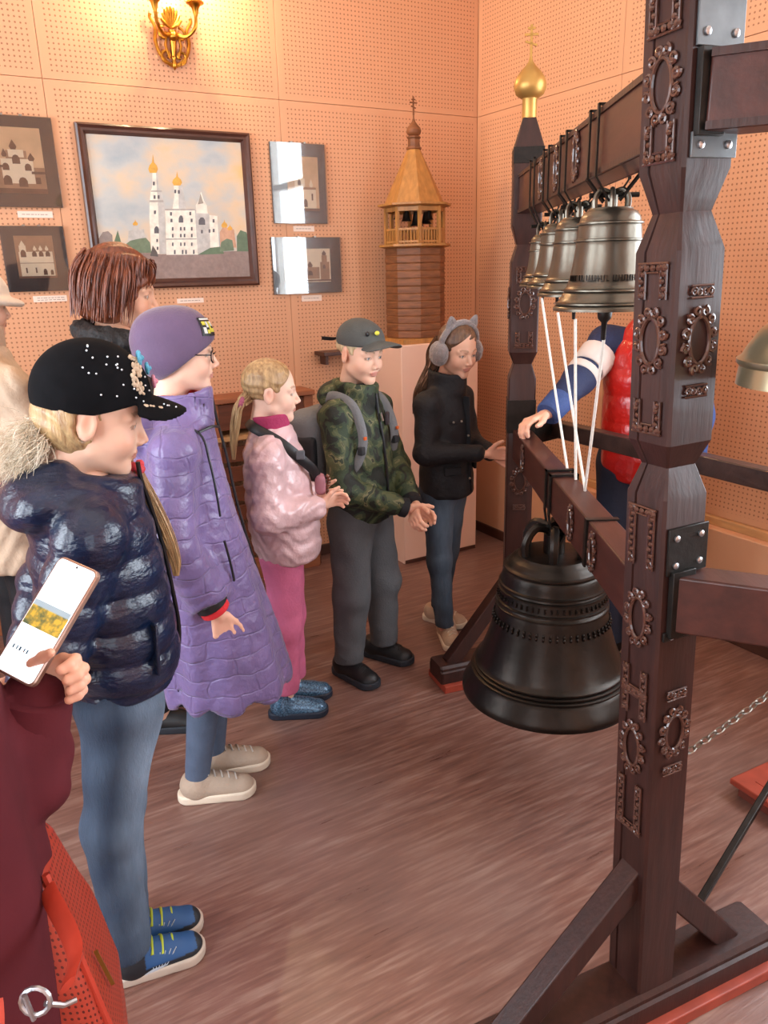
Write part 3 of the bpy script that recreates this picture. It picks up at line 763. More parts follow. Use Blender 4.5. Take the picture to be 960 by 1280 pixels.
# ================================================================== bell frame
M_POST = mat('dark_stained_oak', '#311813', 0.45, var=0.3, vscale=9, stretch=(6, 6, 0.7), bump=0.08, bscale=22, coat=0.1, spec=0.4)
M_BEAM = mat('dark_stained_beam', '#3f1e17', 0.45, var=0.28, vscale=8, stretch=(5, 0.8, 5), bump=0.04, bscale=26, coat=0.12, spec=0.4)
M_ORN = mat('carved_ornament', '#4a2c22', 0.28, var=0.25, vscale=40, coat=0.5)
M_IRON = mat('black_iron', '#26221f', 0.42, metal=0.6, var=0.3, vscale=30, bump=0.1)
M_PLATE = mat('bare_steel_plate', '#5d5f60', 0.4, metal=0.7, var=0.25, vscale=20)
M_BOLT = mat('steel_bolt', '#b9bcc0', 0.3, metal=0.9)
M_RED = mat('red_floor_paint', '#9a3f2c', 0.45, var=0.2, vscale=15)
M_GOLD = mat('gold_paint', '#bd9350', 0.42, metal=0.7, var=0.12, vscale=8)

FRB = Vector((0.532, 1.285, 0))
frame = thing('belfry_stand', 'dark carved wooden bell frame with square baluster posts and iron straps', 'bell frame', FRB)
def fr(o, parent=None):
    """mesh made in room coordinates -> part of the frame"""
    o.parent = parent or frame
    if parent is None: o.location = -FRB
    return o

def torus_scroll(mb, cx, cz, r, a0, turns, tr, y=-0.003, n=14):
    mb.tube([(cx + r * (1 - 0.75 * i / n) * cos(a0 + turns * 2 * pi * i / n), y, cz + r * (1 - 0.75 * i / n) * sin(a0 + turns * 2 * pi * i / n)) for i in range(n + 1)], tr, 5)
def cartouche_mesh(w_, h_):
    mb = MB(); n = 12
    mb.tube([(w_ * 0.27 * cos(2 * pi * i / 24), -0.003, h_ * 0.33 * sin(2 * pi * i / 24)) for i in range(24)], 0.0034, 6, closed=True)
    for k in range(n):
        an = 2 * pi * (k + 0.5) / n
        torus_scroll(mb, w_ * 0.39 * cos(an), h_ * 0.42 * sin(an), w_ * 0.105, an + (pi if k % 2 else 0), 1.3 * (1 if k % 2 else -1), 0.0032)
    for s_ in (-1, 1):
        for k in range(4):
            mb.tube([(s_ * w_ * 0.33, -0.003, h_ * (-0.13 + 0.085 * k)), (s_ * w_ * 0.45, -0.004, h_ * (-0.11 + 0.085 * k))], [0.003, 0.002], 5)
    return mb.mesh('cartouche', M_ORN)
def bracket_mesh(w_, h_, t=0.02):
    """arch-shaped moulding, legs down"""
    mb = MB()
    for s_ in (-1, 1):
        x = s_ * (w_ / 2 - t / 2)
        for q in (-1, 1): mb.tube([(x + q * t * 0.32, -0.003, 0), (x + q * t * 0.32, -0.003, -h_)], 0.0022, 5)
        m = max(3, int(h_ / 0.011))
        for k in range(m): mb.sphere((x + (0.0025 if k % 2 else -0.0025), -0.004, -h_ * (k + 0.5) / m), (0.0055, 0.004, 0.0045), 6, 4)
        torus_scroll(mb, x, -h_ + 0.008, 0.008, 0, 1.4, 0.0022); torus_scroll(mb, x, -0.009, 0.009, pi, -1.4, 0.0022)
    for k in range(max(3, int(w_ / 0.012))):
        n_ = max(3, int(w_ / 0.012)); mb.sphere((-w_ / 2 + w_ * (k + 0.5) / n_, -0.004, -0.007), (0.006, 0.004, 0.0055), 6, 4)
    mb.tube([(-w_ / 2, -0.003, 0), (w_ / 2, -0.003, 0)], 0.0022, 5); mb.tube([(-w_ / 2 + t, -0.003, -0.014), (w_ / 2 - t, -0.003, -0.014)], 0.0018, 5)
    return mb.mesh('arch_moulding', M_ORN)
def bar_mesh(w_):
    mb = MB()
    for z_ in (-0.009, 0.009): mb.tube([(-w_ / 2, -0.003, z_), (w_ / 2, -0.003, z_)], 0.002, 5)
    n = 4
    for k in range(n): torus_scroll(mb, -w_ / 2 + w_ * (k + 0.5) / n, 0, 0.0068, k * pi / 2, 1.4, 0.0021)
    return mb.mesh('scroll_bar', M_ORN)
CART = cartouche_mesh(0.076, 0.11); CARTN = cartouche_mesh(0.07, 0.12); BRK = bracket_mesh(0.066, 0.055); BRKL = bracket_mesh(0.066, 0.11); BARM = bar_mesh(0.045)

PROF = [(0.06, 0.048), (1.175, 0.048), (1.226, 0.032), (1.268, 0.049), (1.572, 0.049), (1.628, 0.032), (1.688, 0.049), (1.93, 0.049), (2.02, 0.021)]
def post(x, y, rz_deg, lean_deg, ornaments):
    c = 0.10
    sec = [(-1, -1 + c), (-1 + c, -1), (1 - c, -1), (1, -1 + c), (1, 1 - c), (1 - c, 1), (-1 + c, 1), (-1, 1 - c), (-1, 0.52), (-0.86, 0.46), (-1, 0.40)]
    rings = []
    for i, (z_, w_) in enumerate(PROF):
        rings.append([(a * w_, b * w_, z_) for a, b in sec])
    o = MB().loft(rings).build('post', M_POST, frame, ang=20)
    R = Matrix.Rotation(radians(lean_deg), 4, 'Y') @ Matrix.Rotation(radians(rz_deg), 4, 'Z')
    o.rotation_mode = 'QUATERNION'; o.rotation_quaternion = R.to_quaternion()
    o.location = Vector((x, y, 0)) - FRB
    for me, face, u, z_, flip in ornaments:
        nm = me.name.split('.')[0]
        if face == 'L': inst(nm, me, o, (-0.0495, u, z_), (0, pi if flip else 0, -pi / 2))
        else: inst(nm, me, o, (u, -0.0495, z_), (0, pi if flip else 0, 0))
    MB().lathe([(0.019, 2.015), (0.024, 2.02), (0.024, 2.075), (0.027, 2.08)], 24).build('finial_neck', M_GOLD, o)
    MB().lathe([(0.026, 2.078), (0.045, 2.09), (0.052, 2.108), (0.0525, 2.12), (0.047, 2.138), (0.034, 2.156), (0.018, 2.172), (0.008, 2.185), (0.004, 2.20), (0.0035, 2.215)], 28).build('onion_finial', M_GOLD, o)
    mb = MB(); mb.box((0, 0, 2.245), (0.008, 0.006, 0.09)); mb.box((0, 0, 2.262), (0.044, 0.006, 0.007)); mb.box((0, 0, 2.28), (0.024, 0.006, 0.006))
    mb.box((0, 0, 2.237), (0.04, 0.006, 0.006), Matrix.Rotation(radians(18), 3, 'Y'))
    mb.build('cross', M_GOLD, o, smooth=False)
    return o
OR_N = [(CART, 'L', 0, 1.805, 0), (BRK, 'L', 0, 1.872, 1), (BRK, 'L', 0, 1.70, 1), (BRK, 'L', 0, 1.555, 0), (CART, 'L', 0, 1.435, 0), (BRK, 'L', 0, 1.285, 1), (BRKL, 'L', 0, 1.155, 0),
        (CARTN, 'L', 0, 0.945, 0), (BRK, 'L', 0, 0.80, 0), (BRK, 'L', 0, 0.79, 1), (CARTN, 'L', 0, 0.675, 0), (BRKL, 'L', 0, 0.49, 1),
        (BARM, 'F', 0, 1.51, 0), (CART, 'F', 0, 1.435, 0), (BARM, 'F', 0, 1.355, 0), (BARM, 'F', 0, 0.80, 0), (CART, 'F', 0.0, 0.72, 0), (BARM, 'F', 0, 0.64, 0)]
OR_F = [(CART, 'F', 0, 1.435, 0), (BRK, 'F', 0, 1.285, 1), (BRK, 'F', 0, 1.555, 0), (CART, 'F', 0, 0.80, 0), (BARM, 'F', 0, 0.70, 0), (CART, 'L', 0, 1.435, 0)]
PN = post(0.532, 1.285, 24, -1.9, OR_N)
PF = post(0.509, 2.79, -6, 0, OR_F)
P3_ = Vector((1.88, 0.60, 0))
PT = post(P3_.x, P3_.y, 60, 0, OR_F)

def foot(x, y, rz_deg, l0, l1):
    R = Matrix.Rotation(radians(rz_deg), 3, 'Z'); b = Vector((x, y, 0))
    rings = []
    sec = [(-0.06, 0.03), (0.06, 0.03), (0.06, 0.075), (0.054, 0.08), (0.054, 0.09), (0.046, 0.1), (-0.046, 0.1), (-0.054, 0.09), (-0.054, 0.08), (-0.06, 0.075)]
    for xx, k in ((-l0, 0.9), (-l0 + 0.008, 1), (l1 - 0.008, 1), (l1, 0.9)):
        rings.append([b + R @ Vector((xx, yy * k, zz)) for yy, zz in sec])
    fr(MB().loft(rings).build('foot', M_POST, ang=25))
    fr(MB().box(b + R @ Vector(((l1 - l0) / 2, 0, 0.015)), (l0 + l1 - 0.01, 0.16, 0.03), R).build('base_plank', M_RED, smooth=True, bevel=0.003))
    for s_, l, h_ in ((-1, l0 - 0.06, 0.385), (1, l1 - 0.1, 0.315)):
        a = b + R @ Vector((s_ * 0.035, 0, h_)); c = b + R @ Vector((s_ * l, 0, 0.085))
        fr(MB().bar(a, c, 0.054, 0.05, up=R @ Vector((0, 1, 0))).build('brace', M_POST, smooth=True, bevel=0.004))
foot(0.532, 1.285, 24, 0.42, 0.34)
foot(0.509, 2.79, 20, 0.345, 0.30)
foot(P3_.x, P3_.y, 60, 0.34, 0.34)

def beam(name, a, b, th, h_, m=M_BEAM, panel=True):
    """a, b: points on the centre line at mid height"""
    a = Vector(a); b = Vector(b); d = (b - a).normalized(); nrm = Vector((d.y, -d.x, 0)).normalized()
    o = fr(MB().bar(a, b, th, h_).build(name, m, smooth=True, bevel=0.004))
    if panel:
        for s_ in (-1, 1):
            for zz in (-1, 1):
                p = nrm * (s_ * (th / 2 + 0.002)) + Vector((0, 0, zz * (h_ / 2 - 0.006)))
                fr(MB().bar(a + p, b + p, 0.005, 0.011).build('edge_moulding', M_POST, smooth=False))
    return o
XL, XF = 0.532 - 0.033 * 1.785, 0.509
UA, UB = Vector((XL, 1.33, 1.786)), Vector((XF, 2.745, 1.786))
beam('upper_beam', UA, UB, 0.07, 0.122)
LA, LB2 = Vector((0.500, 1.33, 0.938)), Vector((0.508, 2.745, 0.938))
beam('lower_beam', LA, LB2, 0.066, 0.11, panel=False)
def ub(y): return UA.lerp(UB, (y - UA.y) / (UB.y - UA.y))
def lbm(y): return LA.lerp(LB2, (y - LA.y) / (LB2.y - LA.y))
DB = Vector((0.906, -0.423, 0)); NB = Vector((0.423, 0.906, 0))
r0 = Vector((0.500, 1.222, 0)) + NB * 0.035
beam('side_beam', r0 + Vector((0, 0, 0.985)), P3_ + Vector((-0.04, 0.03, 0.985)), 0.07, 0.105, panel=False)
r1 = Vector((0.475, 1.215, 0)) + NB * 0.035
beam('side_beam', r1 + Vector((0, 0, 1.786)), P3_ + Vector((-0.04, 0.03, 1.786)), 0.07, 0.105)
# back rail from the far post to the third post
ra = Vector((0.64, 2.97, 0.96))
o = beam('back_rail', ra, P3_ + Vector((0, 0.04, 0.96)), 0.05, 0.06, m=mat('worn_rail_wood', '#3a2721', 0.45, var=0.4, vscale=14, coat=0.2, bump=0.2), panel=False)
fr(MB().bar((0.535, 2.82, 0.955), (0.68, 2.945, 0.955), 0.03, 0.075).build('rail_bracket', M_IRON, smooth=False))
# steel plates on the near post's front face
for z0_, z1_, mm_ in ((1.845, 1.935, M_PLATE), (1.70, 1.735, M_PLATE), (1.04, 1.125, M_IRON), (0.915, 0.932, M_IRON)):
    bx('plate', (0.004, -0.0515, (z0_ + z1_) / 2), (0.088, 0.005, z1_ - z0_), mm_, PN, 0.001)
    for xx in (-0.024, 0.03):
        for zz in ((z0_ + 0.018, z1_ - 0.018) if z1_ - z0_ > 0.06 else ((z0_ + z1_) / 2,)):
            MB().lathe([(0.006, 0), (0.006, 0.003), (0.002, 0.005)], 10).xform(Matrix.Translation((xx, -0.054, zz)) @ Matrix.Rotation(pi / 2, 4, 'X')).build('bolt', M_BOLT, PN)
bx('corner_plate', (-0.012, -0.056, 1.786), (0.05, 0.012, 0.115), M_IRON, PN, 0.001)
bx('corner_plate', (-0.008, -0.056, 0.985), (0.05, 0.012, 0.125), M_IRON, PN, 0.001)
bx('band', (0, 0, 1.905), (0.1005, 0.1005, 0.05), M_IRON, PF, 0.001)
bx('band', (0, 0, 1.04), (0.1005, 0.1005, 0.12), M_IRON, PF, 0.001)
# carvings on the beams' left faces
for y_ in (1.87, 2.095, 2.31): fr_o = inst('cartouche', CART, frame, ub(y_) - FRB + Vector((-0.0375, 0, 0)), (0, 0, -pi / 2), (0.8, 1, 1.0))
for y_ in (1.62, 1.83, 2.52): inst('cartouche', CART, frame, lbm(y_) - FRB + Vector((-0.0345, 0, 0)), (0, 0, -pi / 2), (0.8, 1, 0.9))

# --- iron straps over the beams and the bells hanging in them
M_BRONZE = mat('dark_bronze', '#2f2a26', 0.36, metal=0.85, var=0.3, vscale=7, bump=0.08, bscale=40)
M_BRONZE2 = mat('grey_bronze', '#6b6459', 0.34, metal=0.9, var=0.25, vscale=9, bump=0.08, bscale=40)
M_BRONZE3 = mat('pale_bell_metal', '#b9b090', 0.3, metal=0.9, var=0.2, vscale=7)
M_ROPE = mat('white_cord', '#e4e0d6', 0.8, var=0.1, vscale=80)
def strap(y_, c, th, h_, tip, wd=0.013, tk=0.004):
    """flat iron strap looped over a beam at c (centre), both ends running down to tip"""
    c = Vector(c); tip = Vector(tip); e = th / 2 + tk
    pts = [Vector((c.x - e, c.y, c.z - h_ / 2 - 0.002)), Vector((c.x - e, c.y, c.z + h_ / 2 + tk)), Vector((c.x + e, c.y, c.z + h_ / 2 + tk)), Vector((c.x + e, c.y, c.z - h_ / 2 - 0.002))]
    pts = [Vector((tip.x - 0.012, tip.y, tip.z))] + pts + [Vector((tip.x + 0.012, tip.y, tip.z))]
    mb = MB()
    for i in range(len(pts) - 1):
        a, b = pts[i], pts[i + 1]; d = (b - a).normalized() * (tk * 0.5)
        mb.bar(a - d, b + d, wd, tk, up=(1, 0, 0) if abs((b - a).normalized().x) < 0.7 else (0, 0, 1))
    return fr(mb.build('strap', M_IRON, smooth=False))
def ridge(prof, z_, h_=0.004, d=0.003):
    """insert a raised moulding into a (z->r) profile"""
    zs = [p[1] for p in prof]; rs_ = [p[0] for p in prof]
    r_ = float(np.interp(z_, zs, rs_)) if zs[0] < zs[-1] else float(np.interp(z_, zs[::-1], rs_[::-1]))
    add = [(r_, z_ - h_), (r_ + d, z_ - h_ * 0.5), (r_ + d, z_ + h_ * 0.5), (r_, z_ + h_)]
    keep = [p for p in prof if abs(p[1] - z_) > h_ * 1.05]
    return sorted(keep + add, key=lambda p: p[1])
def bell(name, label, loc, R, H, m, ridges, group, n=56, prof=None, clap=True, crown_h=0.1):
    t = thing(name, label, 'bell', loc, 0, group)
    base = prof or [(1.0, 0.0), (0.995, 0.03), (0.93, 0.075), (0.82, 0.17), (0.73, 0.28), (0.665, 0.42), (0.62, 0.58), (0.595, 0.74), (0.575, 0.84), (0.54, 0.91), (0.47, 0.955)]
    p = [(r_ * R, z_ * H) for r_, z_ in base]
    ks = [p[0]] + [tuple(q) for q in crom(p, 4)][1:]
    for zr in ridges: ks = ridge(ks, zr * H, 0.008 * H + 0.0012, 0.004 + 0.006 * R)
    top = [(0.42 * R, 0.965 * H), (0.40 * R, 0.985 * H), (0.3 * R, 0.992 * H), (0.001, 0.995 * H)]
    inner = [(0.001, 0.90 * H), (0.5 * R, 0.84 * H), (0.56 * R, 0.5 * H), (0.75 * R, 0.18 * H), (0.9 * R, 0.02 * H), (0.96 * R, 0.0)]
    MB().lathe(inner + ks + top, n, cap=False).build('body', m, t, ang=50)
    cz = 0.985 * H; q = crown_h
    mb = MB(); mb.lathe([(0.12 * R, cz - 0.01), (0.12 * R, cz + q * 0.55), (0.08 * R, cz + q * 0.62)], 14)
    for k in range(6):
        an = pi / 3 * k + 0.3; ca, sa = cos(an), sin(an)
        rr1 = 0.34 * R
        mb.tube(crom([(rr1 * ca, rr1 * sa, cz - 0.005), (rr1 * 1.02 * ca, rr1 * 1.02 * sa, cz + q * 0.4), (rr1 * 0.7 * ca, rr1 * 0.7 * sa, cz + q * 0.75), (rr1 * 0.25 * ca, rr1 * 0.25 * sa, cz + q * 0.7)], 4), 0.05 * R, 7)
    mb.build('crown', m, t)
    if clap:
        mb = MB(); mb.tube([(0, 0, 0.8 * H), (0, 0, 0.03 * H)], 0.035 * R, 8)
        mb.lathe([(0.03 * R, 0.1 * H), (0.11 * R, 0.05 * H), (0.15 * R, -0.02 * H), (0.13 * R, -0.09 * H), (0.06 * R, -0.13 * H), (0.045 * R, -0.3 * H), (0.035 * R, -0.31 * H)], 14)
        mb.build('clapper', M_IRON, t)
    return t
BIGY = 2.10
bb_ = lbm(BIGY)
big = bell('bell', 'large dark bronze bell hanging low from the lower beam', (bb_.x - 0.012, BIGY, 0.318), 0.262, 0.445, M_BRONZE, (0.16, 0.185, 0.21, 0.64, 0.675, 0.755, 0.79, 0.9), None, 96,
           prof=[(1.0, 0.0), (1.0, 0.03), (0.965, 0.075), (0.90, 0.14), (0.83, 0.22), (0.745, 0.34), (0.68, 0.46), (0.63, 0.58), (0.598, 0.70), (0.575, 0.80), (0.55, 0.87), (0.505, 0.925), (0.46, 0.955)], clap=False, crown_h=0.11)
mb = MB()
for zz, rr2, hh in ((0.322, 0.1555, 0.011), (0.248, 0.169, 0.016)):
    mb = MB(); nn = 56
    for k in range(nn):
        an = 2 * pi * k / nn; ca, sa = cos(an), sin(an)
        for q in range(2):
            mb.sphere(((rr2 + 0.001 + q * 0.003) * ca, (rr2 + 0.001 + q * 0.003) * sa, zz - q * hh * 0.6), (0.0036, 0.0036, hh * 0.4), 6, 4)
    mb.build('ornament_band', M_BRONZE, big)
for dy in (-0.028, 0.028): strap(0, lbm(BIGY + dy), 0.066, 0.11, (bb_.x - 0.012, BIGY + dy, 0.80), 0.016, 0.005)
cl_ = lbm(1.68)
mb = MB()
mb.box((cl_.x - 0.036, 1.68, cl_.z), (0.005, 0.018, 0.115)); mb.box((cl_.x, 1.68, cl_.z + 0.0565), (0.076, 0.018, 0.004))
fr(mb.build('band', M_IRON, smooth=False))

UP = [(1.69, 0.109, 0.205, 1.462, M_BRONZE2, 'largest of the hanging row of bells, beside the near carved post'),
      (1.99, 0.092, 0.185, 1.482, M_BRONZE2, 'second bell from the near post in the hanging row'),
      (2.21, 0.084, 0.168, 1.497, M_BRONZE2, 'third bell from the near post in the hanging row'),
      (2.43, 0.072, 0.150, 1.497, M_BRONZE2, 'smallest bell of the hanging row, beside the far post')]
for y_, R_, H_, z_, m_, lab in UP:
    c = ub(y_)
    b_ = bell('bell', lab, (c.x, y_, z_), R_, H_, m_, (0.07, 0.2, 0.68, 0.84), 'bells hanging from the upper beam', crown_h=0.045)
    for dy in (-0.035, 0.035):
        strap(0, ub(y_ + dy), 0.08, 0.122, (c.x, y_ + dy * 0.55, z_ + H_ + 0.012), 0.011, 0.004)
    MB().tube([(-0.1 * R_ - 0.035, 0, H_ + 0.022), (0.1 * R_ + 0.045, 0, H_ + 0.022)], 0.005, 8).build('hanging_pin', M_IRON, b_)
    if R_ > 0.1:
        mb = MB(); rn = random.Random(5)
        for k in range(26):
            an = pi + 0.2 + 1.9 * k / 26; r_ = 0.0815
            if rn.random() < 0.12: continue
            cc = Vector((r_ * cos(an), r_ * sin(an), 0.066)); Mz = Matrix.Rotation(an, 3, 'Z')
            mb.box(cc, (0.003, 0.0015, 0.012), Mz)
            mb.box(cc + Mz @ Vector((0, 0.0022, rn.choice((-0.005, 0, 0.005)))), (0.003, 0.0045, 0.0015), Mz)
        mb.build('inscription', M_BRONZE, b_, smooth=False)
# pale bell on the side beam
sb = r1 + DB * 0.185
t = thing('bell', 'pale silvery domed bell hanging from the side beam right of the near post', 'bell', (sb.x + 0.012, sb.y, 1.37))
MB().lathe([(0.001, 0.11), (0.06, 0.10), (0.1, 0.03), (0.112, 0.0), (0.12, 0.0), (0.119, 0.012), (0.117, 0.028), (0.122, 0.033), (0.122, 0.039), (0.115, 0.044), (0.108, 0.058), (0.092, 0.083), (0.068, 0.105), (0.04, 0.12), (0.001, 0.125)], 64, cap=False).build('body', M_BRONZE3, t, ang=50)
mb = MB(); mb.tube([(0, 0, 0.12), (0, 0, 0.362)], 0.006, 8); mb.tube([(0.018 * cos(k * pi / 8), 0, 0.14 + 0.018 * sin(k * pi / 8)) for k in range(16)], 0.005, 6, closed=True)
mb.build('hanger', M_IRON, t)

# --- cords from the clappers down to the lower beam
def cord(label, pts, r_=0.0038):
    o = MB().tube(crom(pts, 6), r_, 8).build('clapper_rope', M_ROPE); tag(o, label, 'cord', 'white cords on the bell clappers'); return o
T = [(0.496, 2.42, 1.462), (0.497, 2.2, 1.430), (0.497, 2.0, 1.425), (0.487, 1.7, 1.408)]
E_ = [(0.530, 2.14, 0.997), (0.527, 1.93, 0.995), (0.527, 2.03, 0.995), (0.524, 1.92, 0.995)]
LABC = ['white cord hanging from the smallest row bell', 'white cord hanging from the third bell in the row', 'white cord hanging from the second bell in the row', 'white cord hanging from the largest row bell with a looped top']
for i in range(4):
    a, b = Vector(T[i]), Vector(E_[i]); mid = a.lerp(b, 0.5) + Vector((0, 0, -0.006))
    cord(LABC[i], [a, mid, b])

# --- chain from the near post to the back rail, with a loose end
M_CHAIN = mat('steel_chain', '#8a857c', 0.35, metal=0.9)
def chain_links(a, b, sag, n):
    out = []
    for i in range(n):
        t_ = (i + 0.5) / n; p = Vector(a).lerp(Vector(b), t_) + Vector((0, 0, -sag * 4 * t_ * (1 - t_)))
        t2 = (i + 1.0) / n; d = (Vector(a).lerp(Vector(b), t2) + Vector((0, 0, -sag * 4 * t2 * (1 - t2)))) - p
        out.append((p, d.normalized()))
    return out
lk = MB(); lk.tube([(0.0065 * cos(k * pi / 6), 0, 0.0125 * sin(k * pi / 6)) for k in range(12)], 0.002, 5, closed=True); LKM = lk.mesh('chain_link', M_CHAIN)
ch = thing('steel_chain', 'thin steel chain strung behind the near post with a loose hanging end', 'chain', (0.6, 1.36, 0.58))
c0 = Vector((0.6, 1.36, 0.58))
links = chain_links((0.575, 1.335, 0.585), (1.32, 1.66, 0.955), 0.03, 44)
pj = links[15][0]
links += chain_links(pj + Vector((0.005, 0, -0.005)), pj + Vector((0.01, 0.0, -0.13)), 0.0, 7)
for i, (p, d) in enumerate(links):
    o = inst('chain_link', LKM, ch, p - c0); o.rotation_mode = 'QUATERNION'
    o.rotation_quaternion = d.to_track_quat('Z', 'Y') @ Matrix.Rotation(pi / 2 * (i % 2), 4, 'Z').to_quaternion()

# --- red platform and black rod on the floor
pf = thing('red_platform', 'low red painted wooden platform at the right edge', 'platform', (1.04, 1.985, 0), radians(27))
bx('top_board', (0.25, -0.26, 0.047), (0.52, 0.52, 0.02), M_RED, pf, 0.004)
bx('base', (0.25, -0.26, 0.0185), (0.48, 0.48, 0.037), mat('dull_red', '#6e3326', 0.6), pf)
bx('inset_panel', (0.25, -0.26, 0.0575), (0.42, 0.42, 0.003), M_RED, pf, 0.001)
rd = thing('black_rod', 'black metal pedal rod leaning on the red platform', 'rod', (0.752, 1.526, 0))
MB().bar((0, 0, 0.02), (0.5, 0.47, 0.235), 0.018, 0.018).build('shaft', M_IRON, rd, bevel=0.003)
MB().bar((-0.005, -0.005, 0.0), (0.006, 0.006, 0.035), 0.026, 0.026).build('end_fitting', M_PLATE, rd, bevel=0.003)

# ================================================================== people: shared anatomy
def head_fn(P):
    d = ell(P, (0, -0.012, 0.034), (0.0735, 0.092, 0.079))
    d = smin(d, ell(P, (0, 0.028, -0.028), (0.0585, 0.056, 0.074)), 0.03)
    ax = P.copy(); ax[:, 0] = np.abs(ax[:, 0])
    d = smin(d, rc(ax, (0.044, 0.005, -0.058), (0.008, 0.062, -0.09), 0.018, 0.016), 0.025)
    d = smin(d, rc(P, (0, 0.064, -0.09), (0, 0.067, -0.094), 0.016, 0.014), 0.02)
    d = smin(d, ell(ax, (0.034, 0.052, -0.036), (0.026, 0.026, 0.026)), 0.02)
    d = smin(d, rc(ax, (0.012, 0.078, 0.017), (0.045, 0.064, 0.014), 0.008, 0.006), 0.014)
    d = smax(d, -ell(ax, (0.031, 0.093, 0.001), (0.021, 0.020, 0.0125)), 0.012)           # eye sockets
    lid = np.linalg.norm(ax - V3(0.031, 0.066, 0.0), axis=1) - 0.0143
    lid = smax(lid, -ell(ax, (0.031, 0.084, -0.003), (0.0125, 0.012, 0.0048)), 0.0015)
    d = smin(d, lid, 0.004)
    d = smin(d, rc(P, (0, 0.080, 0.004), (0, 0.1005, -0.030), 0.007, 0.0085), 0.012)      # nose
    d = smin(d, ell(ax, (0.0095, 0.091, -0.036), (0.0065, 0.009, 0.0065)), 0.006)
    d = smin(d, ell(P, (0, 0.078, -0.055), (0.021, 0.011, 0.013)), 0.012)
    d = smin(d, ell(P, (0, 0.0855, -0.0565), (0.018, 0.0065, 0.0042)), 0.004)             # lips
    d = smin(d, ell(P, (0, 0.0845, -0.0655), (0.0155, 0.0065, 0.0052)), 0.004)
    d = smax(d, -rc(ax, (0, 0.0935, -0.0612), (0.0195, 0.084, -0.0622), 0.0016, 0.001), 0.002)
    R = rotz(-22)
    e = ell(ax, (0.073, -0.010, -0.008), (0.0085, 0.019, 0.031), R)
    e = smax(e, -ell(ax, (0.0835, -0.006, -0.004), (0.007, 0.0115, 0.019), R), 0.004)
    d = smin(d, e, 0.006)
    d = smin(d, rc(P, (0, -0.022, -0.05), (0, -0.034, -0.16), 0.044, 0.047), 0.025)
    return d
def head_cols(V, skin):
    c = np.ones((len(V), 3), np.float32) * np.array(skin, np.float32)
    ax = V.copy(); ax[:, 0] = np.abs(ax[:, 0])
    def mixc(dist, r, col, k):
        nonlocal c
        w_ = (np.clip(1 - dist / r, 0, 1) ** 1.0 * k)[:, None]; c = c * (1 - w_) + np.array(col, np.float32) * w_
    mixc(np.linalg.norm(ax - [0.042, 0.06, -0.035], axis=1), 0.035, (skin[0] * 1.0, skin[1] * 0.70, skin[2] * 0.66), 0.6)
    q = (V - [0, 0.088, -0.061]) / [0.021, 0.02, 0.0105]; lm = np.linalg.norm(q, axis=1) < 1
    c[lm] = c[lm] * 0.35 + 0.65 * np.array(lin('#b4605a'))
    mixc(np.linalg.norm(ax - [0.078, -0.008, -0.006], axis=1), 0.035, (skin[0], skin[1] * 0.68, skin[2] * 0.6), 0.7)
    mixc(np.linalg.norm(V - [0, 0.105, -0.033], axis=1), 0.018, (skin[0], skin[1] * 0.8, skin[2] * 0.78), 0.6)
    bw = np.abs(ax[:, 2] - (0.0205 + 0.004 * np.sin(np.clip((ax[:, 0] - 0.012) / 0.034, 0, 1) * pi))) / 0.0036
    bm = (bw < 1) & (ax[:, 0] > 0.012) & (ax[:, 0] < 0.047) & (V[:, 1] > 0.05)
    c[bm] = c[bm] * 0.45 + 0.55 * np.array(lin('#7a5a42'))
    lash = (np.abs(np.linalg.norm((ax - [0.031, 0.078, -0.003]) / [0.0135, 0.02, 0.0055], axis=1) - 1) < 0.22) & (V[:, 1] > 0.066)
    c[lash] = c[lash] * 0.45 + 0.55 * np.array(lin('#4a342a'))
    return c
HV, HF = snet(head_fn, (-0.1, -0.125, -0.2), (0.1, 0.13, 0.13), 0.0032)
M_SKIN = mat('skin', (1, 1, 1), 0.5, var=0.03, vscale=60, attr='Col', sss=0.12, spec=0.35)
SKIN = lin('#e4b9a0')

def eye_mesh():
    V = []; F = []; n, m = 16, 12; cols = []
    for i in range(m + 1):
        th = pi * i / m
        for j in range(n):
            ph = 2 * pi * j / n
            V.append((0.0126 * sin(th) * cos(ph), 0.0126 * cos(th), 0.0126 * sin(th) * sin(ph)))
            cols.append((0.03, 0.02, 0.015) if th < 0.22 else (lin('#5a6b72') if th < 0.5 else (0.75, 0.72, 0.70)))
    for i in range(m):
        for j in range(n): F.append((i * n + j, (i + 1) * n + j, (i + 1) * n + (j + 1) % n, i * n + (j + 1) % n))
    return np.array(V), np.array(F), np.array(cols)
EV, EF, EC = eye_mesh()
M_EYE = mat('eyeball', (1, 1, 1), 0.15, var=0.0, attr='Col', coat=0.5)

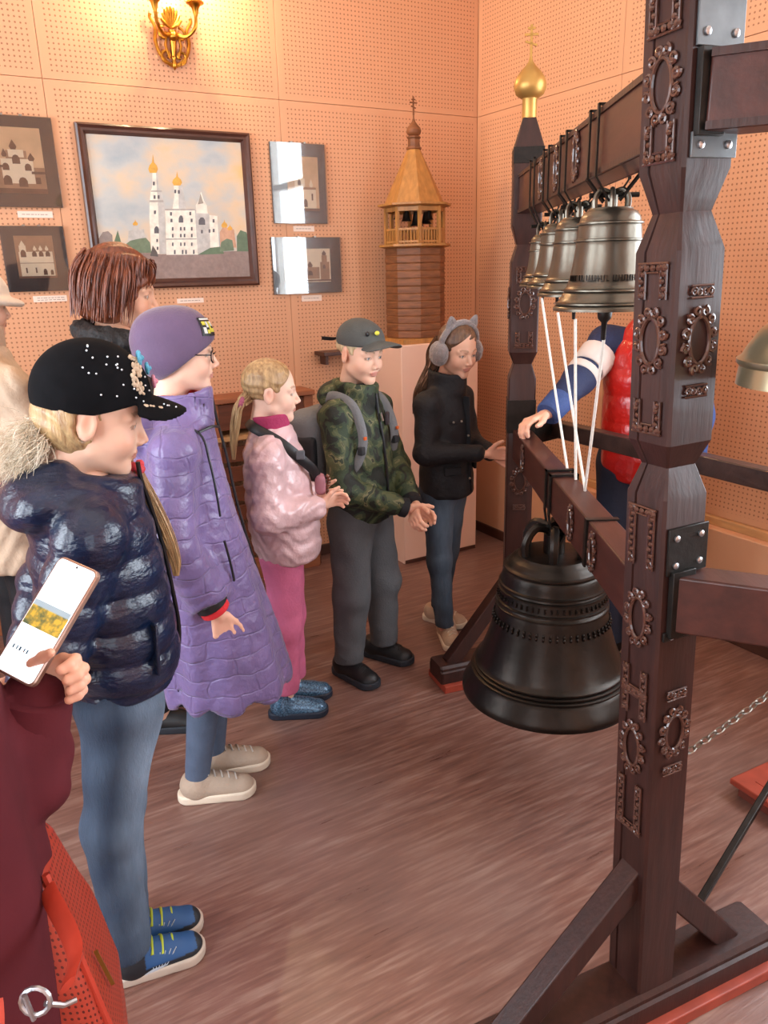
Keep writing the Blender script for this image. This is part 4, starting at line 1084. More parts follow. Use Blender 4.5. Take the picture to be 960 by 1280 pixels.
def hand_fn_factory(w, d, t, s=1.0, curl=(20, 25, 20), spread=0.0, thumb=(0.55, 0.75, 0.35), fcurl=None):
    """w wrist, d finger direction, t thumb-side direction; palm normal n = the side the fingers curl to"""
    w = np.array(w, float); d = np.array(d, float); d /= np.linalg.norm(d)
    t = np.array(t, float); t -= d * (t @ d); t /= np.linalg.norm(t); n = np.cross(d, t)
    segs = []
    if fcurl is None: fcurl = [curl] * 4
    offs = [0.027, 0.009, -0.009, -0.026]; lens = [(0.033, 0.021, 0.016), (0.036, 0.024, 0.017), (0.034, 0.022, 0.016), (0.027, 0.017, 0.014)]
    kn = [0.078, 0.082, 0.079, 0.072]
    for i in range(4):
        b = w + s * (d * kn[i] + t * offs[i]); segs.append((w + s * (d * 0.012 + t * offs[i] * 0.55), b, 0.0125 * s, 0.0098 * s))
        a = 0; p = b
        for L_, c_ in zip(lens[i], fcurl[i]):
            a += radians(c_); q = p + s * L_ * (d * cos(a) + n * sin(a) + t * spread * offs[i] / 0.027)
            segs.append((p, q, 0.0088 * s, 0.0078 * s)); p = q
    p = w + s * (d * 0.02 + t * 0.022); v = d * thumb[0] + t * thumb[1] + n * thumb[2]; v /= np.linalg.norm(v)
    q = p + v * 0.036 * s; segs.append((p, q, 0.014 * s, 0.0105 * s))
    v2 = v + d * 0.5; v2 /= np.linalg.norm(v2); r_ = q + v2 * 0.026 * s; segs.append((q, r_, 0.0102 * s, 0.009 * s))
    v3 = v2 + d * 0.2 + n * 0.2; v3 /= np.linalg.norm(v3); u = r_ + v3 * 0.02 * s; segs.append((r_, u, 0.009 * s, 0.0075 * s))
    segs.append((w - d * 0.045 * s, w + d * 0.012 * s, 0.02 * s, 0.019 * s))
    pts = np.array([x for sg in segs for x in sg[:2]])
    def fn(P):
        dd = None
        for k, (a, b, r1_, r2_) in enumerate(segs):
            e = rc(P, a, b, r1_, r2_)
            dd = e if dd is None else smin(dd, e, 0.006 * s if k % 4 else 0.010 * s)
        return dd
    return fn, pts.min(0) - 0.02, pts.max(0) + 0.02

def chain_sdf(P, pts, rs, sc=None, k=0.02):
    d = None
    for i in range(len(pts) - 1):
        e = rc(P, pts[i], pts[i + 1], rs[i], rs[i + 1], sc); d = e if d is None else smin(d, e, k)
    return d
def tors(P, tab, k=0.03):
    """elliptic trunk from rows (z, rx, ry, cy)"""
    T = np.array(tab, np.float32); zz = np.linspace(T[0, 0], T[-1, 0], 60)
    def sm(c):
        y = np.interp(zz, T[:, 0], T[:, c]); ker = np.ones(7) / 7; yp = np.pad(y, 3, mode='edge'); return np.convolve(yp, ker, 'valid')
    z = P[:, 2]; rx = np.interp(z, zz, sm(1)); ry = np.interp(z, zz, sm(2)); cy = np.interp(z, zz, sm(3))
    cx = np.interp(z, T[:, 0], T[:, 4]) if T.shape[1] > 4 else 0
    q = np.sqrt(((P[:, 0] - cx) / rx) ** 2 + ((P[:, 1] - cy) / ry) ** 2)
    d = (q - 1) * np.minimum(rx, ry)
    return smax(d, np.maximum(T[0, 0] - z, z - T[-1, 0]), k).astype(np.float32)
def puff(x, per, p=0.6): return np.abs(np.sin(pi * x / per)) ** p

class Fig:
    def __init__(s, label, loc, yaw, group=None, name='person'):
        s.loc = Vector((loc[0], loc[1], 0)); s.yaw = radians(yaw)
        s.root = thing(name, label, 'person', s.loc, -s.yaw, group)
        s.skin = []                     # body pieces (V, F, cols)
    def L(s, x, y, z):                  # room -> figure coordinates
        v = Vector((x, y, z)) - s.loc; c, q = cos(s.yaw), sin(s.yaw)
        return np.array((v.x * c - v.y * q, v.x * q + v.y * c, v.z))
    def head(s, pos, scale=1.0, tilt=0, turn=0, roll=0, skin=SKIN, gaze=-8):
        s.hp = np.array(pos, float); s.hs = scale
        s.hR = (rotz(-turn) @ rotx(-tilt) @ roty(roll)).astype(float)
        s.skin.append((HV @ s.hR.T * scale + s.hp, HF, head_cols(HV, skin))); s.tone = skin
        for q in (-1, 1):
            E = (EV @ rotx(gaze).T + [0.031 * q, 0.066, 0]) @ s.hR.T * scale + s.hp
            np_mesh('eye', E, EF, M_EYE, s.root, EC)
    def H(s, p): return np.asarray(p, float) @ s.hR.T * s.hs + s.hp       # head -> figure
    def hand(s, w, d, t, sc=0.85, **kw):
        fn, lo, hi = hand_fn_factory(w, d, t, sc, **kw); V, F = snet(fn, lo, hi, 0.0026)
        c = np.ones((len(V), 3)) * np.array(s.tone) * np.array((1.0, 0.88, 0.84)); s.skin.append((V, F, c))
    def inner(s, segs, h=0.014):
        P = np.array([x for g in segs for x in g[:2]]); m = max(max(g[2:4]) for g in segs) + 0.03
        def fn(Q):
            d = None
            for a, b, r1_, r2_ in segs:
                e = rc(Q, a, b, r1_, r2_); d = e if d is None else smin(d, e, 0.03)
            return d
        V, F = snet(fn, P.min(0) - m, P.max(0) + m, h); s.skin.append((V, F, np.ones((len(V), 3)) * np.array(s.tone)))
    def finish(s):
        n = 0; Vs, Fs, Cs = [], [], []
        for V, F, c in s.skin: Vs.append(V); Fs.append(F + n); Cs.append(c); n += len(V)
        np_mesh('body', np.concatenate(Vs), np.concatenate(Fs), M_SKIN, s.root, np.concatenate(Cs))
    def cloth(s, name, fn, lo, hi, h, m, label=None, parent=None):
        o = sdf(name, fn, lo, hi, h, m, parent or s.root)
        if label: o['label'] = label
        return o
    def hcloth(s, name, fn, lo, hi, h, m, parent=None, label=None):         # built in head space
        V, F = snet(fn, lo, hi, h); o = np_mesh(name, V @ s.hR.T * s.hs + s.hp, F, m, parent or s.root)
        if label: o['label'] = label
        return o

def shoe(fig, x, y, yaw, L_, upper, sole, name='shoe', lace=None, high=0.075, accents=None, colfn=None):
    """x, y: middle of the foot in figure coordinates"""
    k = L_ / 0.22; R = rotz(-yaw)
    def T(V): return (V * k) @ R.T + np.array([x, y, 0])
    def outl(P, g=0.0):
        a = rc(np.c_[P[:, :2], np.zeros(len(P), np.float32)].astype(np.float32), (0, -0.075, 0), (0.002, 0.065, 0), 0.033 + g, 0.040 + g); return a
    def up(P):
        d = rc(P, (0, -0.06, 0.045), (0, -0.055, 0.03), 0.036, 0.036)
        d = smin(d, rc(P, (0, -0.06, 0.04), (0.002, 0.066, 0.022), 0.036, 0.036, (1, 1, 0.9)), 0.02)
        d = smin(d, rc(P, (0, -0.055, 0.05), (0, -0.052, high), 0.032, 0.030), 0.02)
        d = smin(d, rc(P, (0, -0.04, 0.062), (0, 0.03, 0.044), 0.018, 0.02), 0.02)
        d = smax(d, 0.012 - P[:, 2], 0.004); d = smax(d, P[:, 2] - high, 0.006)
        return d
    V, F = snet(up, (-0.06, -0.125, 0), (0.06, 0.125, high + 0.03), 0.0035)
    o = np_mesh(name, T(V), F, upper, fig.root, colfn(V) if colfn else None)
    def so(P):
        d = smax(outl(P, 0.002), np.abs(P[:, 2] - 0.0125 - 0.012 * np.clip((P[:, 1] - 0.07) / 0.04, 0, 1) ** 2 * 0.4) - 0.0125, 0.004)
        return d
    V, F = snet(so, (-0.06, -0.125, -0.01), (0.06, 0.125, 0.05), 0.0035)
    np_mesh('sole', T(V), F, sole, o)
    if lace:
        mb = MB()
        for i in range(5):
            yy = 0.048 - 0.019 * i; zz = 0.0585 + 0.0058 * i
            a, b = T(np.array([[-0.017, yy, zz - 0.004]])), T(np.array([[0.017, yy + 0.008, zz - 0.004]])); c = T(np.array([[0, yy + 0.004, zz + 0.005]]))
            mb.tube([a[0], c[0], b[0]], 0.0024 * k, 6)
        mb.build('laces', lace, o)
    if accents:
        m1, m2 = accents
        for i in range(3):          # strap pieces over the instep
            yy = 0.034 - 0.022 * i; zz = 0.06 + 0.007 * i
            a, c, b = (T(np.array([[q * 0.028, yy - 0.004 * abs(q), zz - 0.014 * abs(q)]]))[0] for q in (-1, 0, 1))
            MB().tube(crom([a, c + np.array([0, 0, 0.004]), b], 4), 0.0055 * k, 6, sq=0.5).build('strap', m1, o)
        for i in range(6):
            a = T(np.array([[0.037, -0.035 + 0.004 * i, 0.022]]))[0]; b = T(np.array([[0.026, -0.02 + 0.012 * i, 0.058]]))[0]
            a2 = T(np.array([[0.0375, -0.015 + 0.006 * i, 0.03]]))[0]
            MB().tube([a, a2, b], 0.0012 * k, 5).build('stripe', m2, o)
    return o

def strands(mb, roots, tips, rnd, n, r0=0.0016, sag=0.02, jit=0.01, seg=5, curl=0.0):
    """hair strands between two point lists"""
    for i in range(n):
        k = rnd.randrange(len(roots)); a = Vector(roots[k]) + Vector((rnd.gauss(0, jit), rnd.gauss(0, jit), rnd.gauss(0, jit)))
        b = Vector(tips[k]) + Vector((rnd.gauss(0, jit * 2), rnd.gauss(0, jit * 2), rnd.gauss(0, jit * 2)))
        bow = Vector((rnd.gauss(0, sag), rnd.gauss(0, sag), rnd.gauss(0, sag)))
        pts = []
        for j in range(seg + 1):
            t_ = j / seg; pts.append(a.lerp(b, t_) + bow * (4 * t_ * (1 - t_)) + Vector((rnd.gauss(0, curl), rnd.gauss(0, curl), rnd.gauss(0, curl))))
        mb.tube(pts, [r0 * (1 - 0.75 * j / seg) for j in range(seg + 1)], 4)
def bundle(path, rad, rnd, n, r0=0.0018):
    """lock of hair: strands running along a path inside a tapering tube"""
    mb = MB(); C = [Vector(p) for p in crom(path, 5)]; m = len(C)
    for i in range(n):
        an = rnd.uniform(0, 2 * pi); q = sqrt(rnd.random()); ph = rnd.uniform(-0.5, 0.5)
        pts = []
        for j, c in enumerate(C):
            t = (C[min(j + 1, m - 1)] - C[max(j - 1, 0)]).normalized(); u = t.orthogonal().normalized(); v = t.cross(u)
            f = j / (m - 1); rr3 = float(np.interp(f, [x[0] for x in rad], [x[1] for x in rad])) * q
            pts.append(c + (u * cos(an + ph * f * 3) + v * sin(an + ph * f * 3)) * rr3)
        mb.tube(pts, [r0 * (1 - 0.5 * j / m) for j in range(m)], 5)
    return mb
def hairmat(name, c, c2): return mat(name, c, 0.38, var=0.3, vscale=30, stretch=(3, 3, 0.5), color2=c2, spec=0.6, bump=0.3, bscale=90)
M_BLOND = hairmat('blond_hair', '#8a6a48', '#c9a878')
M_FAIR = hairmat('fair_hair', '#a98d66', '#dcc8a0')
M_BROWN = hairmat('brown_hair', '#4e3526', '#7a5940')
M_AUBURN = hairmat('auburn_hair', '#4a2115', '#8a4a2c')
M_DENIM = mat('faded_denim', (1, 1, 1), 0.85, var=0.18, vscale=40, stretch=(2, 2, 0.5), bump=0.3, bscale=160, attr='Col')
M_DENIM2 = M_DENIM
def denim_cols(hips, knees, dark, light):
    """worn pale fronts of the thighs and knees, dark outer legs"""
    def f(V):
        zc = np.array([knees[0][2] - 0.4, knees[0][2], hips[0][2]]); yc = np.interp(V[:, 2], zc, [knees[0][1], knees[0][1], hips[0][1]])
        fr_ = np.clip((V[:, 1] - yc + 0.012) / 0.05, 0, 1); z = V[:, 2]
        zz = np.interp(z, [0.05, 0.2, knees[0][2], 0.5 * (knees[0][2] + hips[0][2]), hips[0][2]], [0.15, 0.35, 0.7, 1.0, 0.6])
        P32 = V.astype(np.float32); w_ = np.clip(fr_ * zz * (0.8 + 0.3 * wob(P32 * V3(1, 1, 0.8), 30, 5)) + 0.08 * wob(P32 * V3(1.5, 1.5, 0.7), 60, 8) + 0.06, 0, 1)[:, None]
        return np.array(lin(dark)) * (1 - w_) + np.array(lin(light)) * w_
    return f
M_ZIP = mat('black_trim', '#17171a', 0.45, var=0.1)
M_BLACKCLOTH = mat('black_cloth', '#15151a', 0.75, var=0.25, vscale=20, bump=0.2, bscale=120)

def legs(fig, name, hips, knees, ankles, rh, rk, ra, m, h=0.007, folds=0.003, cut=None, seatz=None, seed=1, cols=None):
    P = np.array(hips + knees + ankles)
    def fn(Q):
        d = None
        for a, b, c in zip(hips, knees, ankles):
            e = chain_sdf(Q, [a, b, c], [rh, rk, ra], k=0.03); d = e if d is None else smin(d, e, 0.012)
        if seatz is not None:
            cx = (np.array(hips[0]) + np.array(hips[1])) / 2
            d = smin(d, ell(Q, cx + [0, -0.01, 0.03], (rh + abs(hips[0][0] - hips[1][0]) / 2, rh * 1.12, rh * 1.3)), 0.03)
        q2 = Q * V3(1, 1, 1.15)
        d = d - folds * wob(q2, 45, seed) - folds * 0.25 * np.maximum(0, np.sin(Q[:, 2] * 120 + 2.5 * np.sin(Q[:, 0] * 40 + Q[:, 1] * 30)))* np.clip(1.5 - (Q[:, 2] - ankles[0][2]) / 0.12, 0, 1)
        z0 = ankles[0][2] if cut is None else cut
        return smax(d, z0 - Q[:, 2], 0.006)
    m_ = rh + 0.06
    return sdf(name, fn, P.min(0) - [m_, m_, 0.02], P.max(0) + [m_, m_, m_], h, m, fig.root, cols)

def quilt_bump(m, w_, h_, strength):
    """stitched quilting as fine relief round the body axis"""
    nt = m.node_tree; b = nt.nodes['Principled BSDF']; L = nt.links.new
    tc = N(nt, 'ShaderNodeTexCoord'); nz = N(nt, 'ShaderNodeTexNoise', i_Scale=9.0); L(tc.outputs['Object'], nz.inputs[0])
    ad = N(nt, 'ShaderNodeVectorMath', operation='MULTIPLY_ADD'); ad.inputs[1].default_value = (0.06, 0.06, 0.06); L(nz.outputs['Color'], ad.inputs[0]); L(tc.outputs['Object'], ad.inputs[2])
    sx = N(nt, 'ShaderNodeSeparateXYZ'); L(ad.outputs[0], sx.inputs[0])
    at = N(nt, 'ShaderNodeMath', operation='ARCTAN2'); L(sx.outputs[0], at.inputs[0]); L(sx.outputs[1], at.inputs[1])
    mu = N(nt, 'ShaderNodeMath', operation='MULTIPLY'); mu.inputs[1].default_value = 0.16; L(at.outputs[0], mu.inputs[0])
    cb = N(nt, 'ShaderNodeCombineXYZ'); L(mu.outputs[0], cb.inputs[0]); L(sx.outputs[2], cb.inputs[1])
    br = N(nt, 'ShaderNodeTexBrick'); br.inputs['Scale'].default_value = 1.0; br.inputs['Brick Width'].default_value = w_; br.inputs['Row Height'].default_value = h_
    br.inputs['Mortar Size'].default_value = 0.004; br.inputs['Mortar Smooth'].default_value = 1.0; br.inputs['Color1'].default_value = (1, 1, 1, 1); br.inputs['Color2'].default_value = (1, 1, 1, 1); br.inputs['Mortar'].default_value = (0, 0, 0, 1)
    L(cb.outputs[0], br.inputs['Vector'])
    bp = N(nt, 'ShaderNodeBump'); bp.inputs['Strength'].default_value = strength; bp.inputs['Distance'].default_value = 0.006
    L(br.outputs['Color'], bp.inputs['Height'])
    old = b.inputs['Normal'].links
    if old: L(old[0].from_socket, bp.inputs['Normal'])
    L(bp.outputs[0], b.inputs['Normal'])

# ================================================================== 1 girl in the black cap and navy puffer jacket
rnd = random.Random(11)
g = Fig('girl in black rhinestone cap, shiny navy puffer jacket and faded jeans', (-0.564, 1.463), 66, 'children watching the bells')
g.head((0, 0.010, 1.300), 1.0, tilt=15, turn=4)
M_NAVY = mat('navy_puffer', '#0b1c38', 0.33, var=0.25, vscale=12, bump=0.4, bscale=62, coat=0.25, stretch=(0.8, 0.8, 1.6))
SH, EL, WR_ = (0.15, -0.03, 1.105), (0.175, -0.12, 0.915), (0.075, -0.175, 0.80)
def fn(P):
    t = tors(P, [(0.742, 0.142, 0.112, 0.0), (0.80, 0.152, 0.125, -0.005), (0.92, 0.152, 0.128, -0.015), (1.04, 0.15, 0.122, -0.02), (1.12, 0.135, 0.105, -0.02), (1.16, 0.10, 0.085, -0.015), (1.19, 0.075, 0.072, -0.005)])
    t = t - 0.0115 * (puff(P[:, 2] + 0.008 * np.sin(P[:, 0] * 14) + 0.05 * P[:, 1], 0.07, 0.45) - 0.6)
    ax = P.copy(); ax[:, 0] = np.abs(ax[:, 0])
    a = chain_sdf(ax, [(0.10, -0.025, 1.135), SH, EL, WR_], [0.05, 0.058, 0.057, 0.045])
    tt = np.clip(rct(ax, SH, EL), 0, 1) * 0.21 + np.clip(rct(ax, EL, WR_), 0, 1) * 0.16
    a = a - 0.010 * (puff(tt + 0.02, 0.066, 0.45) - 0.6)
    d = smin(t, a, 0.03)
    hood = ell(P, (0, -0.105, 1.165), (0.15, 0.085, 0.055), rotx(30)) - 0.008 * wob(P, 45, 3)
    d = smin(d, hood, 0.03)
    col = np.abs(np.sqrt((P[:, 0] / 1.05) ** 2 + (P[:, 1] - 0.005) ** 2) - 0.068); col = np.sqrt(col ** 2 + (np.maximum(np.abs(P[:, 2] - 1.158 + 0.30 * P[:, 1]) - 0.024, 0)) ** 2) - 0.014
    d = smin(d, col, 0.012)
    return d - 0.0016 * wob(P, 75, 5) - 0.0014 * wob(P * V3(0.6, 0.6, 1.6), 150, 6)
jk = g.cloth('jacket', fn, (-0.27, -0.26, 0.68), (0.27, 0.17, 1.28), 0.0065, M_NAVY, 'shiny navy quilted puffer jacket with hood')
zp = [(-0.02, 0.118, 0.748), (-0.02, 0.128, 0.82), (-0.015, 0.122, 0.92), (-0.01, 0.112, 1.02), (-0.005, 0.098, 1.10), (0, 0.085, 1.16), (0, 0.082, 1.2)]
MB().tube(crom(zp, 5), 0.006, 6, sq=0.6).build('zip', M_ZIP, jk)
MB().bar((0.137, 0.055, 0.80), (0.130, 0.062, 0.905), 0.008, 0.026, up=(0.9, 0.3, 0)).build('pocket_welt', M_NAVY, jk, bevel=0.003)
legs(g, 'jeans', [(0.055, -0.015, 0.70), (-0.045, -0.005, 0.70)], [(0.045, -0.068, 0.415), (-0.04, -0.05, 0.415)], [(0.042, -0.075, 0.075), (-0.042, -0.07, 0.075)], 0.083, 0.058, 0.053, M_DENIM, seatz=1, folds=0.0048, h=0.006, cols=denim_cols([(0.055, -0.015, 0.70)], [(0.045, -0.068, 0.415)], '#26354a', '#879eb5'))
mb = MB().tube(crom([(0.135, -0.01, 0.70), (0.108, -0.045, 0.5), (0.1, -0.065, 0.38), (0.093, -0.075, 0.2), (0.094, -0.075, 0.09)], 6), 0.0016, 5); mb.build('seam', mat('denim_seam', '#8c9cab', 0.8), g.root)
M_SNK = mat('sneaker_cloth', (1, 1, 1), 0.6, var=0.15, attr='Col'); M_SOLE = mat('dirty_sole', '#b8a99a', 0.7); M_LIME = mat('lime_trim', '#b9c43a', 0.5); M_DSOLE = mat('dark_sole', '#20242c', 0.7)
M_SILV = mat('silver_stripe', '#a9b0b8', 0.4)
SNC = lambda V: np.where(((V[:, 1] > -0.03) & (V[:, 1] < 0.085) & (V[:, 2] > 0.036))[:, None], np.array(lin('#234f80')), np.array(lin('#191c22')))
shoe(g, 0.042, -0.012, 0, 0.225, M_SNK, M_SOLE, 'sneaker', accents=(M_LIME, M_SILV), colfn=SNC)
shoe(g, -0.042, 0.0, 2, 0.225, M_SNK, M_SOLE, 'sneaker', accents=(M_LIME, M_SILV), colfn=SNC)
# cap in head space
M_CAP = mat('black_cap_cloth', '#0c0c0f', 0.95, var=0.3, vscale=40, bump=0.05, bscale=300, spec=0.15)
CC, CR = np.array((0, -0.008, 0.042)), np.array((0.0865, 0.110, 0.104))
def fn(P):
    d = ell(P, CC, CR); d = smax(d, (0.012 + 0.42 * P[:, 1] * (P[:, 1] > 0) + 0.10 * P[:, 1] * (P[:, 1] <= 0)) - P[:, 2], 0.005)
    Q = P.copy(); Q[:, 2] = Q[:, 2] + 5.0 * P[:, 0] ** 2 + 0.10 * (P[:, 1] - 0.09)
    b = ell(Q, (0, 0.092, 0.052), (0.078, 0.080, 0.0095)); b = smax(b, 0.075 - P[:, 1], 0.004)
    return smin(d, b, 0.006)
cap = g.hcloth('cap', fn, (-0.11, -0.13, -0.03), (0.11, 0.19, 0.165), 0.0036, M_CAP, label='black cap with rhinestones and gold embroidery')
def cap_pt(az, el_, off=0.0):
    az, el_ = radians(az), radians(el_); v = np.array((sin(az) * cos(el_), cos(az) * cos(el_), sin(el_)))
    return g.H(CC + v * CR * (1 + off))
M_RHINE = mat('rhinestone', '#e9eef2', 0.1, metal=0.3, coat=1.0); M_LACE = mat('gold_lace', '#c9b398', 0.6, var=0.2, vscale=90); M_BLUE = mat('blue_flower', '#5fb0cf', 0.6); M_PINKF = mat('pink_flower', '#d08aa0', 0.6)
for k in range(26):
    az, el_ = rnd.uniform(20, 110), rnd.uniform(4, 60); p = cap_pt(az, el_, 0.012)
    MB().sphere(p, 0.0020, 8, 5).build('rhinestone', M_RHINE, cap)
for k in range(8):
    p = g.H((rnd.uniform(0.0, 0.05), rnd.uniform(0.11, 0.155), 0.056 - 0.004)); p[2] += -0.004
    MB().sphere(p + np.array((0, 0, 0.003)), 0.0018, 8, 5).build('rhinestone', M_RHINE, cap)
mb = MB()
for k in range(90):
    f = rnd.random(); az = 34 + 10 * sin(f * 5) + rnd.uniform(-9, 9) * (0.5 + f); p = cap_pt(az, 12 + 42 * f, 0.015)
    mb.sphere(p, (rnd.uniform(0.0022, 0.005), 0.003, rnd.uniform(0.0022, 0.0055)), 7, 5)
for k in range(14):
    q = g.H((0.045 + rnd.uniform(-0.008, 0.008), 0.085 + 0.035 * k / 14, 0.043)); mb.sphere(q, (0.005, 0.005, 0.004), 7, 5)
mb.build('embroidery', M_LACE, cap)
def rosette(c, r, m, nm):
    mb = MB(); c = np.array(c)
    for k in range(9):
        an = 2 * pi * k / 9; mb.sphere(c + np.array((r * 0.6 * cos(an), 0.002, r * 0.6 * sin(an))), (r * 0.45, r * 0.3, r * 0.45), 8, 5)
    mb.sphere(c + np.array((0.0, 0.006, 0.0)), r * 0.4, 8, 5); return mb.build(nm, m, cap)
rosette(cap_pt(14, 50, 0.05), 0.015, M_BLUE, 'flower'); rosette(cap_pt(8, 38, 0.05), 0.012, M_BLUE, 'flower'); rosette(cap_pt(6, 24, 0.06), 0.013, M_PINKF, 'flower')
# hair under the cap, loose pony tail behind, braid over the far shoulder
def fn(P):
    d = ell(P, (0, -0.022, 0.0), (0.079, 0.088, 0.085)); d = smax(d, P[:, 1] - 0.012 - 0.25 * P[:, 2], 0.006); d = smax(d, P[:, 2] - 0.03, 0.004)
    ax = np.abs(P[:, 0]); ear = ell(np.c_[ax, P[:, 1:]].astype(np.float32), (0.078, -0.008, -0.008), (0.02, 0.024, 0.036)); d = smax(d, -ear, 0.006)
    return d - 0.0018 * np.sin(P[:, 2] * 260 + P[:, 1] * 200 + 3 * np.sin(P[:, 0] * 60))
hr = g.hcloth('hair', fn, (-0.11, -0.13, -0.12), (0.11, 0.06, 0.06), 0.0036, M_BLOND)
mb = MB(); A0 = [g.H((0.01, -0.095, -0.03)), g.H((0.03, -0.09, -0.045)), g.H((0.04, -0.08, -0.06)), g.H((0.0, -0.095, -0.05))]
B0 = [A0[0] + np.array((0.02, -0.055, -0.07)), A0[1] + np.array((0.02, -0.05, -0.065)), A0[2] + np.array((0.01, -0.045, -0.05)), A0[3] + np.array((0.0, -0.06, -0.07))]
strands(mb, A0, B0, rnd, 420, 0.0012, 0.010, 0.009); strands(mb, A0, [b + np.array((0, -0.03, 0.03)) for b in B0], rnd, 110, 0.0006, 0.018, 0.010)
mb.build('pony_tail', hairmat('backlit_blond_hair', '#b9a588', '#efe6d2'), hr)  # backlight put into the hair colour, hence whiter than the blond under the cap
bundle([g.H((-0.05, -0.05, -0.09)), (-0.075, 0.06, 1.19), (-0.068, 0.088, 1.14), (-0.05, 0.12, 1.05), (-0.045, 0.138, 0.97), (-0.045, 0.138, 0.93)], [(0, 0.014), (0.3, 0.018), (0.7, 0.016), (1, 0.006)], rnd, 70).build('side_tail', M_BLOND, hr)
mb = MB()
for k in range(10): mb.sphere((-0.072 + 0.014 * cos(k * 0.63), 0.082 + 0.012 * sin(k * 0.63), 1.172 + 0.006 * cos(k * 2.1)), 0.010, 8, 5)
mb.build('hair_tie', mat('coral_tie', '#d8454f', 0.6), hr)
g.inner([((0, -0.02, 1.15), (0, -0.01, 0.75), 0.06, 0.08), ((0.05, 0, 0.70), (0.042, -0.06, 0.415), 0.06, 0.04), ((-0.05, 0, 0.70), (-0.04, -0.05, 0.415), 0.06, 0.04), ((0.042, -0.06, 0.415), (0.042, -0.07, 0.06), 0.04, 0.03), ((-0.04, -0.05, 0.415), (-0.042, -0.065, 0.06), 0.04, 0.03),
         ((0.10, -0.03, 1.10), (0.175, -0.12, 0.915), 0.03, 0.028), ((-0.10, -0.03, 1.10), (-0.175, -0.12, 0.915), 0.03, 0.028), ((0.175, -0.12, 0.915), (0.08, -0.172, 0.805), 0.028, 0.02), ((-0.175, -0.12, 0.915), (-0.08, -0.172, 0.805), 0.028, 0.02)])
g.hand((0.055, -0.185, 0.775), (-0.8, -0.1, -0.55), (0, -0.2, 0.9), 0.8); g.hand((-0.045, -0.205, 0.77), (0.8, -0.1, -0.5), (0, -0.2, 0.9), 0.8)
g.finish()

# ================================================================== 2 girl in the long lilac coat
rnd = random.Random(21)
g = Fig('girl in mauve beanie, glasses and long lilac quilted coat', (-0.56, 2.10), 78, 'children watching the bells')
g.head((0, 0.022, 1.357), 0.95, tilt=4, turn=0, skin=lin('#eec3ab'))
M_LILAC = mat('lilac_quilting', '#746394', 0.42, var=0.18, vscale=9, bump=0.5, bscale=42, coat=0.15, sheen=0.2)
quilt_bump(M_LILAC, 0.085, 0.055, 0.45)
SH, EL, WR_ = (0.145, -0.015, 1.115), (0.195, -0.04, 0.875), (0.178, 0.035, 0.715)
def fn(P):
    t = tors(P, [(0.345, 0.20, 0.200, 0.066), (0.46, 0.19, 0.188, 0.055), (0.69, 0.17, 0.162, 0.022), (0.90, 0.15, 0.142, -0.008), (1.03, 0.142, 0.128, -0.018), (1.10, 0.13, 0.112, -0.012), (1.16, 0.10, 0.095, 0.0), (1.205, 0.078, 0.08, 0.012)])
    an = np.arctan2(P[:, 0], P[:, 1])
    low = np.clip((0.8 - P[:, 2]) / 0.2, 0, 1)
    t = t - 0.0042 * (np.minimum(puff(P[:, 2] + 0.006 * np.sin(an * 9), 0.052, 0.35), puff(an * (0.17 + 0.02 * low) + 0.012 * np.sin(P[:, 2] * 50), 0.07, 0.35)) - 0.5)
    ax = P.copy(); ax[:, 0] = np.abs(ax[:, 0])
    a = chain_sdf(ax, [(0.10, -0.01, 1.13), SH, EL, WR_], [0.05, 0.056, 0.058, 0.05]); tt = np.clip(rct(ax, SH, EL), 0, 1) * 0.245 + np.clip(rct(ax, EL, WR_), 0, 1) * 0.18
    a = a - 0.0045 * (puff(tt + 0.02 + 0.01 * np.sin(an * 7), 0.06, 0.35) - 0.5)
    a = smax(a, -((ax - V3(*WR_)) @ V3(0.1, -0.42, 0.9)) - 0.012, 0.006)
    d = smin(t, a, 0.05)
    col = np.abs(np.sqrt(P[:, 0] ** 2 + (P[:, 1] - 0.02) ** 2) - 0.074); col = np.sqrt(col ** 2 + np.maximum(np.abs(P[:, 2] - 1.205 - 0.12 * P[:, 1]) - 0.042, 0) ** 2) - 0.007
    gap = smax(np.abs(P[:, 0] + 0.01) - 0.018, 0.05 - P[:, 1], 0.004); col = smax(col, -gap, 0.006)
    d = smin(d, col, 0.012)
    hood = ell(P, (0, -0.11, 1.15), (0.115, 0.055, 0.065), rotx(15)); d = smin(d, hood, 0.02)
    d = smax(d, -(tors(P, [(0.32, 0.185, 0.185, 0.066), (0.43, 0.17, 0.17, 0.055)], 0.01)), 0.005)
    d = d - 0.004 * wob(P * V3(1, 1, 0.6), 60, 9)
    fold = np.sin(an * 11 + 3 * P[:, 2]) * 0.006 * low; return d - fold
ct = g.cloth('coat', fn, (-0.30, -0.22, 0.29), (0.30, 0.34, 1.28), 0.007, M_LILAC, 'long lilac quilted coat')
M_REDK = mat('red_knit', '#c8242c', 0.8, bump=0.3, bscale=150)
def cuff(nm, m, q0, q1, r_, par):
    for s_ in (-1, 1):
        a = np.array(WR_) * [s_, 1, 1]; dr = np.array([-0.10 * s_, 0.42, -0.9]); dr /= np.linalg.norm(dr)
        MB().tube([a + dr * q0, a + dr * (q0 + 0.004), a + dr * (q1 - 0.004), a + dr * q1], [r_ * 0.92, r_, r_, r_ * 0.9], 20).build(nm, m, par)
cuff('black_cuff', M_ZIP, 0.004, 0.032, 0.046, ct); cuff('red_cuff', M_REDK, 0.026, 0.052, 0.042, ct)
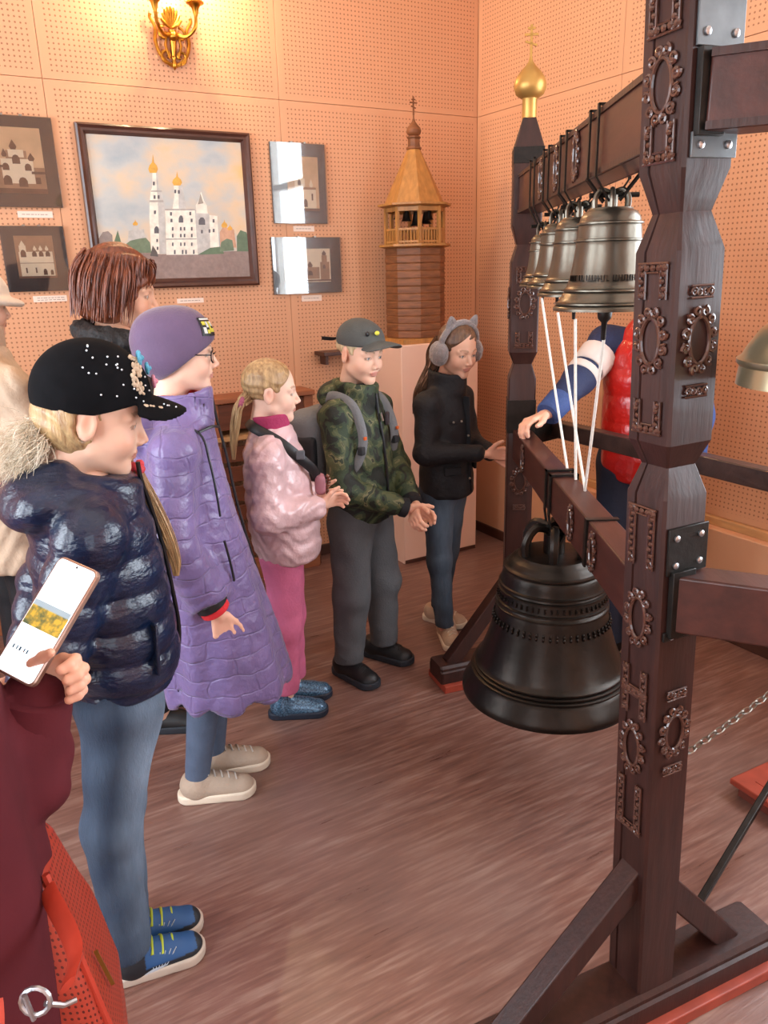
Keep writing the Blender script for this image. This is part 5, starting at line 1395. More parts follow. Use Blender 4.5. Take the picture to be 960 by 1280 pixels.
MB().tube(crom([(-0.008, 0.095, 1.245), (-0.01, 0.102, 1.18), (-0.012, 0.122, 1.06), (-0.014, 0.14, 0.92), (-0.016, 0.172, 0.75), (-0.018, 0.21, 0.58), (-0.02, 0.25, 0.39)], 6), 0.004, 6).build('zip', M_ZIP, ct)
MB().tube(crom([(0.07, -0.03, 1.185), (0.112, 0.055, 1.155), (0.125, 0.075, 1.08), (0.135, 0.085, 1.0), (0.14, 0.09, 0.93)], 6), 0.0032, 6).build('piping', M_ZIP, ct)
MB().tube(crom([(0.112, 0.055, 1.158), (0.08, 0.09, 1.165), (0.04, 0.108, 1.155)], 6), 0.0038, 6).build('piping', M_ZIP, ct)
MB().tube(crom([(0.142, 0.095, 0.86), (0.142, 0.105, 0.80), (0.142, 0.112, 0.74)], 4), 0.0034, 6).build('pocket_zip', M_ZIP, ct)
g.cloth('red_collar', lambda P: smax(np.abs(np.sqrt(P[:, 0] ** 2 + (P[:, 1] - 0.012) ** 2) - 0.058) - 0.008, np.abs(P[:, 2] - 1.22) - 0.03, 0.006), (-0.09, -0.08, 1.17), (0.09, 0.1, 1.27), 0.005, M_REDK)
M_TIGHT = mat('slate_tights', '#4c5a70', 0.75, var=0.12, vscale=20, bump=0.15, bscale=150)
legs(g, 'tights', [(0.062, 0.03, 0.62), (-0.055, 0.05, 0.62)], [(0.060, 0.0, 0.38), (-0.055, 0.03, 0.38)], [(0.062, -0.055, 0.055), (-0.058, -0.005, 0.055)], 0.07, 0.052, 0.036, M_TIGHT, folds=0.0012)
M_BEIGE = mat('beige_canvas', '#a89684', 0.75, var=0.1, bump=0.2, bscale=120); M_CREAM = mat('cream_sole', '#d8cab6', 0.6); M_SLACE = mat('silver_lace', '#c9c4bc', 0.35, metal=0.4)
shoe(g, 0.065, 0.005, 2, 0.245, M_BEIGE, M_CREAM, 'sneaker', lace=M_SLACE); shoe(g, -0.06, 0.06, -4, 0.245, M_BEIGE, M_CREAM, 'sneaker', lace=M_SLACE)
M_MAUVE = mat('mauve_jersey', '#5f4a68', 0.75, var=0.1, bump=0.15, bscale=160, sheen=0.3)
def fn(P):
    d = ell(P, (0, -0.006, 0.038), (0.086, 0.104, 0.092)); d = smin(d, ell(P, (0, -0.062, 0.028), (0.080, 0.075, 0.085)), 0.03); d = smin(d, ell(P, (0, -0.02, -0.005), (0.091, 0.10, 0.085)), 0.02)
    d = smax(d, np.maximum(0.022 + 0.78 * (P[:, 1] - 0.075), -0.085) - P[:, 2], 0.008)
    return d - 0.0025 * wob(P, 55, 4)
hat = g.hcloth('beanie', fn, (-0.12, -0.17, -0.115), (0.12, 0.13, 0.15), 0.0042, M_MAUVE, label='mauve jersey beanie with black patch')
def hat_pt(az, el_, off):
    az, el_ = radians(az), radians(el_); v = np.array((sin(az) * cos(el_), cos(az) * cos(el_), sin(el_))); return np.array((0, -0.006, 0.038)) + v * np.array((0.086, 0.104, 0.092)) * (1 + off)
def hat_patch(az0, az1, e0, e1, off, m, nm, par):
    mb = MB(); n = 5
    top = [[g.H(hat_pt(az0 + (az1 - az0) * i / n, e0 + (e1 - e0) * j / n, off)) for i in range(n + 1)] for j in range(n + 1)]
    bot = [[g.H(hat_pt(az0 + (az1 - az0) * i / n, e0 + (e1 - e0) * j / n, off - 0.03)) for i in range(n + 1)] for j in range(n + 1)]
    vs = [p for r_ in top for p in r_] + [p for r_ in bot for p in r_]; k = (n + 1) ** 2; fs = []
    for j in range(n):
        for i in range(n):
            a = j * (n + 1) + i; fs += [(a, a + 1, a + n + 2, a + n + 1), (k + a, k + a + n + 1, k + a + n + 2, k + a + 1)]
    rim = [i for i in range(n + 1)] + [j * (n + 1) + n for j in range(1, n + 1)] + [n * (n + 1) + i for i in range(n - 1, -1, -1)] + [j * (n + 1) for j in range(n - 1, 0, -1)]
    for i in range(len(rim)): a, b = rim[i], rim[(i + 1) % len(rim)]; fs.append((a, b, k + b, k + a))
    return mb.add(vs, fs).build(nm, m, par)
pa = hat_patch(14, 48, 8, 40, 0.045, M_ZIP, 'patch', hat)
M_YEL = mat('yellow_print', '#d8d24a', 0.6); M_WHT = mat('white_print', '#d9dcd8', 0.6)
for az0, az1, e0, e1, m_ in ((17, 45, 35, 38, M_WHT), (18, 23, 24, 32, M_WHT), (25, 29, 14, 32, M_YEL), (31, 35, 22, 32, M_WHT), (37, 44, 26, 32, M_YEL), (18, 24, 14, 20, M_YEL), (31, 36, 12, 18, M_YEL), (38, 44, 12, 22, M_WHT)):
    hat_patch(az0, az1, e0, e1, 0.062, m_, 'print', pa)
mb = MB()
for q in (-1, 1):
    mb.tube([g.H((q * 0.031 + 0.0225 * cos(t_) * (1.05 if abs(cos(t_)) > 0.7 else 1), 0.092 - 0.006 * abs(cos(t_)), -0.006 + 0.018 * sin(t_))) for t_ in np.linspace(0, 2 * pi, 21)[:-1]], 0.0017, 6, closed=True)
    mb.tube([g.H((q * 0.0535, 0.086, -0.001)), g.H((q * 0.072, 0.05, 0.0)), g.H((q * 0.079, -0.005, 0.004))], 0.0016, 6)
mb.tube([g.H((-0.0085, 0.092, -0.002)), g.H((0, 0.097, 0.001)), g.H((0.0085, 0.092, -0.002))], 0.0016, 6)
gl = mb.build('glasses', mat('dark_glasses_frame', '#241f22', 0.25), g.root)
for q in (-1, 1):
    MB().sphere(g.H((q * 0.031, 0.0915, -0.006)), (0.021, 0.0012, 0.017), 14, 6).build('lens', M_GLASS, gl)
g.inner([((0, -0.01, 1.15), (0, 0.01, 0.75), 0.06, 0.08), ((0.06, 0.03, 0.68), (0.06, 0.0, 0.38), 0.05, 0.035), ((-0.055, 0.05, 0.68), (-0.055, 0.03, 0.38), 0.05, 0.035), ((0.06, 0.0, 0.38), (0.062, -0.05, 0.06), 0.035, 0.025), ((-0.055, 0.03, 0.38), (-0.058, 0.0, 0.06), 0.035, 0.025),
         ((0.1, -0.01, 1.10), (0.195, -0.04, 0.875), 0.03, 0.028), ((-0.1, -0.01, 1.10), (-0.195, -0.04, 0.875), 0.03, 0.028), ((0.195, -0.04, 0.875), (0.178, 0.03, 0.72), 0.028, 0.022), ((-0.195, -0.04, 0.875), (-0.178, 0.03, 0.72), 0.028, 0.022)])
for s_ in (1, -1): g.hand((s_ * 0.171, 0.062, 0.662), (-0.05 * s_, 0.14, -0.95), (-0.1 * s_, 1, 0.1), 0.90, curl=(18, 28, 22) if s_ < 0 else (-18, -28, -22), thumb=(0.75, 0.5, -0.3 * s_))
g.finish()

# ================================================================== 3 girl in the pale pink jacket
rnd = random.Random(31)
g = Fig('small girl in pearly pink jacket, pink trousers and glittery navy boots', (-0.37, 2.54), 82, 'children watching the bells')
g.head((0, 0.008, 1.183), 0.9, tilt=5, skin=lin('#efc8b2'))
M_PINKJ = mat('pearl_pink', '#d8b6b8', 0.32, var=0.12, vscale=10, bump=0.6, bscale=36, coat=0.25)
M_MAG = mat('magenta_knit', '#a8325e', 0.8, bump=0.3, bscale=140)
SH, EL, WR_ = (0.125, -0.02, 0.985), (0.165, -0.025, 0.80), (0.095, 0.125, 0.80)
def fn(P):
    t = tors(P, [(0.60, 0.125, 0.100, 0.035), (0.64, 0.145, 0.118, 0.03), (0.74, 0.15, 0.122, 0.02), (0.87, 0.138, 0.112, 0.008), (0.98, 0.118, 0.1, 0.0), (1.03, 0.09, 0.082, 0.0), (1.075, 0.062, 0.064, 0.002)])
    t = t - 0.005 * (puff(P[:, 2] + 0.01 * np.sin(P[:, 0] * 20 + P[:, 1] * 15), 0.085, 0.4) - 0.6)
    ax = P.copy(); ax[:, 0] = np.abs(ax[:, 0])
    a = chain_sdf(ax, [(0.085, -0.01, 1.01), SH, EL, WR_], [0.045, 0.052, 0.052, 0.04], k=0.03)
    tt = np.clip(rct(ax, SH, EL), 0, 1) * 0.19 + np.clip(rct(ax, EL, WR_), 0, 1) * 0.16
    a = a - 0.0045 * (puff(tt, 0.055, 0.4) - 0.5)
    d = smin(t, a, 0.022)
    return d - 0.002 * wob(P * V3(1, 1, 1.8), 75, 8) - 0.0008 * wob(P, 150, 3) - 0.0018 * np.sin(P[:, 2] * 120 + 4 * np.sin(P[:, 0] * 30 + P[:, 1] * 50))
jk = g.cloth('jacket', fn, (-0.25, -0.16, 0.57), (0.25, 0.21, 1.11), 0.0062, M_PINKJ, 'pearly pale pink padded jacket')
g.cloth('collar', lambda P: smax(np.abs(np.sqrt(P[:, 0] ** 2 + (P[:, 1] - 0.0) ** 2) - 0.054) - 0.009, np.abs(P[:, 2] - 1.085 - 0.1 * P[:, 1]) - 0.026, 0.006), (-0.08, -0.08, 1.04), (0.08, 0.09, 1.13), 0.0045, M_MAG)
mb = MB().tube(crom([(0.0, -0.075, 1.085), (0.06, -0.055, 1.075), (0.098, 0.02, 1.035), (0.092, 0.085, 0.975), (0.06, 0.128, 0.925), (0.03, 0.145, 0.885)], 6), 0.017, 8, sq=0.28)
stp = mb.build('strap', M_ZIP, g.root); bx('buckle', (0.094, 0.088, 0.985), (0.016, 0.03, 0.03), mat('grey_buckle', '#5b5f66', 0.35), stp, 0.004)
bg = g.cloth('pouch', lambda P: rbox(P, (0.03, 0.152, 0.865), (0.028, 0.018, 0.035), 0.014), (-0.02, 0.11, 0.81), (0.08, 0.19, 0.92), 0.005, mat('dusty_pink_pouch', '#a8707c', 0.6))
M_BEAD = mat('amber_bead', '#6e3a22', 0.2, coat=0.8, var=0.4, vscale=60)
for k in range(9): MB().sphere((0.045 - 0.004 * k, 0.178 + 0.004 * sin(k), 0.895 - 0.011 * k), 0.0075, 10, 6).build('bead', M_BEAD, bg)
legs(g, 'trousers', [(0.052, 0.01, 0.60), (-0.052, 0.015, 0.60)], [(0.056, 0.005, 0.36), (-0.05, 0.02, 0.36)], [(0.056, -0.01, 0.10), (-0.05, 0.02, 0.10)], 0.07, 0.055, 0.046, mat('bright_pink_cotton', '#cc6a8e', 0.8, var=0.12, vscale=12, bump=0.25, bscale=120), seatz=1, folds=0.004, seed=4)
def glit():
    m = mat('navy_glitter', '#16304a', 0.35, metal=0.3, color2='#5f86a3', vscale=190, detail=1.0, coat=0.3); return m
M_NSOLE = mat('navy_sole', '#1c2535', 0.6)
shoe(g, 0.058, 0.03, 2, 0.225, glit(), M_NSOLE, 'boot', high=0.125); shoe(g, -0.052, 0.055, -6, 0.225, glit(), M_NSOLE, 'boot', high=0.125)
def hairfn(front, low):
    def fn(P):
        d = ell(P, (0, -0.016, 0.036), (0.079, 0.094, 0.083))
        d = smax(d, P[:, 1] - (front + 0.62 * (P[:, 2] - 0.03)), 0.008); d = smax(d, low - P[:, 2] + 0.15 * P[:, 1], 0.008)
        ax = np.abs(P[:, 0]); ear = ell(np.c_[ax, P[:, 1:]].astype(np.float32), (0.078, -0.006, -0.012), (0.02, 0.024, 0.036)); d = smax(d, -ear, 0.006)
        return d - 0.0016 * np.sin(P[:, 0] * 150 + P[:, 2] * 190 + 3 * np.sin(P[:, 1] * 40))
    return fn
hr = g.hcloth('hair', hairfn(0.045, -0.055), (-0.11, -0.13, -0.1), (0.11, 0.12, 0.14), 0.0036, M_BLOND)
bundle([g.H((0.02, -0.085, -0.02)), g.H((0.045, -0.115, -0.05)), g.H((0.045, -0.125, -0.09)), (0.04, -0.125, 1.03), (0.04, -0.13, 0.97)], [(0, 0.022), (0.25, 0.016), (0.6, 0.018), (1, 0.006)], rnd, 70).build('pony_tail', M_BLOND, hr)
mb = MB()
for k in range(12): a = 2 * pi * k / 12; mb.sphere(g.H((0.036 + 0.018 * cos(a), -0.108 + 0.006 * sin(a), -0.042 + 0.018 * sin(a))), 0.009, 8, 5)
mb.build('scrunchie', mat('rose_scrunchie', '#9a4f66', 0.8), hr)
g.inner([((0, 0, 1.03), (0, 0.01, 0.66), 0.05, 0.07), ((0.052, 0.01, 0.60), (0.056, 0.0, 0.36), 0.05, 0.035), ((-0.052, 0.01, 0.60), (-0.05, 0.02, 0.36), 0.05, 0.035), ((0.056, 0.0, 0.36), (0.056, -0.01, 0.06), 0.035, 0.026), ((-0.05, 0.02, 0.36), (-0.05, 0.02, 0.06), 0.035, 0.026),
         ((0.08, -0.02, 0.98), (0.165, -0.025, 0.80), 0.026, 0.025), ((-0.08, -0.02, 0.98), (-0.165, -0.025, 0.80), 0.026, 0.025), ((0.165, -0.025, 0.80), (0.095, 0.125, 0.80), 0.025, 0.02), ((-0.165, -0.025, 0.80), (-0.095, 0.125, 0.80), 0.025, 0.02)])
g.hand((0.072, 0.152, 0.802), (-0.62, 0.75, 0.12), (0.2, 0.1, 0.95), 0.76, curl=(35, 45, 30)); g.hand((-0.072, 0.15, 0.797), (0.62, 0.75, 0.05), (-0.2, 0.1, 0.95), 0.76, curl=(-35, -45, -30), thumb=(0.55, 0.75, -0.35))
g.finish()

# ================================================================== 4 boy in the grey cap and camouflage jacket
rnd = random.Random(41)
g = Fig('boy in grey cap, camouflage hooded jacket and grey tracksuit trousers', (-0.09, 2.84), 122, 'children watching the bells')
g.head((0, 0.022, 1.275), 0.95, tilt=12, turn=12, skin=lin('#ecc0a6'))
def camo():
    m = bpy.data.materials.new('camouflage_cloth'); m.use_nodes = True
    nt = m.node_tree; b = nt.nodes['Principled BSDF']; L = nt.links.new
    tc = N(nt, 'ShaderNodeTexCoord'); n1 = N(nt, 'ShaderNodeTexNoise', i_Scale=13.0, i_Detail=3.0, i_Distortion=1.2); L(tc.outputs['Object'], n1.inputs[0])
    r = N(nt, 'ShaderNodeValToRGB'); r.color_ramp.interpolation = 'CONSTANT'; e = r.color_ramp.elements
    e[0].position = 0.0; e[0].color = (*lin('#15190f'), 1); e[1].position = 0.44; e[1].color = (*lin('#2c3a24'), 1)
    k = e.new(0.53); k.color = (*lin('#4b5233'), 1); k = e.new(0.62); k.color = (*lin('#6d6a4a'), 1); k = e.new(0.66); k.color = (*lin('#26301d'), 1)
    L(n1.outputs[0], r.inputs[0]); L(r.outputs[0], b.inputs['Base Color']); b.inputs['Roughness'].default_value = 0.7
    n2 = N(nt, 'ShaderNodeTexNoise', i_Scale=80.0); L(tc.outputs['Object'], n2.inputs[0])
    bp = N(nt, 'ShaderNodeBump', i_Strength=0.3, i_Distance=0.006); L(n2.outputs[0], bp.inputs['Height']); L(bp.outputs[0], b.inputs['Normal'])
    return m
M_CAMO = camo()
SHR, ELR, WRR = (0.135, -0.01, 1.055), (0.175, 0.045, 0.80), (0.055, 0.185, 0.735)
SHL, ELL_, WRL = (-0.135, 0.0, 1.055), (-0.18, 0.055, 0.82), (-0.05, 0.19, 0.745)
def fn(P):
    t = tors(P, [(0.645, 0.125, 0.098, 0.015), (0.68, 0.14, 0.112, 0.012), (0.80, 0.14, 0.112, 0.01), (0.95, 0.138, 0.108, 0.0), (1.06, 0.118, 0.094, -0.005), (1.11, 0.085, 0.075, -0.005), (1.145, 0.07, 0.068, 0.005)])
    a = smin(chain_sdf(P, [(0.09, -0.005, 1.075), SHR, ELR, WRR], [0.045, 0.054, 0.05, 0.042], k=0.03), chain_sdf(P, [(-0.09, 0, 1.075), SHL, ELL_, WRL], [0.045, 0.054, 0.05, 0.042], k=0.03), 0.01)
    d = smin(t, a, 0.025)
    hood = ell(P, (0, -0.085, 1.115), (0.105, 0.055, 0.06), rotx(20)); d = smin(d, hood, 0.02)
    col = np.abs(np.sqrt(P[:, 0] ** 2 + P[:, 1] ** 2) - 0.07); col = np.sqrt(col ** 2 + np.maximum(np.abs(P[:, 2] - 1.13 + 0.1 * P[:, 1]) - 0.03, 0) ** 2) - 0.012; d = smin(d, col, 0.012)
    return d - 0.0035 * wob(P, 60, 2) - 0.002 * wob(P, 130, 4) - 0.002 * np.sin(P[:, 2] * 75 + 3 * np.sin(P[:, 0] * 35 + P[:, 1] * 30))
jk = g.cloth('jacket', fn, (-0.26, -0.17, 0.62), (0.26, 0.26, 1.19), 0.0065, M_CAMO, 'green and black camouflage hooded jacket')
MB().tube(crom([(0, 0.122, 0.66), (0, 0.126, 0.8), (0, 0.112, 0.95), (0, 0.092, 1.06), (0, 0.085, 1.13)], 5), 0.005, 6).build('zip', M_ZIP, jk)
MB().bar((0.0, 0.103, 1.06), (0.0, 0.112, 1.03), 0.008, 0.004).build('zip_pull', mat('zip_silver', '#b5b8ba', 0.3, metal=0.9), jk)
bx('badge', (-0.055, 0.096, 1.03), (0.04, 0.012, 0.045), mat('dark_badge', '#3c3236', 0.7), jk, 0.003, M=Matrix.Rotation(radians(22), 3, 'Z'))
g.cloth('shirt', lambda P: smax(np.abs(np.sqrt(P[:, 0] ** 2 + (P[:, 1] + 0.002) ** 2) - 0.052) - 0.009, np.abs(P[:, 2] - 1.145) - 0.022, 0.006), (-0.08, -0.08, 1.11), (0.08, 0.08, 1.18), 0.005, M_BLACKCLOTH)
for nm_, w_, e_ in (('cuff', WRR, ELR), ('cuff', WRL, ELL_)):
    a = np.array(w_); dr = a - np.array(e_); dr /= np.linalg.norm(dr); MB().tube([a + dr * 0.022, a + dr * 0.03, a + dr * 0.05, a + dr * 0.054], [0.034, 0.037, 0.036, 0.03], 16).build(nm_, M_BLACKCLOTH, jk)
M_GREYK = mat('grey_jersey', '#515356', 0.85, var=0.12, vscale=14, bump=0.25, bscale=160)
legs(g, 'tracksuit_trousers', [(0.068, 0.0, 0.64), (-0.062, 0.01, 0.64)], [(0.098, 0.01, 0.36), (-0.085, 0.035, 0.36)], [(0.108, -0.01, 0.075), (-0.095, 0.03, 0.075)], 0.085, 0.071, 0.056, M_GREYK, seatz=1, folds=0.006, seed=6)
M_BLK = mat('black_leather', '#141416', 0.5, var=0.2)
shoe(g, 0.112, 0.025, 12, 0.25, M_BLK, M_DSOLE, 'sneaker', lace=M_ZIP); shoe(g, -0.100, 0.045, -2, 0.25, M_BLK, M_DSOLE, 'sneaker', lace=M_ZIP)
M_GCAP = mat('grey_cap_cloth', '#4c4d4a', 0.85, var=0.15, bump=0.2, bscale=160)
def fn(P):
    d = ell(P, (0, -0.006, 0.046), (0.084, 0.102, 0.08)); d = smax(d, 0.03 + 0.14 * P[:, 1] - P[:, 2], 0.005)
    Q = P.copy(); Q[:, 2] = Q[:, 2] + 4.0 * P[:, 0] ** 2 - 0.16 * (P[:, 1] - 0.09)
    b = ell(Q, (0, 0.1, 0.058), (0.078, 0.082, 0.009)); b = smax(b, 0.07 - P[:, 1], 0.004)
    return smin(d, b, 0.006)
cap = g.hcloth('cap', fn, (-0.11, -0.13, -0.01), (0.11, 0.2, 0.15), 0.0036, M_GCAP, label='grey baseball cap with small yellow motif')
MB().sphere(g.H((0.012, 0.086, 0.095)), (0.011, 0.008, 0.008), 10, 6).build('motif', M_YEL, cap)
MB().sphere(g.H((0.045, 0.068, 0.09)), (0.011, 0.006, 0.009), 10, 6).build('motif', M_ZIP, cap)
MB().tube(crom([g.H((-0.05, -0.1, 0.03)), g.H((0.0, -0.115, 0.03)), g.H((0.05, -0.10, 0.03)), g.H((0.085, -0.13, 0.028))], 4), 0.009, 6, sq=0.3).build('strap', M_ZIP, cap)
def fn(P):
    d = ell(P, (0, -0.014, 0.02), (0.0785, 0.092, 0.078)); d = smax(d, P[:, 2] - 0.05, 0.006)
    d = smax(d, np.maximum(-0.045 + 0.55 * P[:, 1], 0.022 * (P[:, 1] > 0.03)) - P[:, 2], 0.008)
    ax = np.abs(P[:, 0]); ear = ell(np.c_[ax, P[:, 1:]].astype(np.float32), (0.078, -0.006, -0.010), (0.02, 0.024, 0.036)); d = smax(d, -ear, 0.006)
    return d - 0.0016 * np.sin(P[:, 0] * 170 + P[:, 1] * 150)
g.hcloth('hair', fn, (-0.1, -0.12, -0.1), (0.1, 0.12, 0.07), 0.0036, M_FAIR)
# backpack
M_BAG = mat('grey_backpack', '#74777a', 0.75, var=0.12, bump=0.25, bscale=150); M_BAGD = mat('dark_backpack', '#2e2f33', 0.75, bump=0.2)
bkp = thing('backpack', 'grey and black backpack worn by the boy in the grey cap', 'backpack', g.loc, -g.yaw)
def fn(P):
    d = rbox(P, (0, -0.185, 0.88), (0.125, 0.075, 0.185), 0.06); return d - 0.003 * wob(P, 50, 3)
sdf('body', fn, (-0.17, -0.29, 0.66), (0.17, -0.07, 1.10), 0.008, M_BAG, bkp)
sdf('front_pocket', lambda P: rbox(P, (0, -0.255, 0.81), (0.095, 0.03, 0.09), 0.025), (-0.13, -0.31, 0.69), (0.13, -0.2, 0.93), 0.008, M_BAGD, bkp)
sdf('side_panel', lambda P: rbox(P, (0.115, -0.17, 0.84), (0.018, 0.055, 0.13), 0.015), (0.08, -0.25, 0.69), (0.15, -0.09, 0.99), 0.007, M_BAGD, bkp)
for s_ in (-1, 1):
    mb = MB().tube(crom([(s_ * 0.075, -0.13, 1.05), (s_ * 0.092, -0.06, 1.125), (s_ * 0.098, 0.035, 1.105), (s_ * 0.105, 0.082, 1.03), (s_ * 0.112, 0.092, 0.95), (s_ * 0.132, 0.06, 0.87), (s_ * 0.145, -0.03, 0.82), (s_ * 0.11, -0.14, 0.76)], 6), 0.017, 8, sq=0.3)
    st_ = mb.build('shoulder_strap', M_BAG, bkp); bx('adjuster', (s_ * 0.116, 0.092, 0.94), (0.03, 0.022, 0.03), M_BAGD, st_, 0.004); bx('tag', (s_ * 0.112, 0.105, 0.985), (0.014, 0.008, 0.012), mat('orange_tag', '#d8632a', 0.6), st_, 0.002)
g.inner([((0, 0, 1.10), (0, 0.01, 0.70), 0.055, 0.075), ((0.068, 0.0, 0.64), (0.098, 0.01, 0.36), 0.05, 0.04), ((-0.062, 0.01, 0.64), (-0.085, 0.035, 0.36), 0.05, 0.04), ((0.098, 0.01, 0.36), (0.108, -0.01, 0.06), 0.04, 0.03), ((-0.085, 0.035, 0.36), (-0.095, 0.03, 0.06), 0.04, 0.03),
         (SHR, ELR, 0.03, 0.028), (SHL, ELL_, 0.03, 0.028), (ELR, WRR, 0.028, 0.022), (ELL_, WRL, 0.028, 0.022)])
g.hand((0.022, 0.225, 0.718), (-0.75, 0.5, -0.35), (0.35, 0.45, 0.8), 0.85, curl=(30, 40, 30)); g.hand((-0.02, 0.232, 0.722), (0.75, 0.35, -0.5), (-0.35, 0.5, 0.8), 0.85, curl=(-32, -42, -30), thumb=(0.6, 0.7, -0.3))
g.finish()

# ================================================================== 5 girl with cat-ear earmuffs
rnd = random.Random(51)
g = Fig('girl in grey cat-ear earmuffs, black jacket and blue jeans', (0.262, 3.17), 126, 'children watching the bells')
g.head((-0.01, 0.055, 1.245), 0.92, tilt=16, turn=20, skin=lin('#e8b79c'))
M_BJK = mat('black_parka', '#131318', 0.7, var=0.3, vscale=16, bump=0.35, bscale=70)
SHR, ELR, WRR = (0.125, -0.005, 1.035), (0.165, 0.01, 0.845), (0.055, 0.185, 0.845)
SHL, ELL_, WRL = (-0.125, 0.005, 1.035), (-0.155, 0.03, 0.845), (-0.04, 0.19, 0.83)
def fn(P):
    t = tors(P, [(0.635, 0.138, 0.112, 0.01), (0.70, 0.135, 0.11, 0.008), (0.82, 0.122, 0.1, 0.005), (0.95, 0.128, 0.1, 0.0), (1.04, 0.112, 0.088, 0.0), (1.09, 0.082, 0.075, 0.005), (1.12, 0.07, 0.07, 0.012)])
    a = smin(chain_sdf(P, [(0.085, 0, 1.05), SHR, ELR, WRR], [0.045, 0.05, 0.046, 0.036], k=0.03), chain_sdf(P, [(-0.085, 0, 1.05), SHL, ELL_, WRL], [0.045, 0.05, 0.046, 0.036], k=0.03), 0.01)
    d = smin(t, a, 0.022)
    col = np.abs(np.sqrt(P[:, 0] ** 2 + (P[:, 1] - 0.012) ** 2) - 0.07); col = np.sqrt(col ** 2 + np.maximum(np.abs(P[:, 2] - 1.12 + 0.15 * P[:, 1]) - 0.032, 0) ** 2) - 0.01; d = smin(d, col, 0.012)
    return d - 0.0035 * wob(P, 60, 12)
jk = g.cloth('jacket', fn, (-0.24, -0.16, 0.60), (0.24, 0.25, 1.18), 0.0065, M_BJK, 'black hip-length jacket')
M_BTN = mat('metal_button', '#9a958a', 0.3, metal=0.8)
for p in ((0.075, 0.088, 0.965), (0.04, 0.104, 0.965), (0.105, 0.078, 0.755), (0.0, 0.114, 0.90), (0.0, 0.116, 0.80), (0.0, 0.122, 0.72)): MB().sphere(p, 0.0055, 10, 6).build('button', M_BTN, jk)
for q in (-1, 1): bx('pocket_flap', (q * 0.088, 0.092, 0.765), (0.075, 0.014, 0.035), M_BJK, jk, 0.004, M=Matrix.Rotation(radians(-38 * q), 3, 'Z'))
MB().bar((-0.012, 0.112, 0.66), (-0.008, 0.10, 1.06), 0.03, 0.008, up=(1, 0, 0)).build('placket', M_BJK, jk, bevel=0.002)
legs(g, 'jeans', [(0.055, 0.0, 0.64), (-0.05, 0.0, 0.64)], [(0.075, 0.02, 0.36), (-0.055, -0.02, 0.36)], [(0.10, 0.06, 0.07), (-0.052, -0.06, 0.07)], 0.074, 0.05, 0.04, M_DENIM2, seatz=1, folds=0.0045, seed=8, h=0.006, cols=denim_cols([(0.055, 0.0, 0.64)], [(0.075, 0.02, 0.36)], '#2c3a4a', '#64798d'))
M_BSN = mat('beige_sneaker', '#b59c86', 0.7, var=0.1, bump=0.2, bscale=90)
shoe(g, 0.10, 0.085, 45, 0.23, M_BSN, M_CREAM, 'sneaker', lace=M_CREAM); shoe(g, -0.052, -0.03, -2, 0.23, M_BSN, M_CREAM, 'sneaker', lace=M_CREAM)
hr = g.hcloth('hair', hairfn(0.05, -0.06), (-0.11, -0.13, -0.1), (0.11, 0.12, 0.14), 0.0036, M_BROWN)
mb = MB()
for q in (0.055, 0.03, 0.0, -0.03, -0.055):
    b_ = bundle([g.H((q, -0.07, 0.03)), g.H((q * 1.15, -0.095, -0.04)), g.H((q * 1.15, -0.085, -0.11)), (q * 1.1, -0.085, 1.08), (q, -0.105, 1.02), (q, -0.11, 0.98)], [(0, 0.02), (0.5, 0.026), (1, 0.012)], rnd, 34); mb.add(b_.v, b_.f)
mb.build('long_hair', M_BROWN, hr)
M_FLUFF = mat('grey_fluff', '#8d8686', 0.95, var=0.15, vscale=60, bump=0.6, bscale=120, sheen=0.6)
em = thing('cat_ear_earmuffs', 'fluffy grey earmuffs with cat ears worn by the girl in black', 'earmuffs', g.loc, -g.yaw)
def hsdf(name, fn, lo, hi, h, m, par):
    V, F = snet(fn, lo, hi, h); return np_mesh(name, V @ g.hR.T * g.hs + g.hp, F, m, par)
for q in (-1, 1):
    hsdf('muff', lambda P, q=q: ell(P, (q * 0.098, -0.004, -0.012), (0.034, 0.052, 0.054)) - 0.0016 * wob(P, 420, 3) - 0.002 * wob(P, 200, 5), (min(q * 0.05, q * 0.145), -0.07, -0.08), (max(q * 0.05, q * 0.145), 0.06, 0.055), 0.0036, M_FLUFF, em)
bnd = hsdf('headband', lambda P: smax(np.sqrt((np.sqrt((P[:, 0]) ** 2 + ((P[:, 2] - 0.02) * 0.99) ** 2) - 0.1005) ** 2 + (P[:, 1] + 0.0) ** 2) - 0.0135, 0.0 - P[:, 2], 0.004) - 0.001 * wob(P, 300, 3), (-0.13, -0.03, -0.02), (0.13, 0.03, 0.15), 0.0036, M_FLUFF, em)
for q in (-1, 1):
    V, F = snet(lambda P, q=q: smax(smax(ell(P, (q * 0.055, 0, 0.108), (0.033, 0.012, 0.048), roty(q * 22)) + 0.30 * np.abs((P[:, 0] - q * 0.055) - q * 0.4 * (P[:, 2] - 0.108)) * np.clip((P[:, 2] - 0.10) / 0.04, 0, 1), 0.09 - P[:, 2], 0.004), -ell(P, (q * 0.057, 0.013, 0.108), (0.018, 0.008, 0.03), roty(q * 22)), 0.003), (min(q * 0.01, q * 0.12), -0.03, 0.08), (max(q * 0.01, q * 0.12), 0.03, 0.18), 0.003)
    np_mesh('cat_ear', V @ g.hR.T * g.hs + g.hp, F, M_FLUFF, em)
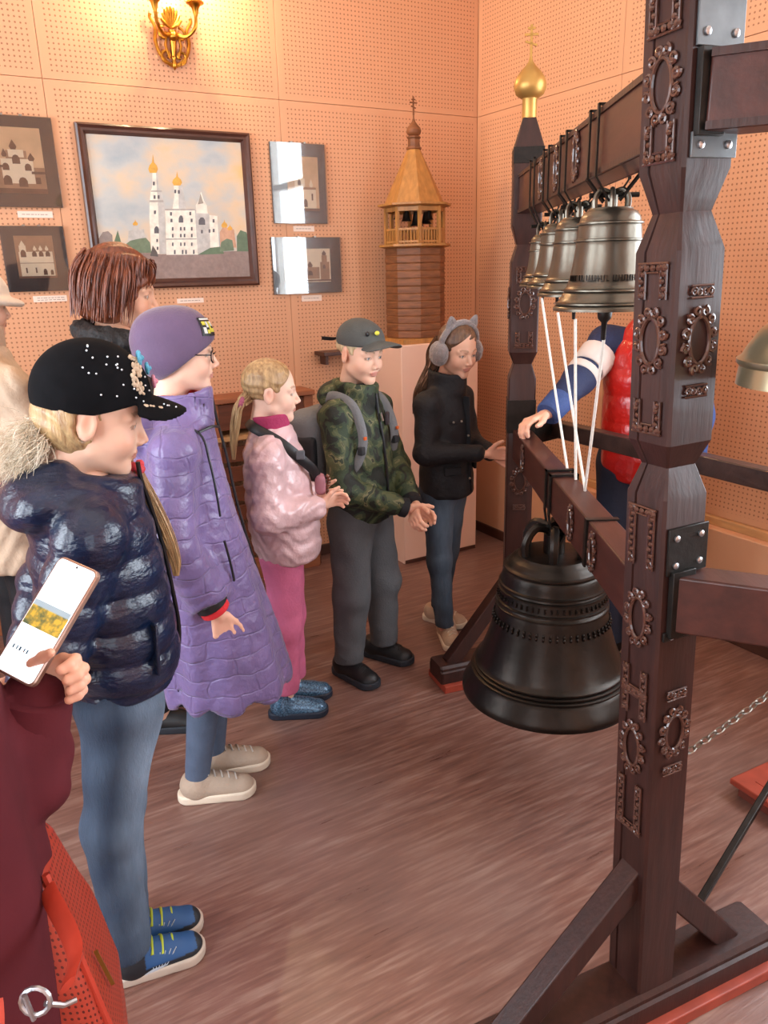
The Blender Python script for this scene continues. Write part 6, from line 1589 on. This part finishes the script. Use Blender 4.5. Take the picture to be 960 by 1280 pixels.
g.inner([((0, 0, 1.08), (0, 0.01, 0.70), 0.05, 0.07), ((0.055, 0.0, 0.64), (0.075, 0.02, 0.36), 0.05, 0.035), ((-0.05, 0.0, 0.64), (-0.055, -0.02, 0.36), 0.05, 0.035), ((0.075, 0.02, 0.36), (0.10, 0.06, 0.06), 0.035, 0.026), ((-0.055, -0.02, 0.36), (-0.052, -0.06, 0.06), 0.035, 0.026),
         (SHR, ELR, 0.028, 0.026), (SHL, ELL_, 0.028, 0.026), (ELR, WRR, 0.026, 0.02), (ELL_, WRL, 0.026, 0.02)])
g.hand((0.035, 0.222, 0.842), (-0.45, 0.85, 0.05), (0.1, 0.1, 0.95), 0.82, curl=(32, 45, 30)); g.hand((-0.03, 0.225, 0.822), (0.3, 0.9, -0.15), (-0.2, 0.1, 0.95), 0.82, curl=(-30, -45, -30), thumb=(0.7, 0.6, -0.3))
g.finish()

# ================================================================== 6 person in the red vest at the far post
rnd = random.Random(61)
g = Fig('person in shiny red padded vest with striped navy sleeve, hand on the lower beam', (1.0, 2.82), 205)
g.head((0, 0.03, 1.475), 0.98, tilt=8, turn=10)
M_REDV = mat('red_puffer', '#c01f17', 0.28, var=0.15, vscale=10, bump=0.5, bscale=36, coat=0.4)
M_NSL = mat('navy_sweatshirt', '#232c4d', 0.8, var=0.15, bump=0.25, bscale=150); M_BLUEC = mat('blue_cuff', '#33497c', 0.8, bump=0.3, bscale=150); M_WSTR = mat('pale_stripe', '#d9c9c0', 0.8)
def fn(P):
    t = tors(P, [(0.775, 0.165, 0.125, 0.0), (0.83, 0.175, 0.135, 0.0), (1.0, 0.175, 0.135, 0.0), (1.18, 0.175, 0.125, 0.0), (1.28, 0.15, 0.11, 0.0), (1.335, 0.105, 0.09, 0.0), (1.38, 0.08, 0.08, 0.005)])
    return t - 0.007 * (puff(P[:, 2] - 0.02, 0.098, 0.4) - 0.6) - 0.004 * wob(P, 60, 4)
g.cloth('vest', fn, (-0.22, -0.18, 0.75), (0.22, 0.18, 1.40), 0.007, M_REDV, 'shiny red padded vest')
W0 = g.L(0.585, 2.665, 1.065); E0 = g.L(0.72, 2.79, 1.165); S0 = np.array((0.175, 0.0, 1.275))
S0w = S0
def arm(P, pts, rs): return chain_sdf(P, pts, rs, k=0.03)
sl = g.cloth('sleeve', lambda P: smax(arm(P, [(0.12, 0, 1.28), S0, E0, W0], [0.06, 0.064, 0.054, 0.04]) - 0.0035 * wob(P, 60, 3), -((P - W0.astype(np.float32)) @ ((E0 - W0) / np.linalg.norm(E0 - W0)).astype(np.float32)) - 0.004, 0.006), np.minimum(S0, W0) - [0.2, 0.1, 0.12], np.maximum(S0, W0) + [0.1, 0.1, 0.12], 0.0065, M_NSL, 'navy sleeve with pale stripes')
def band(p, q, f0, f1, r0_, r1_, m, nm, par):
    a, b = np.array(p) + (np.array(q) - np.array(p)) * f0, np.array(p) + (np.array(q) - np.array(p)) * f1
    MB().tube([a, a + (b - a) * 0.06, a + (b - a) * 0.94, b], [r0_ - 0.004, r0_, r1_, r1_ - 0.004], 20).build(nm, m, par)
band(S0, E0, 0.30, 0.72, 0.0705, 0.066, M_WSTR, 'stripe', sl); band(S0, E0, 0.80, 0.96, 0.065, 0.063, M_WSTR, 'stripe', sl)
band(E0, W0, 0.60, 1.04, 0.049, 0.046, M_BLUEC, 'cuff', sl)
g.cloth('other_sleeve', lambda P: arm(P, [(-0.10, 0, 1.28), (-0.14, 0.01, 1.25), (-0.165, 0.06, 1.03), (-0.16, 0.08, 0.86)], [0.055, 0.055, 0.05, 0.045]) - 0.003 * wob(P, 60, 3), (-0.33, -0.13, 0.76), (-0.03, 0.13, 1.36), 0.008, mat('blue_sleeve', '#2c4377', 0.8, bump=0.2))
legs(g, 'trousers', [(0.085, 0.0, 0.82), (-0.085, 0.0, 0.82)], [(0.095, 0.01, 0.45), (-0.095, 0.02, 0.45)], [(0.10, -0.01, 0.08), (-0.10, 0.0, 0.08)], 0.10, 0.075, 0.062, mat('navy_trousers', '#1d2436', 0.8, bump=0.2), seatz=1, folds=0.005, h=0.009)
shoe(g, 0.10, 0.03, 5, 0.26, M_BLK, M_CREAM, 'sneaker', lace=M_CREAM); shoe(g, -0.10, 0.04, -5, 0.26, M_BLK, M_CREAM, 'sneaker', lace=M_CREAM)
g.hcloth('hair', hairfn(0.05, -0.06), (-0.11, -0.13, -0.1), (0.11, 0.12, 0.14), 0.005, M_BROWN)
g.inner([((0, 0, 1.36), (0, 0, 0.86), 0.07, 0.09), ((0.085, 0, 0.82), (0.095, 0.01, 0.45), 0.07, 0.05), ((-0.085, 0, 0.82), (-0.095, 0.02, 0.45), 0.07, 0.05), ((0.095, 0.01, 0.45), (0.1, -0.01, 0.06), 0.05, 0.035), ((-0.095, 0.02, 0.45), (-0.1, 0, 0.06), 0.05, 0.035), (tuple(S0), tuple(E0), 0.035, 0.03), (tuple(E0), tuple(W0), 0.03, 0.024),
         ((-0.14, 0, 1.25), (-0.165, 0.06, 1.03), 0.035, 0.03), ((-0.165, 0.06, 1.03), (-0.16, 0.08, 0.86), 0.03, 0.024)], 0.018)
hw = g.L(0.572, 2.655, 1.062); hd = g.L(0.47, 2.60, 1.04) - g.L(0.572, 2.655, 1.062); tt_ = g.L(1.0, 2.0, 0) - g.L(1.0, 2.82, 0); tt_[2] = 0.1
g.hand(hw, hd, tt_, 0.95, curl=(-24, -36, -28), thumb=(0.75, 0.5, -0.35)); g.hand((-0.158, 0.09, 0.80), (0.05, 0.1, -0.95), (0.1, 1, 0.2), 0.9, curl=(25, 30, 20))
g.finish()

# ================================================================== 7 woman with auburn hair behind the girls
rnd = random.Random(71)
g = Fig('woman with short auburn hair and dark jacket standing behind the girls', (-0.83, 2.50), 82)
g.head((0, 0.03, 1.510), 1.05, tilt=10, turn=0, skin=lin('#dba98c'))
def fn(P):
    t = tors(P, [(0.72, 0.20, 0.16, 0.0), (0.9, 0.2, 0.16, 0.0), (1.1, 0.195, 0.155, 0.0), (1.24, 0.175, 0.13, -0.005), (1.31, 0.13, 0.11, -0.005), (1.37, 0.09, 0.09, 0.0)])
    ax = P.copy(); ax[:, 0] = np.abs(ax[:, 0]); a = chain_sdf(ax, [(0.14, 0, 1.26), (0.2, 0, 1.22), (0.24, -0.03, 1.0), (0.21, 0.04, 0.80)], [0.06, 0.065, 0.06, 0.05], k=0.03)
    return smin(t, a, 0.025) - 0.005 * wob(P, 55, 3)
g.cloth('jacket', fn, (-0.33, -0.2, 0.69), (0.33, 0.2, 1.40), 0.009, mat('dark_shiny_jacket', '#17171c', 0.35, var=0.2, bump=0.4, coat=0.3))
def fn(P):
    c = np.abs(np.sqrt((P[:, 0] / 1.1) ** 2 + (P[:, 1] + 0.01) ** 2) - 0.095); return np.sqrt(c ** 2 + (P[:, 2] - 1.375 + 0.2 * P[:, 1]) ** 2) - 0.034 - 0.008 * wob(P, 160, 2)
g.cloth('fur_collar', fn, (-0.17, -0.16, 1.30), (0.17, 0.15, 1.46), 0.006, mat('dark_fur', '#1d1a1a', 0.7, var=0.5, vscale=60, bump=0.7, bscale=80))
legs(g, 'trousers', [(0.085, 0.0, 0.78), (-0.085, 0.0, 0.78)], [(0.09, 0.01, 0.45), (-0.09, 0.02, 0.45)], [(0.09, -0.01, 0.08), (-0.09, 0.0, 0.08)], 0.10, 0.07, 0.055, M_BLACKCLOTH, seatz=1, h=0.01)
shoe(g, 0.09, 0.03, 2, 0.24, M_BLK, M_DSOLE, 'shoe'); shoe(g, -0.09, 0.04, -2, 0.24, M_BLK, M_DSOLE, 'shoe')
def fn(P):
    d = ell(P, (0, -0.02, 0.036), (0.094, 0.108, 0.098)); d = smin(d, ell(P, (0, -0.045, -0.04), (0.092, 0.085, 0.07)), 0.03)
    face = ell(P, (0.0, 0.10, -0.045), (0.075, 0.085, 0.085)); d = smax(d, -face, 0.02); d = smax(d, -0.095 - P[:, 2], 0.02)
    return d - 0.0035 * np.sin(P[:, 0] * 110 + P[:, 1] * 60 + 4 * np.sin(P[:, 2] * 30)) - 0.005 * wob(P, 50, 2)
hr = g.hcloth('hair', fn, (-0.13, -0.15, -0.13), (0.13, 0.13, 0.16), 0.0045, M_AUBURN, label='short auburn hair with a side fringe')
mb = MB(); roots = []; tips = []
for k in range(230):
    a = rnd.uniform(0.2, 2 * pi - 0.2) + pi / 2; v = np.array((cos(a) * 0.085, sin(a) * 0.095 - 0.02, 0.09 + 0.02 * rnd.random())); w_ = np.array((cos(a) * 0.104, sin(a) * 0.112 - 0.03, rnd.uniform(-0.095, -0.06)))
    if w_[1] > 0.045: w_[2] = rnd.uniform(0.015, 0.035)
    m_ = (v + w_) / 2 * np.array((1.09, 1.09, 1)) + np.array((0, 0, 0.02)) + np.array([rnd.gauss(0, 0.006) for _ in range(3)]); mb.tube([g.H(p) for p in crom([v, m_, w_], 4)], [0.002, 0.0035, 0.004, 0.004, 0.0038, 0.0034, 0.003, 0.002, 0.001], 5, sq=0.6)
mb.build('locks', M_AUBURN, hr)
g.inner([((0, 0, 1.36), (0, 0, 0.8), 0.07, 0.1), ((0.085, 0, 0.78), (0.09, 0, 0.06), 0.07, 0.04), ((-0.085, 0, 0.78), (-0.09, 0, 0.06), 0.07, 0.04), ((0.16, 0, 1.22), (0.23, -0.03, 1.0), 0.035, 0.03), ((-0.16, 0, 1.22), (-0.23, -0.03, 1.0), 0.035, 0.03), ((0.23, -0.03, 1.0), (0.21, 0.04, 0.8), 0.03, 0.024), ((-0.23, -0.03, 1.0), (-0.21, 0.04, 0.8), 0.03, 0.024)], 0.02)
for s_ in (1, -1): g.hand((s_ * 0.205, 0.055, 0.755), (0, 0.2, -0.95), (-0.1 * s_, 1, 0.1), 0.95, curl=(25 * -s_, 30 * -s_, 20 * -s_), thumb=(0.75, 0.5, -0.3 * s_))
g.finish()

# ================================================================== 8 person in the beige coat at the left edge
rnd = random.Random(81)
g = Fig('person in pale beige coat and hat at the left edge of the group', (-1.40, 2.72), 45)
g.head((0, 0.03, 1.475), 1.0, tilt=6)
M_BCOAT = mat('beige_coat', '#cdb59c', 0.8, var=0.12, vscale=10, bump=0.35, bscale=50)
def fn(P):
    t = tors(P, [(0.55, 0.21, 0.19, 0.0), (0.8, 0.2, 0.18, 0.0), (1.05, 0.19, 0.165, 0.0), (1.22, 0.175, 0.14, 0.0), (1.30, 0.135, 0.11, 0.0), (1.36, 0.085, 0.085, 0.0)])
    ax = P.copy(); ax[:, 0] = np.abs(ax[:, 0]); a = chain_sdf(ax, [(0.14, 0, 1.25), (0.2, 0.02, 1.2), (0.22, 0.09, 0.99), (0.10, 0.22, 0.94)], [0.06, 0.068, 0.066, 0.052], k=0.03)
    return smin(t, a, 0.025) - 0.006 * wob(P, 50, 3) - 0.003 * np.sin(P[:, 2] * 70 + 4 * np.sin(P[:, 0] * 25 + P[:, 1] * 25))
ct = g.cloth('coat', fn, (-0.33, -0.22, 0.52), (0.33, 0.32, 1.40), 0.009, M_BCOAT)
def fn(P):
    c = np.abs(np.sqrt(P[:, 0] ** 2 + P[:, 1] ** 2) - 0.085); return smax(np.sqrt(c ** 2 + np.maximum(np.abs(P[:, 2] - 1.365) - 0.03, 0) ** 2) - 0.012, -1.0 + 0 * P[:, 0], 0.01)
g.cloth('collar', fn, (-0.13, -0.13, 1.31), (0.13, 0.13, 1.43), 0.006, M_BCOAT, parent=ct)
def fn(P):
    d = ell(P, (0, -0.006, 0.04), (0.09, 0.11, 0.09)); d = smax(d, 0.02 - P[:, 2], 0.006); b = ell(P, (0, 0.0, 0.012 + 0.0), (0.135, 0.15, 0.03)); b = smax(b, -ell(P, (0, 0, -0.01), (0.13, 0.145, 0.03)), 0.004); return smin(d, b, 0.012)
g.hcloth('hat', fn, (-0.16, -0.18, -0.05), (0.16, 0.18, 0.16), 0.005, mat('pale_hat', '#ddd0c0', 0.85, bump=0.3))
legs(g, 'trousers', [(0.08, 0.0, 0.72), (-0.08, 0.0, 0.72)], [(0.085, 0.01, 0.42), (-0.085, 0.01, 0.42)], [(0.085, -0.01, 0.08), (-0.085, -0.01, 0.08)], 0.09, 0.065, 0.055, M_BLACKCLOTH, h=0.01)
shoe(g, 0.085, 0.03, 2, 0.24, M_BLK, M_DSOLE, 'shoe'); shoe(g, -0.085, 0.03, -2, 0.24, M_BLK, M_DSOLE, 'shoe')
g.hcloth('hair', hairfn(0.045, -0.07), (-0.11, -0.13, -0.1), (0.11, 0.12, 0.14), 0.005, M_BROWN)
g.inner([((0, 0, 1.36), (0, 0, 0.8), 0.07, 0.1), ((0.08, 0, 0.72), (0.085, 0, 0.06), 0.07, 0.04), ((-0.08, 0, 0.72), (-0.085, 0, 0.06), 0.07, 0.04), ((0.17, 0.02, 1.2), (0.22, 0.09, 0.99), 0.035, 0.03), ((-0.17, 0.02, 1.2), (-0.22, 0.09, 0.99), 0.035, 0.03), ((0.22, 0.09, 0.99), (0.1, 0.22, 0.94), 0.03, 0.024), ((-0.22, 0.09, 0.99), (-0.1, 0.22, 0.94), 0.03, 0.024)], 0.02)
g.hand((0.062, 0.262, 0.925), (-0.85, 0.3, -0.1), (0, 0.2, 0.95), 0.9, curl=(25, 30, 20)); g.hand((-0.062, 0.262, 0.905), (0.85, 0.3, -0.1), (0, 0.2, 0.95), 0.9, curl=(-25, -30, -20), thumb=(0.6, 0.7, -0.3))
g.finish()

# ================================================================== 9 person in the maroon coat holding a phone
rnd = random.Random(91)
g = Fig('person in maroon wool coat in the left foreground holding up a phone', (-0.60, 0.74), 78)
g.head((0, 0.06, 1.50), 1.05, tilt=18, turn=5)
M_MAROON = mat('maroon_wool', '#551f26', 0.9, var=0.15, vscale=9, bump=0.05, bscale=320, spec=0.2)
WW, EE = g.L(-0.452, 0.862, 1.03), g.L(-0.475, 0.845, 0.945)
SS = np.array((0.165, 0.0, 1.30)); MID = g.L(-0.585, 0.70, 1.08)
def fn(P):
    t = tors(P, [(0.50, 0.19, 0.185, 0.0), (0.75, 0.185, 0.18, 0.0), (0.98, 0.175, 0.165, 0.0), (1.2, 0.18, 0.14, 0.0), (1.30, 0.14, 0.11, 0.0), (1.37, 0.09, 0.09, 0.01)])
    a = chain_sdf(P, [(0.12, 0, 1.29), SS, MID, EE, WW + (WW - EE) * 0.12], [0.06, 0.07, 0.066, 0.056, 0.040], k=0.03)
    e = WW - EE; e = e / np.linalg.norm(e)
    a = a - 0.004 * np.sin((P @ e.astype(np.float32)) * 70 + 2.0 * np.sin(P[:, 0] * 40) + 1.5 * np.sin(P[:, 1] * 45)) - 0.003 * wob(P, 55, 7)
    b = chain_sdf(P, [(-0.12, 0, 1.29), (-0.17, 0, 1.28), (-0.22, -0.05, 1.05), (-0.21, -0.06, 0.82)], [0.06, 0.065, 0.06, 0.05], k=0.03)
    fold = 0.006 * np.sin(np.arctan2(P[:, 0], P[:, 1]) * 9 + P[:, 2] * 6) * np.clip((1.05 - P[:, 2]) / 0.2, 0, 1)
    return smin(smin(t - fold - 0.003 * wob(P, 50, 1), a, 0.015), b, 0.02)
ct = g.cloth('coat', fn, (-0.33, -0.25, 0.47), (0.33, 0.33, 1.41), 0.0075, M_MAROON, 'maroon wool coat')
_e = (WW - EE) / np.linalg.norm(WW - EE)
MB().tube([WW - _e * 0.035, WW - _e * 0.03, WW + _e * 0.014, WW + _e * 0.018], [0.044, 0.049, 0.045, 0.04], 24).build('cuff', M_MAROON, ct)
legs(g, 'trousers', [(0.085, 0.0, 0.72), (-0.085, 0.0, 0.72)], [(0.09, 0.01, 0.45), (-0.09, 0.01, 0.45)], [(0.09, -0.01, 0.08), (-0.09, -0.01, 0.08)], 0.09, 0.065, 0.055, M_BLACKCLOTH, h=0.01)
shoe(g, 0.09, 0.03, 2, 0.24, M_BLK, M_DSOLE, 'shoe'); shoe(g, -0.09, 0.03, -2, 0.24, M_BLK, M_DSOLE, 'shoe')
g.hcloth('hair', hairfn(0.045, -0.08), (-0.11, -0.13, -0.11), (0.11, 0.12, 0.14), 0.005, M_BROWN)
MB().tube(crom([(0.03, -0.03, 1.40), (0.06, 0.09, 1.33), (0.05, 0.14, 1.2), (0.05, 0.15, 1.12)], 5), 0.028, 10, sq=0.5).build('red_scarf', M_REDK, g.root)
# phone
def frame3(o, x, y):
    x = Vector(x).normalized(); y = Vector(y); y = (y - x * y.dot(x)).normalized(); z = x.cross(y)
    M = Matrix((x, y, z)).transposed().to_4x4(); M.translation = Vector(o); return M
pTL, pTR = Vector((-0.418, 0.945, 1.203)), Vector((-0.356, 0.915, 1.188))
yax = Vector((0.079, 0.075, 0.108))
M_ph = frame3((pTL + pTR) / 2 - yax.normalized() * 0.08, pTR - pTL, yax)
ph = tag(empty('smartphone'), 'white-screened smartphone held by the person in maroon', 'phone')
ph.rotation_mode = 'QUATERNION'; ph.location = M_ph.translation; ph.rotation_quaternion = M_ph.to_quaternion()
def rrect(w_, h_, r_, z_, n=5):
    pts = []
    for cx, cy, a0 in ((w_ / 2 - r_, h_ / 2 - r_, 0), (-w_ / 2 + r_, h_ / 2 - r_, pi / 2), (-w_ / 2 + r_, -h_ / 2 + r_, pi), (w_ / 2 - r_, -h_ / 2 + r_, 1.5 * pi)):
        for k in range(n + 1): a = a0 + pi / 2 * k / n; pts.append((cx + r_ * cos(a), cy + r_ * sin(a), z_))
    return pts
PHW, PHL = 0.068, 0.16
MB().loft([rrect(PHW - 0.003, PHL - 0.003, 0.009, -0.0045), rrect(PHW, PHL, 0.01, -0.003), rrect(PHW, PHL, 0.01, 0.003), rrect(PHW - 0.003, PHL - 0.003, 0.009, 0.0045)]).build('case', mat('rose_gold_case', '#b89a8a', 0.3, metal=0.6), ph, ang=30)
M_SCR = mat('lit_screen', '#f4f6f8', 0.2, emis='#f4f8ff', estr=0.9, var=0.0)
scn = MB().loft([rrect(PHW - 0.006, PHL - 0.006, 0.007, 0.0044), rrect(PHW - 0.006, PHL - 0.006, 0.007, 0.0050)]).build('screen', M_SCR, ph, smooth=False)
def im_mat():
    m = bpy.data.materials.new('screen_photo'); m.use_nodes = True; nt = m.node_tree; b = nt.nodes['Principled BSDF']; L = nt.links.new
    tc = N(nt, 'ShaderNodeTexCoord'); n1 = N(nt, 'ShaderNodeTexNoise', i_Scale=120.0, i_Detail=4.0); L(tc.outputs['Object'], n1.inputs[0])
    r = N(nt, 'ShaderNodeValToRGB'); e = r.color_ramp.elements; e[0].position = 0.35; e[0].color = (*lin('#5d6a4c'), 1); e[1].position = 0.62; e[1].color = (*lin('#d9b64a'), 1); k = e.new(0.5); k.color = (*lin('#a8954a'), 1)
    L(n1.outputs[0], r.inputs[0]); L(r.outputs[0], b.inputs['Base Color']); L(r.outputs[0], b.inputs['Emission Color']); b.inputs['Emission Strength'].default_value = 0.5; return m
bx('picture', (0, -0.002, 0.0052), (PHW - 0.008, 0.026, 0.0004), im_mat(), scn)
bx('picture_sky', (0, 0.014, 0.0052), (PHW - 0.008, 0.008, 0.0004), mat('screen_sky', '#a9c0cc', 0.3, emis='#a9c0cc', estr=0.5), scn)
for k, (x, l) in enumerate(((-0.022, 0.004), (-0.016, 0.003), (-0.011, 0.005), (-0.004, 0.003), (0.001, 0.004))):
    bx('lettering', (x, -0.045, 0.0053), (l * 0.5, 0.005, 0.0003), mat('screen_text', '#3e6f86', 0.4), scn)
MB().sphere((0.0, 0.0735, 0.005), (0.0016, 0.0016, 0.0006), 8, 4).build('camera_hole', M_ZIP, ph)
# bag
bag = thing('handbag', 'coral red perforated leather handbag beside the maroon coat', 'handbag', (-0.462, 0.815, 0.455), radians(20))
def perf_leather():
    m = bpy.data.materials.new('red_perforated_leather'); m.use_nodes = True; nt = m.node_tree; b = nt.nodes['Principled BSDF']; L = nt.links.new
    tc = N(nt, 'ShaderNodeTexCoord'); sx = N(nt, 'ShaderNodeSeparateXYZ'); L(tc.outputs['Object'], sx.inputs[0])
    def M(op, a, b_=None):
        n = N(nt, 'ShaderNodeMath', operation=op)
        for i, v in enumerate((a, b_)):
            if v is None: continue
            if isinstance(v, (int, float)): n.inputs[i].default_value = v
            else: L(v, n.inputs[i])
        return n.outputs[0]
    u = M('ADD', sx.outputs[0], M('MULTIPLY', sx.outputs[1], 0.7))
    def cell(o, s_):
        d = M('SUBTRACT', M('FRACT', M('ADD', M('DIVIDE', o, s_), 100.0)), 0.5); return M('MULTIPLY', d, d)
    dot = M('LESS_THAN', M('ADD', cell(u, 0.0075), cell(M('ADD', sx.outputs[2], M('MULTIPLY', u, 0.35)), 0.009)), 0.055)
    mx = N(nt, 'ShaderNodeMix', data_type='RGBA'); mx.inputs[6].default_value = (*lin('#a63a28'), 1); mx.inputs[7].default_value = (*lin('#5c1a12'), 1); L(dot, mx.inputs[0]); L(mx.outputs[2], b.inputs['Base Color'])
    bp = N(nt, 'ShaderNodeBump', i_Strength=0.5, i_Distance=0.002); L(M('SUBTRACT', 1.0, dot), bp.inputs['Height']); L(bp.outputs[0], b.inputs['Normal']); b.inputs['Roughness'].default_value = 0.42
    return m
M_PERF = perf_leather(); M_RLEA = mat('red_leather', '#b03a28', 0.4, var=0.12, vscale=20)
def bshape(P, g_=0.0):
    z = P[:, 2]; hx = np.interp(z, [0, 0.1, 0.25, 0.40], [0.075, 0.075, 0.05, 0.016]); hy = np.interp(z, [0, 0.1, 0.25, 0.40], [0.12, 0.125, 0.11, 0.075])
    q = np.stack([np.abs(P[:, 0]) - hx + 0.02, np.abs(P[:, 1]) - hy + 0.03, np.abs(z - 0.2) - 0.2 + 0.02], 1)
    return np.linalg.norm(np.maximum(q, 0), axis=1) + np.minimum(q.max(1), 0) - 0.02 - g_
sdf('body', lambda P: bshape(P) - 0.003 * wob(P, 40, 3), (-0.13, -0.21, -0.03), (0.13, 0.21, 0.44), 0.006, M_PERF, bag)
MB().tube(crom([(0.018, -0.055, 0.40), (0.05, -0.085, 0.25), (0.077, -0.098, 0.10), (0.078, -0.09, 0.02)], 6), 0.005, 6).build('seam_piping', M_RLEA, bag)
MB().tube(crom([(0.0, -0.07, 0.415), (0.0, 0.0, 0.418), (0.0, 0.07, 0.415)], 5), 0.006, 6).build('zip', mat('gold_zip', '#9a7a3c', 0.35, metal=0.8), bag)
MB().bar((0.056, -0.03, 0.24), (0.070, -0.028, 0.175), 0.003, 0.005).build('zip_pull', mat('gold_zip', '#9a7a3c'), bag)
Rb = Matrix.Rotation(radians(-20), 3, 'Z')
def BL(x, y, z): return Rb @ (Vector((x, y, z)) - bag.location)
MB().tube(crom([BL(-0.50, 0.545, 0.875), BL(-0.44, 0.555, 0.865), BL(-0.392, 0.585, 0.852)], 6), 0.015, 8, sq=0.3).build('strap', M_RLEA, bag)
MB().tube(crom([BL(-0.345, 0.625, 0.842), BL(-0.36, 0.68, 0.835), BL(-0.42, 0.755, 0.845)], 6), 0.013, 8, sq=0.3).build('strap', M_RLEA, bag)
cc = BL(-0.368, 0.602, 0.848)
MB().tube([cc + Rb @ Vector((0.015 * cos(2 * pi * k / 14), 0.004 * sin(2 * pi * k / 14), 0.013 * sin(2 * pi * k / 14))) for k in range(14)], 0.0028, 6, closed=True).build('ring', M_BOLT, bag)
mb = MB(); mb.tube([cc + Vector((0.008, 0, -0.006)), cc + Vector((0.024, 0.004, -0.02)), cc + Vector((0.036, 0.008, -0.022))], 0.003, 8); mb.tube([cc + Vector((-0.008, -0.004, 0.016)), cc + Vector((-0.004, -0.004, -0.018))], 0.0028, 8); mb.build('clasp', M_BOLT, bag)
# hand round the phone
hw = WW + (WW - EE) / np.linalg.norm(WW - EE) * 0.04
g.inner([((0, 0, 1.36), (0, 0, 0.8), 0.07, 0.1), ((0.085, 0, 0.72), (0.09, 0, 0.06), 0.06, 0.04), ((-0.085, 0, 0.72), (-0.09, 0, 0.06), 0.06, 0.04), (tuple(SS), tuple(MID), 0.035, 0.03), (tuple(MID), tuple(EE), 0.03, 0.03), (tuple(EE), tuple(WW), 0.03, 0.024), ((-0.15, 0, 1.27), (-0.22, -0.05, 1.05), 0.035, 0.03), ((-0.22, -0.05, 1.05), (-0.21, -0.06, 0.84), 0.03, 0.024)], 0.02)
pz = M_ph.to_3x3() @ Vector((0, 0, 1)); px_ = M_ph.to_3x3() @ Vector((1, 0, 0)); py_ = M_ph.to_3x3() @ Vector((0, 1, 0))
grip = M_ph @ Vector((-0.006, -0.092, -0.03))
def LD(v): return g.L(*(Vector(v) + g.loc))
g.hand(g.L(*grip), LD(py_ * 0.55 + px_ * 0.55 - pz * 0.15), LD(-px_ * 0.6 + pz * 0.6 + py_ * 0.3), 0.80, curl=(42, 60, 45), thumb=(0.6, 0.5, 0.6))
g.hand((-0.21, -0.062, 0.775), (0, 0.1, -0.95), (0, 1, 0.1), 0.9, curl=(25, 30, 20))
g.finish()
